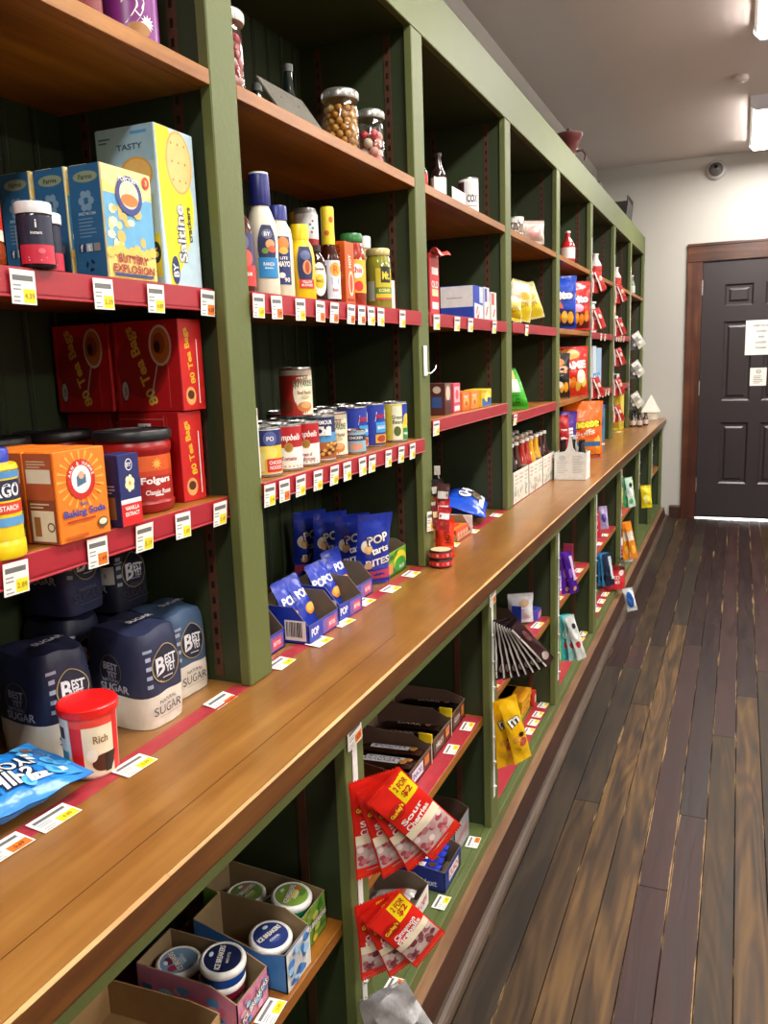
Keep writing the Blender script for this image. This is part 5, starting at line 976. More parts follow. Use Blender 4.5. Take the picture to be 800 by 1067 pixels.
t = thing('hang_tag', 'white plastic tag with a bent hook on the second post under the red rail', 'tag', (.0015, .90, 1.315)); mb = MB(); mb.rbox((0, -.011, 0), (.003, .011, .075), WHITE, .001); mb.build('plate', t); mb = MB(); mb.tube([(.002, .004, .006), (.012, .012, .006), (.018, .03, .018), (.018, .034, .026)], .0016, CHROME); mb.build('hook', t)
t = thing('shelf_label', 'small white and yellow label hanging on the second post', 'label', (.0035, .908, .94)); mb = MB(); price_tag(mb, lambda u, v: (Vector((0, u, v)), Vector((1, 0, 0))), 0, 0, .06, .052, YEL, -.1, 9); mb.build('card', t)
t = thing('snack_tray', 'open cardboard tray with a white flap next to the red pouch', 'box', (-.010, 1.165, z)); mb = MB(); tray(mb, .11, .14, .05, .012, 'b98f5c', '8f7450', hr=.056); mb.rect(side(.0, .05), 0, 0, 0, 0, PAPER) if False else None; mb.rbox((-.075, .1405, .0), (.004, .1425, .056), K('e9e2e0'), .0003); mb.build('carton', t)
carton('candy_box', 'flat orange and red candy carton lying in the open tray', 'box', (-.014, 1.172, z + .003), .06, .122, .03, 'd8481e', lambda mb, F, Sd, T: (mb.rect(T, .004, .006, .118, .054, K('e8842c')), mb.rect(T, .01, .02, .1, .04, K('c22a1c')), [mb.ell(F, .02 + k * .026, .015, .009, .008, K('f2b0a0')) for k in range(4)], mb.rect(Sd, .004, .004, .056, .026, K('b8202c'))))
def d_(mb, S, W, H):
    mb.text(S, 'CHIPS', 0, H * .52, .05, K('101a50'), w=.16, rot=1.5, bold=.1); mb.off += .0008; mb.text(S, 'CHIPS', 0, H * .52, .043, WHITE, w=.15, rot=1.5, bold=.06); mb.ell(S, W * .22, H * .5, .022, .05, K('2a241c')); mb.ell(S, W * .22, H * .5, .015, .04, K('6a5434')); mb.ell(S, W * .18, H * .78, .018, .025, K('3a3024')); mb.rect(S, W * .3, H * .2, W * .4, H * .8, K('dfe6f0'), 3, 6)
t = thing('cookie_bag', 'royal blue cookie bag slumped on the counter of the third bay', 'bag', (-.108, 1.538, z + .001)); mb = MB(); BL = foil('1d4fc4', .25); S = pillow(mb, .165, .285, .085, BL, BL, .016, 16, 20, 9, .004); mb.off = .001; mb.inc = .00012; d_(mb, S, .165, .285)
mb.xf(Matrix.Translation((0, 0, .046)) @ Matrix.Rotation(math.radians(14), 4, 'Z') @ Matrix.Rotation(math.radians(17), 4, 'Y') @ Matrix(((0, 1, 0, 0), (0, 0, 1, -.135), (1, 0, 0, 0), (0, 0, 0, 1)))); zmin = min(v[2] for v in mb.v); mb.xf(Matrix.Translation((0, 0, -zmin))); mb.build('wrapper', t)
# ------------------------------------------------------------------ fourth bay
z = Z4 + .0028
t = sweet_jar.__call__ if False else None
vessel('glass_jar', 'small jar with a silver lid on the top shelf of the fourth bay', 'jar', (-.07, 2.06, z), [(0, 0), (.026, 0), (.028, .004), (.028, .05), (.024, .058), (0, .058)], K('6a5a50', .1, coat=.6), [(0, .056), (.027, .056), (.0275, .072), (0, .074)], K('b9b9b4', .3, .85), seg=24)
vessel('glass_jar', 'larger lidded jar behind the pale pouch on the top shelf', 'jar', (-.09, 2.2, z), [(0, 0), (.034, 0), (.036, .004), (.036, .07), (.03, .08), (0, .08)], K('8a7a6a', .1, coat=.6), [(0, .078), (.033, .078), (.0335, .098), (0, .1)], K('d2d2cc', .3, .7), seg=24)
bag('candy_pouch', 'pale pink and white pouch lying on the top shelf of the fourth bay', (-.04, 2.27, z), .1, .085, .045, 'e6d6cc', lambda mb, S, W, H: (mb.ell(S, 0, H * .5, W * .3, H * .25, K('e8b0a8')), mb.ell(S, W * .1, H * .6, W * .12, H * .12, K('efe6da'))), -55, 3)
z = Z3 + .0008
def d_(mb, S, W, H):
    mb.band(S, H * .02, H * .42, lambda v: -W * .44, lambda v: W * .44, K('efd52a'), 8, 5); mb.band(S, H * .6, H * .95, lambda v: -W * .4, lambda v: W * .3, K('dcdcd6'), 8, 4); mb.ell(S, W * .12, H * .62, W * .2, H * .1, K('f0c23a')); mb.text(S, 'LEMON', 0, H * .36, .02, K('b88a14'), w=W * .6, rot=.3)
for i, (x, y, h, rz, w, tilt) in enumerate([(-.05, 1.905, .09, -50, .12, 12), (-.055, 2.04, .138, -52, .13, 14), (-.035, 2.19, .138, -58, .13, -10)]):
    bag('lemon_sweet_bag', ['small yellow sweet bag slumped beside the third post', 'yellow and white sweet bag in the middle of three', 'yellow and white sweet bag at the right of three'][i], (x, y, z + (.024 if i else .017)), w, h, .05, 'e6dda0', d_, rz, 30 + i, taper=.35, group='yellow sweet bags', rot=(math.radians(-tilt), 0, math.radians(rz)))
bag('lime_sweet_bag', 'bright green sweet bag with a twisted top alone on its shelf', (-.07, 1.985, 1.1588), .16, .148, .055, '3fb02c', lambda mb, S, W, H: (mb.band(S, H * .42, H * .74, lambda v: -W * .4, lambda v: W * .36, K('e9ece0'), 8, 4), mb.band(S, H * .74, H * .96, lambda v: -W * .34, lambda v: W * .3, K('e3cf6a'), 8, 3), mb.text(S, 'LIME', 0, H * .25, .03, K('1f7a1c'), w=W * .6)), -66, 44, slump=.7, taper=.62)
z = ZC + .0012
SB = [('3a1210', 'd9d5d0'), ('1c1614', 'd9d5d0'), ('a8281c', 'e9e4dc'), ('b8741c', 'd9d5d0'), ('e0a02a', 'e9e6e0'), ('7a1a20', 'd9d5d0')]
k = 0; protos = {}
for row, (x, n, zz) in enumerate(((-.045, 9, 0), (-.105, 8, 0), (-.165, 7, 0))):
    for i in range(9):
        y = (1.805, 2.05, 2.295)[i // 3] + .04 + .076 * (i % 3); c = SB[(i // 2 + row) % len(SB)] if row else [SB[1], SB[1], SB[0], SB[2], SB[2], SB[4], SB[4], SB[0], SB[0]][i]
        if y > 2.51: continue
        lb = ['glass soda bottle with a white cap in the front row of the cartons', 'glass soda bottle with a white cap in the middle row of the cartons', 'glass soda bottle with a white cap in the back row of the cartons'][row]
        loc = (x, y, z + .0025)
        if c not in protos: protos[c] = sbottle(lb, loc, .026, .208, c[0], 'e3e1dc', c[1], -70, 'soda bottles in the cartons', 'soda_bottle', .42)
        else: dup(protos[c], loc, -70, lb)
        k += 1
for i, (y, w) in enumerate(((1.805, .24), (2.05, .24), (2.295, .235))):
    t = thing('bottle_carton', ['white printed bottle carton nearest the third post', 'white printed bottle carton in the middle of three', 'white printed bottle carton at the far end of three'][i], 'box', (-.004, y, z), 0, 'white bottle cartons'); mb = MB(); F, Sd = tray(mb, .2, w - .004, .118, .118, 'e6e2d6', '8a7a66', hl=.118)
    o = random.Random(i)
    for q in range(9): mb.rect(F, .02 + (q % 3) * .075, .07 + (q // 3) * .014, .02 + (q % 3) * .075 + o.uniform(.03, .06), .076 + (q // 3) * .014, K(o.choice(['c88a80', 'b0c0b0', 'c9a49a'])))
    for q in range(26): a, b = o.uniform(.01, w - .03), o.uniform(.012, .055); mb.ell(F, a, b, o.uniform(.003, .009), o.uniform(.004, .012), K(o.choice(['8fa890', 'b8c4a8', 'c99a90', 'a9b9b4'])), 8, 1)
    mb.build('carton', t)
# the six-bottle carrier standing forward of the fourth post
t = thing('bottle_carrier', 'white printed bottle carrier with a handle standing forward on the counter', 'box', (.008, 2.47, z), 0); mb = MB(); WC = K('e2e4e0', .5)
mb.prism([(0, 0), (.136, 0), (.136, .116), (.092, .122), (.080, .138), (.073, .185), (.063, .185), (.056, .138), (.044, .122), (0, .116)], 'y', 0, .0018, WC)
mb.prism([(0, 0), (.136, 0), (.136, .116), (.092, .122), (.080, .138), (.073, .185), (.063, .185), (.056, .138), (.044, .122), (0, .116)], 'y', .098, .0998, WC)
mb.box((0, .0018, 0), (.0018, .098, .116), WC); mb.box((.1342, .0018, 0), (.136, .098, .116), WC); mb.box((.0018, .0018, 0), (.1342, .098, .002), K('8a7a66')); S = lambda u, v: (Vector((u, 0, v)), Vector((0, -1, 0)))
mb.lines(S, .012, .03, .06, .085, 8, 'a4a8a8', .25); mb.lines(S, .078, .03, .128, .108, 12, 'a4a8a8', .25); mb.ell(S, .034, .094, .016, .011, K('c4c8c8')); mb.build('carton', t)
for i, (dx, dy) in enumerate(((.028, .028), (.108, .028), (.028, .072), (.108, .072), (.068, .028), (.068, .072))):
    sbottle(['dark bottle in the front left cell of the white carrier', 'dark bottle in the front right cell of the white carrier', 'dark bottle in the rear left cell of the white carrier', 'dark bottle in the rear right cell of the white carrier', 'dark bottle under the carrier handle nearer the camera', 'dark bottle under the carrier handle farther away'][i], (.008 + dx, 2.47 + dy, z + .0022), .0195, .165, '1a1416', '1c1a1c', '4a3a4a', -70, 'dark bottles in the carrier', 'soda_bottle', .42)
# ------------------------------------------------------------------ fifth bay: crisp bags
def crisp(lb, loc, W, H, T, col, top, txt, tcol, rz, seed, extra=None, shade='141a4a', top_col=('f0a01c', 'e8801c', 'f4c04a')):
    def d_(mb, S, W, H):
        if top: mb.band(S, H * .03, H * .36, lambda v: -W * .46, lambda v: W * .46, K(top), 10, 5)
        o = random.Random(seed)
        for k in range(6): mb.ell(S, -W * .36 + k * W * .145, H * o.uniform(.2, .3), W * .075, H * .12, K(o.choice(top_col)), 12, 3)
        mb.text(S, txt, 0, H * .62, H * .19, K(shade), w=W * .9, bold=.1, rot=.08); mb.off += .001; mb.text(S, txt, 0, H * .62, H * .16, K(tcol), w=W * .82, bold=.07, rot=.08)
        if extra: extra(mb, S, W, H)
    return bag('crisp_bag', lb, loc, W, H, T, col, d_, rz, seed, slump=.2, seal=.014)
z = Z3 + .0008
crisp('royal blue corn chip bag nearest the fourth post', (-.072, 2.86, z), .20, .236, .075, '1a44b8', '17235c', 'Dorito', 'f4f2f0', -74, 50, lambda mb, S, W, H: (mb.poly(S, [(W * .0, H * .4), (W * .12, H * .52), (W * .2, H * .38)], K('e0602a')), mb.rect(S, -W * .3, H * .78, W * .1, H * .82, K('c9d0e0'), 6)))
crisp('royal blue corn chip bag behind the first one', (-.16, 3.02, z), .18, .225, .06, '1c3fa4', '17235c', 'Dorito', 'e4e2e0', -74, 51)
crisp('red corn chip bag standing right of the blue bags', (-.045, 3.15, z), .19, .232, .07, 'c8221c', '5a1414', 'Dorito', 'f4e2e0', -60, 52, lambda mb, S, W, H: mb.ell(S, W * .1, H * .45, .03, .02, K('efb0c4')))
z = 1.1508
crisp('yellow potato chip bag at the left of the fifth bay', (-.1, 2.76, z), .15, .205, .06, 'f0c81c', 'e8b81c', "Lays", 'f4f0e0', -62, 53, shade='b02018')
crisp('black and orange chip bag leaning on the yellow bag', (-.085, 2.92, z), .15, .21, .06, '1f1b1d', '2a2224', 'BBQ', 'f0b088', -68, 54, lambda mb, S, W, H: (mb.ell(S, 0, H * .8, W * .3, H * .1, K('e88a4a')), mb.ell(S, W * .1, H * .3, W * .16, H * .08, K('efe0d0'))), '6a2a14')
crisp('red and orange chip bag at the right of the fifth bay', (-.055, 3.12, z), .20, .24, .075, 'd9281c', 'e03a1c', 'FLAME', 'f8e4dc', -60, 55, lambda mb, S, W, H: (mb.ell(S, -W * .05, H * .84, W * .3, H * .1, K('f0a84a')), mb.ell(S, -W * .15, H * .3, W * .15, H * .12, K('f4b25a')), mb.ell(S, W * .28, H * .4, W * .12, H * .14, K('f2e0cc'))), 'a01a14')
z = ZC + .0012
crisp('purple and black chip bag beside the fourth post', (-.05, 2.80, z), .19, .265, .07, '4a1f8a', '1a1420', 'TAKE', 'efe8f4', -74, 56, lambda mb, S, W, H: (mb.ell(S, -W * .1, H * .45, W * .34, H * .07, K('d9d2e0')), mb.text(S, 'FUEGO', 0, H * .44, .018, K('2a1a3a'), w=W * .5)), '20103a')
crisp('dark blue chip bag standing behind the purple and orange bags', (-.17, 2.96, z), .2, .275, .06, '22405c', '1a2c44', 'RANCH', '9ab0c4', -64, 57)
crisp('large orange cheese puff bag leaning forward on the counter', (-.0, 3.22, z), .20, .29, .085, 'f06a14', 'f2952a', 'Cheese', 'f6e02a', -76, 58, lambda mb, S, W, H: (mb.band(S, H * .36, H * .5, lambda v: -W * .3 + (v - H * .36) * .8, lambda v: W * .34 + (v - H * .36) * .6, K('ea5a1c'), 8, 4), mb.text(S, 'Puffs', W * .05, H * .45, .03, K('e8e8d0'), w=W * .5, rot=.25, bold=.05), mb.band(S, H * .22, H * .3, lambda v: -W * .44, lambda v: W * .44, K('2f6fae'), 8, 3), mb.band(S, H * .02, H * .07, lambda v: -W * .44, lambda v: W * .44, K('2a3a6a'), 8, 2), mb.ell(S, W * .1, H * .14, W * .3, H * .06, K('e8862a'))), '1a1208')
bag('red_label_bag', 'narrow red snack bag hanging against the fourth post above the counter', (.012, 2.638, 1.09), .05, .15, .02, 'b8262c', lambda mb, S, W, H: mb.rect(S, -W * .3, H * .3, W * .3, H * .6, K('efe6e0'), 4), rot=(math.radians(3), 0, math.radians(-65)), hang=True)
sbottle('small red bottle with a white cap on the top shelf of the fifth bay', (-.05, 3.06, Z4 + .0048), .034, .15, 'c0282a', 'e9e6e0', 'efe4e0', neck=.3)
# ------------------------------------------------------------------ far bays: hanging strips and boxes
def clip_strip(lb, x, y, z0, z1, w=.016):
    mb = MB(); mb.rbox((0, -w / 2, z0), (.0012, w / 2, z1), K('e9e8e4', .35), .0004)
    n = int((z1 - z0) / .07)
    for i in range(n): mb.box((.0011, -w * .25, z0 + .03 + i * .07), (.007, w * .25, z0 + .033 + i * .07), K('dcdbd6'))
    return single('clip_strip', mb, lb, 'strip', (x, y, 0))
def fan(name, lb, group, x, y, z, n, W, H, col, deco, a0, a1, seed=0, rz=-50, T=.012, edge=None, cat='bag', gap=1.35, dz=.002, **kw):
    """n flat packets hooked one in front of the other on a clip strip; x, y is where the strip meets the post face"""
    c, s = cos(math.radians(rz)), sin(math.radians(rz)); gap = T * gap + .002
    for i in range(n):
        a = math.radians(a0 + (a1 - a0) * (i / max(1, n - 1)))
        px = x + .003 + max(W / 2 * abs(s) * cos(a), 0) + T * .6 * c + i * gap * c; py = y - W * .15 * c + i * gap * s
        bag(name, lb[i] if isinstance(lb, list) else lb, (px, py, z + dz * i), W, H, T, col[i % len(col)] if isinstance(col, list) else col, deco, seed=seed + i, rot=(a, 0, math.radians(rz)), group=group, hang=True, cat=cat, **dict(dict(nu=8, nv=12), **kw))
redd = lambda mb, S, W, H: (mb.rect(S, -W * .46, H * .02, -W * .28, H * .98, K('efe0d8'), 2, 6), mb.ell(S, W * .08, H * .6, W * .25, H * .12, K('f0c0b0')))
names = ['sixth', 'seventh', 'eighth']
for pi, (yp, tops, xw) in enumerate(((3.425, (1.775, 1.585, 1.232), .035), (4.29, (1.765, 1.565, 1.385, 1.20, 1.035), .04))):
    clip_strip('white plastic clip strip running down the %s post' % names[pi], .0015, yp + .02, 1.0, 1.95)
    for k, zt in enumerate(tops):
        fan('snack_stick_pouch', 'red snack stick pouch in the %s fan down the %s post' % (['topmost', 'second', 'third', 'fourth', 'lowest'][k], names[pi]), 'red pouches on the far posts', .0025, yp - .015, zt, 2, .038, .105, 'b32a2a', redd, 2, 24, 60 + k)
clip_strip('white plastic clip strip running down the eighth post', .0015, 5.13, .93, 1.95)
for k, zt in enumerate((1.49, 1.29, 1.07)):
    fan('grey_pouch', 'grey and white pouch in the %s fan down the eighth post' % ['topmost', 'middle', 'lowest'][k], 'grey pouches on the eighth post', .0025, 5.10, zt, 2, .065, .11, ['4a4c50', 'c9c8be'], lambda mb, S, W, H: (mb.rect(S, -W * .4, H * .45, W * .4, H * .75, K('8a8a88'), 4), mb.ell(S, 0, H * .3, W * .25, H * .12, K('d9d6c8'))), 4, 34, 70 + k)
z = Z4
for i, (y, c, lb) in enumerate(((3.9, 'efe8e0', 'white and red squeeze bottle on the top shelf of the sixth bay'), (4.75, 'e9e0d8', 'white and red squeeze bottle on the top shelf of the seventh bay'), (5.65, '7a8a78', 'small pale figure shaped bottle on the top shelf of the last bay'))):
    sbottle(lb, (-.05, y, z + (.004 if i == 2 else .0)+ .0006), .034 if i < 2 else .022, .135 if i < 2 else .15, c, 'efece6', 'c8382c' if i < 2 else 'c9cfc4', neck=.4)
z = Z3 + .0015
sbottle('pale green bottle on the second shelf of the sixth bay', (-.06, 3.73, z), .045, .17, 'cfe0d4', 'e9ece6', 'dfe9e2', neck=.75, name='cleaner_bottle')
carton('tissue_box', 'green and white carton on the second shelf of the seventh bay', 'box', (-.02, 4.5, z), .1, .16, .125, '4fae5a', lambda mb, F, Sd, T: (mb.rect(F, .002, .07, .158, .123, K('dfe9e0')), mb.ell(F, .08, .05, .04, .022, K('8fd08a')), mb.rect(Sd, .002, .075, .098, .123, K('c9d4d0'))))
carton('tissue_box', 'orange carton with a white panel stacked above the green carton', 'box', (-.03, 4.52, z + .126), .07, .1, .1, 'e0802a', lambda mb, F, Sd, T: mb.rect(F, .02, .02, .08, .06, K('efe6d8')))
z = 1.1515
def d_(mb, F, Sd, T): mb.rect(F, .004, .004, .1, .1, K('3f86c8')); mb.ell(F, .06, .05, .04, .04, K('d9e6ec')); mb.rect(Sd, .002, .13, .09, .245, K('1f5fb8')); mb.ell(Sd, .045, .06, .04, .05, K('dfe3d8')); mb.ell(Sd, .05, .06, .026, .034, K('a9b080'))
carton('cereal_box', 'blue and white cereal carton on the third shelf of the sixth bay', 'box', (-.02, 3.66, z), .1, .11, .25, 'cfdbe4', d_)
carton('cereal_box', 'pale blue carton standing beside the cereal on the same shelf', 'box', (-.02, 3.80, z), .1, .16, .24, '9fc0dc', d_)
sbottle('white and green bottle on the third shelf of the seventh bay', (-.06, 4.48, z), .04, .15, 'e9ece6', '6fae5a', 'dfe4ec', neck=.7, name='cleaner_bottle')
carton('soap_box', 'small dark and white carton on the third shelf of the seventh bay', 'box', (-.02, 4.66, z), .06, .11, .07, 'd9d4cc', lambda mb, F, Sd, T: (mb.rect(F, .01, .02, .1, .05, K('c0483c')), mb.rect(Sd, .004, .004, .056, .066, K('4a4448'))))
z = ZC + .0012
carton('cereal_box', 'tall blue carton with a white edge on the counter in the sixth bay', 'box', (-.02, 3.98, z), .12, .15, .225, '2a5aa8', lambda mb, F, Sd, T: (mb.rect(F, .002, .002, .08, .223, K('3f78b4')), mb.rect(F, .08, .01, .148, .2, K('3a8a90')), mb.ell(F, .06, .12, .03, .04, K('24408a')), mb.rect(Sd, .002, .002, .1, .223, K('d9dce4')), mb.ell(Sd, .09, .1, .02, .02, K('e84a8a'))))
carton('popcorn_carton', 'tall yellow carton on the counter in the seventh bay', 'box', (-.02, 4.86, z), .11, .19, .285, 'dcc42a', lambda mb, F, Sd, T: (mb.ell(F, .09, .16, .07, .08, K('efe06a')), mb.rect(F, .01, .02, .18, .06, K('b8a83a')), mb.ell(Sd, .055, .16, .045, .08, K('efdf5a')), mb.rect(Sd, .01, .02, .1, .07, K('a8943a')), mb.text(Sd, 'CORN', .055, .24, .02, K('a05a1a'), w=.07)))
for i, (x, y, h, c, lb) in enumerate(((.03, 5.17, .1, '2a2428', 'small dark bottle standing on the counter by the last post'), (.075, 5.18, .1, '3a2c28', 'small dark bottle nearest the counter edge by the last post'), (.03, 5.30, .11, '20222a', 'small dark bottle behind the two by the last post'), (.105, 5.30, .095, '4a342c', 'short brown bottle behind the small dark bottles'), (-.03, 5.23, .14, '5a5458', 'taller grey bottle with a red label by the last post'))):
    sbottle(lb, (x, y, z), .02, h, c, '1c1a1c', 'c9b9b0' if i < 4 else 'c0302c', neck=.5, name='small_bottle')
t = thing('paper_house', 'small white house ornament with a pointed roof at the counter end', 'ornament', (.085, 5.90, z)); mb = MB(); mb.rbox((-.055, -.05, 0), (.055, .05, .06), K('eee9dc'), .002); mb.rect(lambda u, v: (Vector((u, -.05, v)), Vector((0, -1, 0))), -.015, 0, .015, .035, K('d6cfbf')); mb.build('walls', t)
mb = MB(); pts = [(-.07, -.062, .06), (.07, -.062, .06), (.07, .062, .06), (-.07, .062, .06)]; mb.add(pts + [(0, 0, .2)], [(0, 1, 4), (1, 2, 4), (2, 3, 4), (3, 0, 4), (3, 2, 1, 0)], K('efe9da')); mb.build('roof', t)
# ------------------------------------------------------------------ things on top of the cabinet
t = thing('clay_pot', 'dark red flared pot standing on top of the shelving', 'pot', (-.06, 3.12, 2.2575)); mb = MB(); mb.lathe([(0, 0), (.028, 0), (.032, .008), (.026, .03), (.04, .07), (.056, .105), (.066, .122), (.066, .13), (.058, .128), (.045, .1), (0, .09)], K('5a2624', .4), 28); mb.build('body', t)
mb = MB(); mb.tube([(.035, .02, .055), (.06, .035, .06), (.075, .04, .04), (.07, .04, .012)], .006, K('4a1f1e')); mb.build('handle', t); mb = MB(); mb.lathe([(.05, .128), (.03, .14), (.008, .146), (.008, .156), (0, .158)], K('3c1a18'), 20); mb.build('lid', t)
t = thing('tin_box', 'dark low tin lying on top of the shelving between pot and basket', 'tin', (-.1, 4.0, 2.2575)); mb = MB(); mb.rbox((-.06, 0, 0), (.05, .14, .06), K('3a2c2a', .4), .004, 2); mb.build('body', t); mb = MB(); mb.rbox((-.062, -.002, .06), (.052, .142, .072), K('2c2222', .4), .003); mb.build('lid', t)
sbottle('small bottle standing before the clay pot on top of the shelving', (-.07, 2.93, 2.2575), .012, .05, '4a2a26', '3a2c28', '6a3a34', neck=.5, name='small_bottle')
t = thing('wire_basket', 'dark basket with curled wire rim on top of the shelving near the wall', 'basket', (-.1, 5.0, 2.2575)); DK = K('2c2726', .5); mb = MB(); mb.prism([(-.075, 0), (.075, 0), (.09, .12), (-.09, .12)], 'y', 0, .3, DK); mb.build('basket', t)
for k in range(7): mb = MB(); mb.tube([(.085, .02 + k * .043 + .02 * cos(a * .7), .135 + .022 * sin(a * .7)) for a in range(10)], .004, DK, 6); mb.build('wire_curl', t)
# ------------------------------------------------------------------ lower shelves, first bay: mint tins
z = .4208
def mint(lb, loc, col, face, txt, rot=(0, 0, 0), swirl=(), rz=0):
    t = thing('mint_tin', lb, 'tin', loc, 0, None, (rot[0], rot[1], math.radians(rz)))
    Rr = .0325; p = MB(); p.lathe([(0, 0), (Rr * .96, 0), (Rr, .002), (Rr, .0165), (0, .0165)], K(col, .25), 40); p.build('base', t)
    p = MB(); p.lathe([(0, .0165), (Rr + .0012, .0165), (Rr + .0018, .0185), (Rr + .0016, .0235), (Rr - .001, .0262), (Rr - .0035, .0268), (Rr - .005, .0255), (0, .0255)], K('e6e4de', .3), 44); p.build('lid', t)
    p = MB(); S = lambda u, v: (Vector((-v, u, .0256)), Vector((0, 0, 1))); p.ell(S, 0, 0, .0272, .0272, K(face, .3), 36, 2); o = random.Random(len(lb))
    for c in swirl: p.ell(S, o.uniform(-.014, .014), o.uniform(-.014, .014), o.uniform(.006, .011), o.uniform(.004, .009), K(c), 12, 1)
    p.text(S, txt[0], 0, .004, .0095, K('23262c'), w=.048, bold=.1, rot=.06); p.off += .0002; p.text(S, txt[0], 0, .004, .0085, K('e9e6df'), w=.046, bold=.05, rot=.06); p.text(S, txt[1], .001, -.008, .0042, K('d8d6cf'), w=.02, rot=.06); p.ell(S, .004, .018, .005, .0032, K('cfe3ec'), 12, 1)
    p.build('printed_face', t)
    return t
IB = 'ICE BREAKERS'
def mint_tray(lb, at, d, w, h, hf, cols, txt, rz=0, hl=None, hr=None, hb=None):
    t = thing('display_carton', lb, 'box', at, rz); mb = MB(); F, Sd = tray(mb, d, w, h, hf, cols[0], '8a7452', hl=hl, hr=hr, hb=hb); o = random.Random(len(lb))
    for q in range(36): mb.ell(Sd, o.uniform(.01, d - .02), o.uniform(.008, (hl or h) - .02), o.uniform(.006, .016), o.uniform(.004, .01), K(o.choice(cols)), 10, 1)
    for q in range(18): mb.ell(F, o.uniform(.008, w - .008), o.uniform(.006, hf - .006), o.uniform(.004, .01), o.uniform(.004, .008), K(o.choice(cols)), 10, 1)
    mb.text(F, txt, w / 2, hf * .55, .011, K('22262c'), w=w * .86, bold=.08, rot=.25 if w > .08 else 0); mb.off += .0002; mb.text(F, txt, w / 2, hf * .55, .0098, K('e9e6df'), w=w * .84, bold=.04, rot=.25 if w > .08 else 0)
    mb.build('carton', t); return t
mint_tray('open pink and blue carton of round mints in front', (.118, -.242, z), .175, .082, .070, .052, ['c9809a', 'e0a0b8', '5a9ad0', '3f78b8', 'd06a8a', '9ac4e0'], IB, 0)
mint('raspberry round mint tin at the left in the pink carton', (-.012, -.201, z + .030), '7a1a34', '6f8fae', (IB, 'MINTS'), swirl=['8a2438', 'b0c4d4', '6a1c30', 'a0b4c8'], rz=55)
mint('round mint tin lying under the blue topped one in the pink carton', (.066, -.201, z + .030), '7a1a34', '23305e', (IB, 'MINTS'), rz=20)
mint('navy topped round mint tin stacked highest in the pink carton', (.068, -.201, z + .0585), '1f4fa8', '1c2448', (IB, 'MINTS'), swirl=['28366a', '20305c'], rot=(.06, .07, 0), rz=18)
t = mint_tray('open blue carton with a printed end panel', (.142, -.146, z), .165, .074, .074, .066, ['3f7fc0', '6aa6d8', '2f5fa0', '9cc6e6'], '', 0, hl=.056, hr=.085, hb=.085)
ch = t.children[0]; mb = MB(); F = front(.074, .066, x=.0006); mb.rect(F, .001, .001, .073, .065, K('d8d6d0')); mb.lines(F, .008, .008, .066, .06, 11, '8d8f94', .3, 3); mb.build('printed_panel', t)
mint('navy faced round mint tin inside the blue carton', (.092, -.109, z + .036), '2f5fae', '26346e', (IB, 'COOL'), swirl=['3a4a8a'], rot=(0, .12, 0), rz=-18)
mint_tray('open green and yellow carton of round mints at the back', (.126, -.064, z), .19, .078, .072, .066, ['6f9a34', 'c9b83a', '3f7a34', 'd88a5a', 'a8c04a'], IB, 0, hl=.05, hr=.072, hb=.08)
mint('green faced round mint tin at the left in the green carton', (-.004, -.026, z + .030), '3f5a24', '5f7a34', (IB, 'SOURS'), swirl=['8a9a4a', '3f5a28', 'a86a4a'], rz=-15)
mint('round mint tin half hidden in the middle of the green carton', (.058, -.025, z + .022), '5a1c2c', '7a8a4a', (IB, 'SOURS'), rz=0)
mint('green and white round mint tin on top of the green carton', (.084, -.027, z + .0492), '1f8a5a', '7a9a3c', (IB, 'SOURS'), swirl=['c8c04a', 'b0583c', '4f7a34', 'd0c860'], rot=(.03, .09, 0), rz=8)
bag('mint_pouch', 'dark lettered pouch lying in shade behind the pink carton', (-.09, -.13, z + .017), .12, .17, .03, '23242a', lambda mb, S, W, H: mb.text(S, 'GUM', 0, H * .5, .03, K('c9c9c4'), w=.07), 90, 3, rot=(0, -PI / 2, 0))
t = thing('display_carton', 'empty brown cardboard tray at the lower left of the frame', 'box', (.108, -.375, z), 3); mb = MB(); tray(mb, .19, .115, .058, .05, 'b08d60', '9d7c50'); mb.build('carton', t)
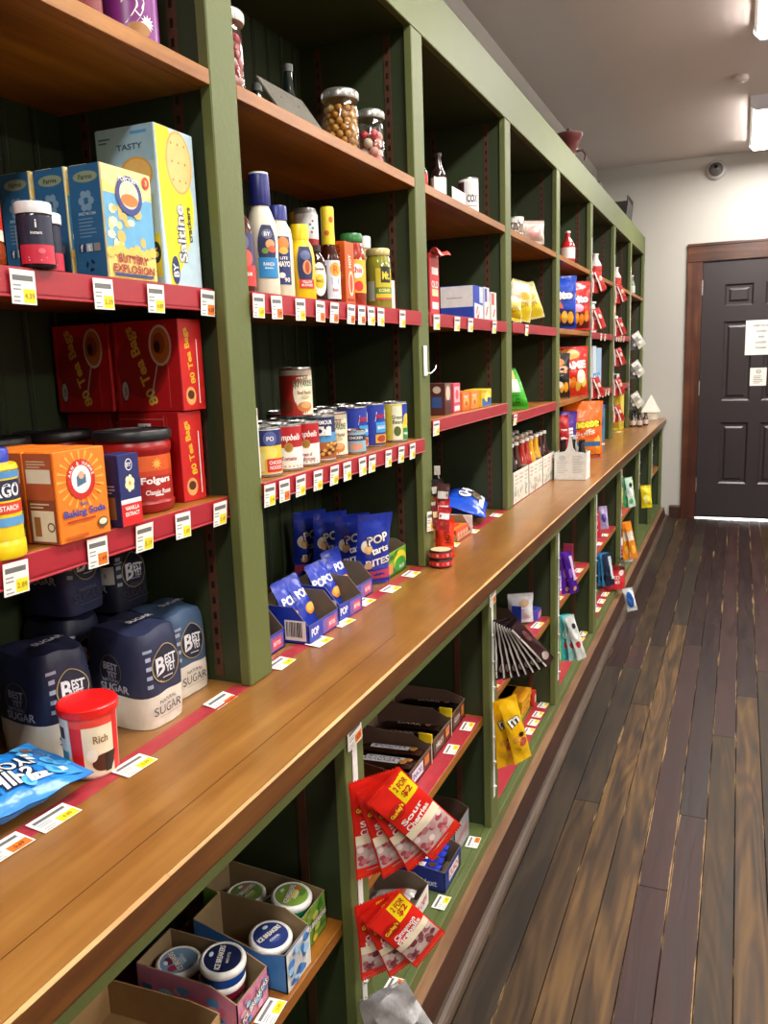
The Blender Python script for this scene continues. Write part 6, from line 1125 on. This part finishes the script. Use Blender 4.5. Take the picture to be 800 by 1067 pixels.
# ------------------------------------------------------------------ bags on the clip strip at the first lower post
def strip_at(k, y, z0, z1, lb, tagz=None):
    clip_strip(lb, .1694, y, z0, z1, .018)
    if tagz:
        mb = MB(); price_tag(mb, lambda u, v: (Vector((0, u, v)), Vector((1, 0, 0))), 0, 0, .052, .036, ORA, .1, k); mb.v = [(p[0], p[1], p[2]) for p in mb.v]
        mb.rbox((-.0006, -.027, -.019), (.0001, .027, .019), PAPER, .0001); single('strip_label', mb, 'white and orange label at the top of the clip strip on the %s lower post' % ['first', 'second', 'third'][k], 'label', (.1718, y, tagz))
strip_at(0, .060, .19, .735, 'white clip strip of red candy bags on the first lower post', .752)
def candy_deco(t1, t2, cl):
    def d_(mb, S, W, H):
        RDS = K('e2231a', .3); mb.inc = .00003
        mb.band(S, H * .02, H * .40, lambda v: -W * .47, lambda v: W * .47, K('c9b4ae', .15), 10, 6); o = random.Random(5)
        for q in range(26): mb.ell(S, o.uniform(-W * .4, W * .4), o.uniform(H * .12, H * .36), .0055, .0055, K(o.choice(cl), .2), 9, 1)
        f = lambda v: W * .47
        mb.band(S, H * .36, H * .46, lambda v: -W * .47, lambda v: W * .47, K('efe2c4'), 10, 3)
        o1 = mb._lay(); P = []                       # printed red shield with a curved lower edge
        for i in range(13):
            u = -W * .475 + W * .95 * i / 12; lo = H * (.42 - .11 * cos(PI * (u / W)) ) + H * .07; row = []
            for j in range(9): p, n = S(u, lo + (H * .985 - lo) * j / 8); row.append(p + n * .0012)
            P.append(row)
        mb.grid(P, RDS, True); mb.off = .0014
        mb.rect(S, -W * .48, .004, W * .48, H * .11, K('e8301c', .3), 8, 2)
        mb.rect(S, W * .02, H * .70, W * .47, H * .96, K('f7dc16', .3), 6, 4); mb.off += .0008; mb.text(S, '2 FOR', W * .25, H * .885, .011, K('b8201c'), w=.026, bold=.04); mb.text(S, '$2', W * .25, H * .785, .014, K('b8201c'), w=.02, bold=.05)
        mb.ell(S, -W * .21, H * .72, .0165, .0115, K('b8180f')); mb.off += .0003; mb.text(S, "Gurley's", -W * .21, H * .72, .0105, K('f4d62a'), w=.029, rot=.15, bold=.03)
        mb.text(S, t1, -W * .02, H * .585, .011, WHITE, w=W * .66, rot=.1, bold=.03); mb.text(S, t2, .0, H * .505, .011, WHITE, w=W * .72, rot=.1, bold=.03)
    return d_
CB = [('d8a0a4', 'b8505a', 'efd8d4', 'c87a80'), ('8a4a50', 'a86a6a', 'd8c0b8', '7a3a44')]
for g, (t1, t2, hh, zt, n, a0, a1) in enumerate((('Sour', 'Cherries', .172, .690, 4, 2, 40), ('Cinnamon', 'Fireballs', .140, .470, 3, 3, 38))):
    lb = ['red candy bag farthest back in the upper hanging bunch', 'red candy bag second from the back in the upper hanging bunch', 'red candy bag third in the upper hanging bunch', 'red candy bag tilted at the front of the upper hanging bunch'] if g == 0 else ['red candy bag farthest back in the lower hanging bunch', 'red candy bag in the middle of the lower hanging bunch', 'red candy bag tilted at the front of the lower hanging bunch']
    fan('candy_bag', lb, 'red candy bags on the first clip strip', .1715, .050, zt, n, .074, hh, 'dd2a1c', candy_deco(t1, t2, CB[g]), a0, a1, 80 + g * 5, rz=-40, T=.012, nu=14, nv=18, slump=0., gap=1.6, dz=.005, wr=.0012)
fan('silver_bag', ['silver bag behind at the bottom of the first clip strip', 'silver bag in front at the bottom of the first clip strip'], None, .1715, .045, .300, 2, .075, .165, K('c9cacc', .3, .45, noise=.15, scale=40., bump=.8), lambda mb, S, W, H: (mb.ell(S, W * .1, H * .3, W * .2, H * .1, K('e4e2de')), mb.rect(S, -W * .4, H * .05, W * .4, H * .14, K('8a6a5a'), 5)), 6, 26, 90, rz=-42, T=.02, dz=.02, wr=.009, gap=1.8)
# ------------------------------------------------------------------ second lower bay
def bar(lb, loc, L, w, h, col, deco, rot, group, name='chocolate_bar'):
    t = thing(name, lb, 'bar', loc, 0, group, rot); mb = MB(); n, m = 12, 8; P = []
    for i in range(n + 1):
        f = i / n; e = min(1, min(f, 1 - f) / .1); row = []
        for j in range(m + 1):
            a = 2 * PI * j / m; row.append((L * (f - .5), w / 2 * cos(a) * (.92 + .08 * e), max(.0006, h / 2 * e) * sin(a) + h / 2))
        P.append(row)
    mb.grid(P, foil(col, .22) if isinstance(col, str) else col, True, flip=True); body = mb.build('wrapper', t)
    if deco: p = MB(); S = lambda u, v: (Vector((u, v, h / 2 + h / 2 * math.sqrt(max(0, 1 - (2 * v / w) ** 2)))), Vector((0, 0, 1))); p.off = .0006; deco(p, S, L, w); p.build('print', body)
    return t
ZL2 = .4315
def choc_tray(at, w, d, lb, txt, pan, hf, n, bcol, bdeco, blb, tab, h=.066):
    t = thing('display_carton', lb, 'box', at, 0, 'brown chocolate display cartons'); mb = MB(); F, Sd = tray(mb, d, w, h, hf, '4a281a', '6a5040', hl=h * .66, hr=h); mb.rect(F, w * .12, .008, w * .6, hf - .008, K(pan)); mb.text(F, txt, w * .36, hf * .5, .013, K('23408a') if pan != '5a4438' else K('d8cfc4'), w=w * .4, bold=.05); mb.rect(F, w * .68, .014, w * .88, hf - .008, K('c87a3a')); mb.rect(F, .001, hf - .003, w - .001, hf - .001, K('8a7a6a'))
    mb.build('carton', t)
    if tab: mb = MB(); mb.rbox((-.03, w - .0016, h * .75), (.003, w + .0016, h + .006), K('f0d020'), .0004); mb.rbox((.001, w - .004, .0), (.002, w - .0, h * .8), K('cfc9b8'), .0002); mb.build('price_tab', t)
    for k in range(n):
        bar(blb, (at[0] - d * .46, at[1] + w * (k + .62) / (n + .3), at[2] + .010 + .012 * (k % 2)), d * .8, w / (n + .55), .016, bcol, bdeco, (0, -.05, 0), lb.split(' ')[-1] + ' bars', )
    return t
snd = lambda p, S, L, w: (p.rect(S, -L * .3, -w * .3, L * .3, w * .3, K('e9e4e0'), 4, 3), p.text(S, 'SNACKER', 0, 0, w * .36, K('2a48a0'), w=L * .5, bold=.04), p.ell(S, L * .36, 0, L * .06, w * .3, K('c98a4a')))
choc_tray((.108, .447, ZL2), .142, .2, 'open brown carton of nut chocolate bars nearest the front', 'SNACKS', 'dfe0ea', .044, 4, '3a2018', snd, 'brown wrapped nut bar with a white and blue panel in the nearest carton', True)
drk = lambda p, S, L, w: (p.text(S, 'DARK', 0, 0, w * .4, K('9a8a7a'), w=L * .4), p.ell(S, L * .3, 0, L * .05, w * .25, K('8a5a3a')))
choc_tray((.106, .607, ZL2), .132, .2, 'open brown carton of dark chocolate bars in the middle', 'MILKY', '5a4438', .046, 5, '241510', drk, 'dark wrapped bar in the middle chocolate carton', True)
choc_tray((.104, .756, ZL2), .104, .2, 'open dark carton of chocolate bars with a torn white corner', 'COCOA', '5a4438', .05, 4, '140f0d', drk, 'black wrapped bar in the far chocolate carton', False)
mb = MB(); mb.add([(.1045, .86, ZL2 + .05), (.1045, .80, ZL2 + .052), (.09, .795, ZL2 + .066), (.06, .861, ZL2 + .071)], [(0, 1, 2, 3)], K('cfcac0')); 
single('torn_card', mb, 'torn white card edge on the far dark chocolate carton', 'card', (0, 0, 0)) if False else None
z = ZB + .0012
def cr(p, S, L, w): (p.rect(S, -L * .34, -w * .32, L * .2, w * .32, K('e9e6e4'), 4, 3), p.text(S, 'CRUNCH', -L * .07, 0, w * .44, K('c8201f'), w=L * .46, bold=.07), p.ell(S, L * .34, 0, L * .09, w * .34, K('5a3a24'), 14, 2))
t = thing('display_carton', 'open royal blue carton of crisped chocolate bars on the bottom shelf', 'box', (.142, .565, z)); mb = MB(); F, Sd = tray(mb, .15, .122, .062, .052, '1c2a80', '6a5a4a', hl=.056, hr=.07, hb=.07); mb.rect(F, .03, .012, .1, .04, K('efece8')); mb.text(F, 'CRUNCH', .065, .026, .019, K('c8201f'), w=.064, bold=.06); mb.rect(F, .102, .004, .118, .03, K('4a3038')); mb.text(Sd, 'Next', .11, .02, .016, K('c9cce0'), w=.04); mb.build('carton', t)
for k in range(4): bar('blue wrapped crisped chocolate bar lettered in red inside the blue carton', (.066 - .003 * k, .583 + k * .0285, z + .036), .124, .025, .016, '2434a8', cr, (0, -.12, 0), 'crisped bars in the blue carton')
t = thing('display_carton', 'silver grey open carton standing behind the blue carton', 'box', (.122, .702, z)); mb = MB(); F, Sd = tray(mb, .15, .118, .094, .078, '8f8f93', '4a3424', hl=.08, hr=.094, hb=.094); mb.text(F, 'BARKERS', .06, .036, .017, K('b84a4a'), w=.09, rot=.1); mb.rect(Sd, .06, .02, .1, .05, K('4a5a9a')); o = random.Random(4)
for k in range(14): a = k / 14; mb.add([(-.15 * a, .0, .08), (-.15 * a - .01, .0, .08), (-.15 * a - .005 + o.uniform(-.003, .003), -.0005, .08 + o.uniform(.002, .008))], [(0, 1, 2)], K('d9d6d0'))
mb.build('carton', t)
t = thing('display_carton', 'white open carton with red lettering behind the lower red candy bags', 'box', (.118, .395, z)); mb = MB(); F, Sd = tray(mb, .14, .125, .066, .05, 'e6e2dc', '7a6a58', hl=.05, hr=.07); mb.text(F, 'TAFFY CHEW', .07, .026, .018, K('c84a44'), w=.085, bold=.03); mb.rect(F, .004, .004, .03, .046, K('e8d83a')); mb.ell(F, .017, .025, .008, .01, K('4a7a3a')); mb.build('carton', t)
for k in range(3): bar('clear wrapped candy roll inside the white carton with red lettering', (.05, .422 + k * .032, z + .016 + .006 * (k % 2)), .1, .028, .022, K('c9c4c0', .15, .2, bump=.5), lambda p, S, L, w: p.rect(S, L * .05, -w * .3, L * .3, w * .3, K('d8604a'), 3, 3), (0, -.2, .1), 'candy rolls in the white carton', 'candy_roll')
# ------------------------------------------------------------------ clip strip at the second lower post
strip_at(1, .896, .195, .735, 'white clip strip on the second lower post', .75)
stk = lambda mb, S, W, H: (mb.rect(S, -W * .47, H * .02, -W * .34, H * .98, K('d9d4ce'), 2, 8), mb.ell(S, W * .1, H * .18, W * .3, H * .08, K('b8a8a0')), mb.ell(S, W * .1, H * .7, W * .2, H * .12, K('6a3a3c')))
fan('meat_stick_pouch', 'black pouch with a white edge in the fan on the second lower post', 'black pouches in the fan', .1715, .893, .695, 8, .034, .160, ['221a1c', '3a2426', '1c1618'], stk, 2, 42, 100, rz=-42, T=.006, gap=1.5, nu=6, nv=10, dz=.001)
mm = lambda mb, S, W, H: (mb.text(S, 'm', -W * .02, H * .66, .026, K('2a1a10'), w=.036, rot=.3, bold=.09), mb.__setattr__('off', mb.off + .0008), mb.text(S, 'm', -W * .02, H * .66, .022, WHITE, w=.031, rot=.3, bold=.05), mb.ell(S, -W * .12, H * .38, .011, .01, K('c9902a')), mb.ell(S, W * .2, H * .3, .012, .011, K('b0483a')), mb.ell(S, W * .18, H * .42, .008, .008, K('3a2a20')), mb.ell(S, -W * .2, H * .2, .01, .009, K('d8a41c')))
fan('chocolate_bag', ['yellow candy bag hanging straight on the second lower post', 'yellow candy bag hanging tilted in front of the other yellow bag'], None, .1712, .878, .485, 2, .054, .185, ['f2b212', 'f4b814'], mm, 3, 15, 110, rz=-42, T=.017, nu=12, nv=16, dz=.012)
# ------------------------------------------------------------------ third lower bay
z = .4475
t = thing('display_carton', 'open brown carton with a blue flap on the middle shelf of the third bay', 'box', (.088, 1.36, z)); mb = MB(); tray(mb, .17, .17, .07, .03, '5a4630', '4a3624', hl=.05, hr=.075); mb.rbox((-.03, .17, .0), (.002, .174, .085), K('2443b8'), .0006); mb.build('carton', t)
bag('candy_pouch', 'white and blue crumpled pouch on the middle shelf of the third bay', (.07, 1.60, z + .004), .09, .1, .04, 'd4d4d8', lambda mb, S, W, H: (mb.rect(S, -W * .4, H * .1, W * .1, H * .5, K('3a4ab8'), 5), mb.ell(S, W * .1, H * .7, W * .2, H * .12, K('c09a6a'))), -60, 120)
carton('gum_box', 'purple and blue flat carton beside the white pouch on the middle shelf', 'box', (.118, 1.655, z), .05, .05, .035, '5a52c0', lambda mb, F, Sd, T: (mb.rect(F, .006, .006, .054, .028, K('d8a0c0')), mb.rect(T, .004, .01, .056, .07, K('3a44a8'))))
z = ZB + .0022
oy = lambda mb, F, Sd, T: (mb.rect(F, .004, .004, .13, .02, K('e8b01c')), mb.text(F, 'CARAMEL', .066, .012, .009, K('8a4a10'), w=.1), mb.rect(Sd, .01, .006, .1, .02, K('c87a14')), mb.rect(T, .006, .006, .13, .1, K('d8901c')))
for k, lb in enumerate(('lowest golden candy carton in the stack on the bottom shelf', 'middle golden candy carton in the stack on the bottom shelf', 'topmost golden candy carton in the stack on the bottom shelf')):
    carton('candy_box', lb, 'box', (.086 + .004 * k, 1.53 - .004 * k, z + .0262 * k), .11, .135, .025, 'dc9a1a', oy, group='golden candy cartons in a stack')
carton('candy_box', 'bright green candy carton in front of the golden stack', 'box', (.108, 1.34, z), .14, .12, .06, '4fae2a', lambda mb, F, Sd, T: (mb.ell(F, .06, .03, .04, .018, K('8fd04a')), mb.text(F, 'MINT', .06, .03, .016, WHITE, w=.06), mb.rect(T, .01, .02, .11, .12, K('6cc03a')), mb.rect(Sd, .01, .01, .12, .04, K('3a8a24'))))
bag('candy_pouch', 'purple pouch standing beside the green candy carton', (.095, 1.305, z), .06, .085, .025, '5a2a5c', lambda mb, S, W, H: mb.rect(S, -W * .3, H * .3, W * .3, H * .6, K('c9a0c0'), 4), -70, 122)
carton('candy_box', 'red candy carton at the right of the golden stack', 'box', (.100, 1.675, z), .09, .035, .05, 'c8342a', lambda mb, F, Sd, T: (mb.ell(F, .017, .025, .012, .016, K('efe0d8')), mb.rect(Sd, .01, .01, .08, .04, K('a8241c'))))
carton('gum_box', 'small red and white gum carton near the second lower post', 'box', (.098, 1.03, z), .11, .16, .028, 'c8464a', lambda mb, F, Sd, T: [mb.rect(F, .006 + k * .026, .004, .02 + k * .026, .024, K('efe0de')) for k in range(6)] and None)
# ------------------------------------------------------------------ third lower post and fourth bay
strip_at(2, 1.752, .2, .742, 'white clip strip on the third lower post')
fan('candy_pouch', ['purple hanging pouch behind on the third lower post', 'purple hanging pouch in front on the third lower post'], 'purple pouches on the third lower post', .1712, 1.745, .678, 2, .034, .15, ['5a22a0', '4a1a8c'], lambda mb, S, W, H: (mb.rect(S, W * .1, H * .3, W * .4, H * .9, K('d8c0e0'), 3, 6), mb.ell(S, -W * .1, H * .5, W * .2, H * .12, K('8a5ac8')), mb.ell(S, W * .1, H * .1, W * .2, H * .06, K('d8a070'))), 3, 12, 130)
fan('candy_pouch', ['teal hanging pouch behind on the third lower post', 'white and teal hanging pouch in the middle on the third lower post', 'white and black hanging pouch in front on the third lower post'], 'teal pouches on the third lower post', .1712, 1.745, .450, 3, .036, .17, ['3fb0b4', '9ad0d0', 'd8dcd8'], lambda mb, S, W, H: (mb.ell(S, 0, H * .6, W * .3, H * .12, K('e4ece8')), mb.ell(S, 0, H * .35, W * .25, H * .08, K('c8343c')), mb.ell(S, W * .1, H * .78, W * .2, H * .06, K('2a2c30'))), 2, 18, 134)
z = .4445
t = thing('display_carton', 'open grey carton on the middle shelf of the fourth lower bay', 'box', (.09, 2.17, z)); mb = MB(); tray(mb, .18, .3, .075, .03, '8a8478', '6a6254', hl=.05); mb.rbox((.0, .0, .0), (.002, .2, .05), K('7a6ab0'), .0004); mb.rbox((-.04, .29, .0), (.003, .296, .1), K('c8486a'), .0006); mb.build('carton', t)
carton('gum_box', 'pale violet carton leaning in the fourth lower bay', 'box', (.112, 2.02, z), .07, .1, .045, '7f78bc', lambda mb, F, Sd, T: mb.rect(F, .008, .008, .09, .036, K('b0a8d8')))
z = ZB + .0022
carton('candy_box', 'lime yellow candy carton on the bottom shelf of the fourth lower bay', 'box', (.086, 2.22, z), .12, .22, .09, 'c9c41e', lambda mb, F, Sd, T: (mb.rect(F, .01, .02, .2, .06, K('6fae3a')), mb.rect(Sd, .01, .01, .11, .07, K('d8d84a')), mb.rect(T, .01, .01, .2, .1, K('e0d83a'))))
carton('candy_box', 'blue carton on the bottom shelf beside the third lower post', 'box', (.098, 1.90, z), .09, .16, .06, '2a6ac0', lambda mb, F, Sd, T: (mb.bars(F, .01, .008, .06, .045, n=9), mb.rect(Sd, .01, .01, .08, .05, K('4a9ad8'))))
carton('candy_box', 'green carton behind the blue one on the bottom shelf', 'box', (.104, 2.075, z), .1, .12, .07, '62a83a', lambda mb, F, Sd, T: mb.ell(F, .06, .035, .04, .02, K('c8d84a')))
# ------------------------------------------------------------------ far lower bays
clip_strip('white clip strip on the fourth lower post', .1694, 2.602, .2, .742, .018)
bag('candy_pouch', 'small violet and white pouch high on the fourth lower post', (.196, 2.60, .69), .035, .1, .02, 'b8a8d0', lambda mb, S, W, H: mb.ell(S, 0, H * .5, W * .3, H * .2, K('5a4aa0')), seed=140, rot=(math.radians(6), 0, math.radians(-74)), hang=True)
fan('crisp_pouch', ['blue and black pouch behind on the fourth lower post', 'blue and white pouch in the middle on the fourth lower post', 'dark blue pouch in front on the fourth lower post'], 'blue pouches on the fourth lower post', .1712, 2.60, .480, 3, .042, .15, ['2a78b8', '4a94c8', '1f2c48'], lambda mb, S, W, H: (mb.rect(S, W * .1, H * .2, W * .44, H * .9, K('c9d8e4'), 3, 6), mb.ell(S, -W * .1, H * .25, W * .25, H * .12, K('1a2030'))), 2, 10, 142)
z = .4405
for i, (y, c, lb) in enumerate(((2.72, 'd8488a', 'pink pouch lying on the middle shelf of the fifth lower bay'), (2.9, 'c9b83a', 'yellow pouch lying on the middle shelf of the fifth lower bay'), (3.08, 'c0304a', 'red pouch lying on the middle shelf of the fifth lower bay'))):
    bag('candy_pouch', lb, (.07, y, z), .1, .1 + .02 * i, .04, c, lambda mb, S, W, H: mb.ell(S, 0, H * .5, W * .3, H * .2, K('efe0d0')), -62, 150 + i)
t = thing('candy_tub', 'clear lidless plastic tub with a red label on the bottom shelf', 'tub', (.156, 3.30, ZB + .0025), -75); p = MB(); CL = K('dfe6e6', .06, coat=.5)
pr = [(0, 0), (.052, 0), (.057, .005), (.057, .13), (.053, .142), (.05, .146), (.055, .15), (.055, .165), (.053, .165), (.053, .152), (.048, .146)]; p.lathe(pr, 'TUBGLASS', 28) if False else p.lathe(pr, GLASS, 28); p.build('tub', t)
p = MB(); l = [(.0578, .012), (.0578, .115)]; p.lathe(l, K('c8242c', .35), 32); S = cylS(l); p.rect(S, -.06, .05, .06, .1, K('d83a40'), 10); p.text(S, 'RED', 0, .075, .02, WHITE, w=.05); p.text(S, 'VINES', 0, .05, .016, WHITE, w=.05); p.ell(S, .035, .1, .016, .016, K('e9e6e4'), 18, 2); p.build('label', t)
bag('hanging_packet', 'blue packet with a white edge hanging over the toe board', (.236, 3.22, .15), .052, .122, .025, 'dfe4ec', lambda mb, S, W, H: mb.ell(S, 0, H * .5, W * .34, H * .36, K('2a62b8'), 20, 3), seed=160, rot=(math.radians(14), 0, math.radians(-78)), hang=True)
clip_strip('white clip strip on the fifth lower post', .1694, 3.462, .25, .742, .018)
fan('candy_pouch', ['green and white pouch behind on the fifth lower post', 'green and white pouch in front on the fifth lower post'], 'green pouches on the fifth lower post', .1712, 3.44, .70, 2, .045, .16, ['3fa06a', 'bcd8c8'], lambda mb, S, W, H: (mb.ell(S, 0, H * .5, W * .3, H * .14, K('e9ece4')), mb.ell(S, W * .1, H * .75, W * .2, H * .08, K('2a302c')), mb.ell(S, -W * .1, H * .2, W * .25, H * .1, K('5ab06a'))), 2, 10, 162)
fan('cheese_snack_bag', ['orange snack bag behind on the fifth lower post', 'orange and white snack bag in front on the fifth lower post'], 'orange bags on the fifth lower post', .1712, 3.44, .46, 2, .042, .21, ['e8921c', 'ee8a24'], lambda mb, S, W, H: (mb.band(S, H * .5, H * .75, lambda v: -W * .4, lambda v: W * .4, K('e4dccc'), 6, 4), mb.ell(S, 0, H * .25, W * .3, H * .12, K('f4b84a'))), 3, 14, 164)
z = ZB + .001
bag('candy_pouch', 'yellow pouch standing high in the seventh lower bay', (.10, 4.0, .4375), .14, .16, .06, 'ecd21c', lambda mb, S, W, H: (mb.ell(S, 0, H * .4, W * .3, H * .2, K('f4e86a')), mb.band(S, H * .75, H * .95, lambda v: -W * .4, lambda v: W * .4, K('6a4a2c'), 6, 3)), -66, 170)
bag('candy_pouch', 'white and red pouch standing on the bottom shelf of the seventh bay', (.12, 3.9, z), .14, .15, .06, 'd8cfd4', lambda mb, S, W, H: (mb.ell(S, 0, H * .5, W * .3, H * .2, K('b83a4a')), mb.rect(S, -W * .4, H * .1, W * .4, H * .2, K('3a4a9a'), 6)), -66, 171)
carton('candy_box', 'low orange carton at the foot of the seventh lower bay', 'box', (.14, 4.08, z), .1, .16, .05, 'd89a24', lambda mb, F, Sd, T: mb.rect(F, .02, .01, .14, .04, K('efc84a')))
clip_strip('white clip strip on the seventh lower post', .1694, 5.163, .45, .742, .018)
clip_strip('white clip strip on the sixth lower post', .1694, 4.327, .5, .742, .018)
bag('candy_pouch', 'yellow hanging pouch on the sixth lower post', (.212, 4.29, .53), .065, .14, .03, 'ecd41c', lambda mb, S, W, H: mb.ell(S, 0, H * .4, W * .3, H * .2, K('f6ee7a')), seed=172, rot=(math.radians(5), 0, math.radians(-76)), hang=True)
carton('detergent_box', 'navy carton with red lettering standing in the last lower bay', 'box', (.13, 5.30, z), .1, .2, .25, '2b3a78', lambda mb, F, Sd, T: ([mb.rect(Sd, .02, .04 + k * .05, .08, .06 + k * .05, K('a8344a')) for k in range(4)], mb.rect(F, .03, .05, .16, .2, K('c0c8dc')), mb.text(F, 'SOAP', .1, .12, .04, K('a8344a'), w=.11)))
for i, (x, y) in enumerate(((.10, 5.36), (.10, 5.56))): carton('soap_box', ['white and green carton on the shelf of the last lower bay', 'second pale carton on the shelf of the last lower bay'][i], 'box', (x, y, .4375), .08, .15, .05, ['d8e0d0', 'cfd4cc'][i], lambda mb, F, Sd, T: mb.rect(F, .02, .01, .1, .035, K('8aae7a')))
# ------------------------------------------------------------------ light and camera
w = bpy.data.worlds.new('shop_air'); SC.world = w; w.use_nodes = True
w.node_tree.nodes['Background'].inputs[0].default_value = (.7, .8, 1, 1); w.node_tree.nodes['Background'].inputs[1].default_value = .15
cd = bpy.data.cameras.new('camera'); co = bpy.data.objects.new('camera', cd); COL.objects.link(co)
r_ = Vector((.91973948, .39098751, -.03475697)); u_ = Vector((-.03844833, .1778552, .98330527)); f_ = Vector((-.39064179, .90304833, -.17861326))
co.matrix_world = Matrix(((r_.x, u_.x, -f_.x, .73185644), (r_.y, u_.y, -f_.y, -1.08040771), (r_.z, u_.z, -f_.z, 1.35212255), (0, 0, 0, 1)))
cd.sensor_fit = 'VERTICAL'; cd.sensor_height = 36; cd.lens = 858.112 / 1067 * 36; cd.clip_start = .02
SC.camera = co
SC.view_settings.view_transform = 'Standard'; SC.view_settings.look = 'None'; SC.view_settings.exposure = 1.32
SC.cycles.use_denoising = True; SC.cycles.sample_clamp_indirect = 6; SC.cycles.max_bounces = 8; SC.cycles.caustics_reflective = False; SC.cycles.caustics_refractive = False
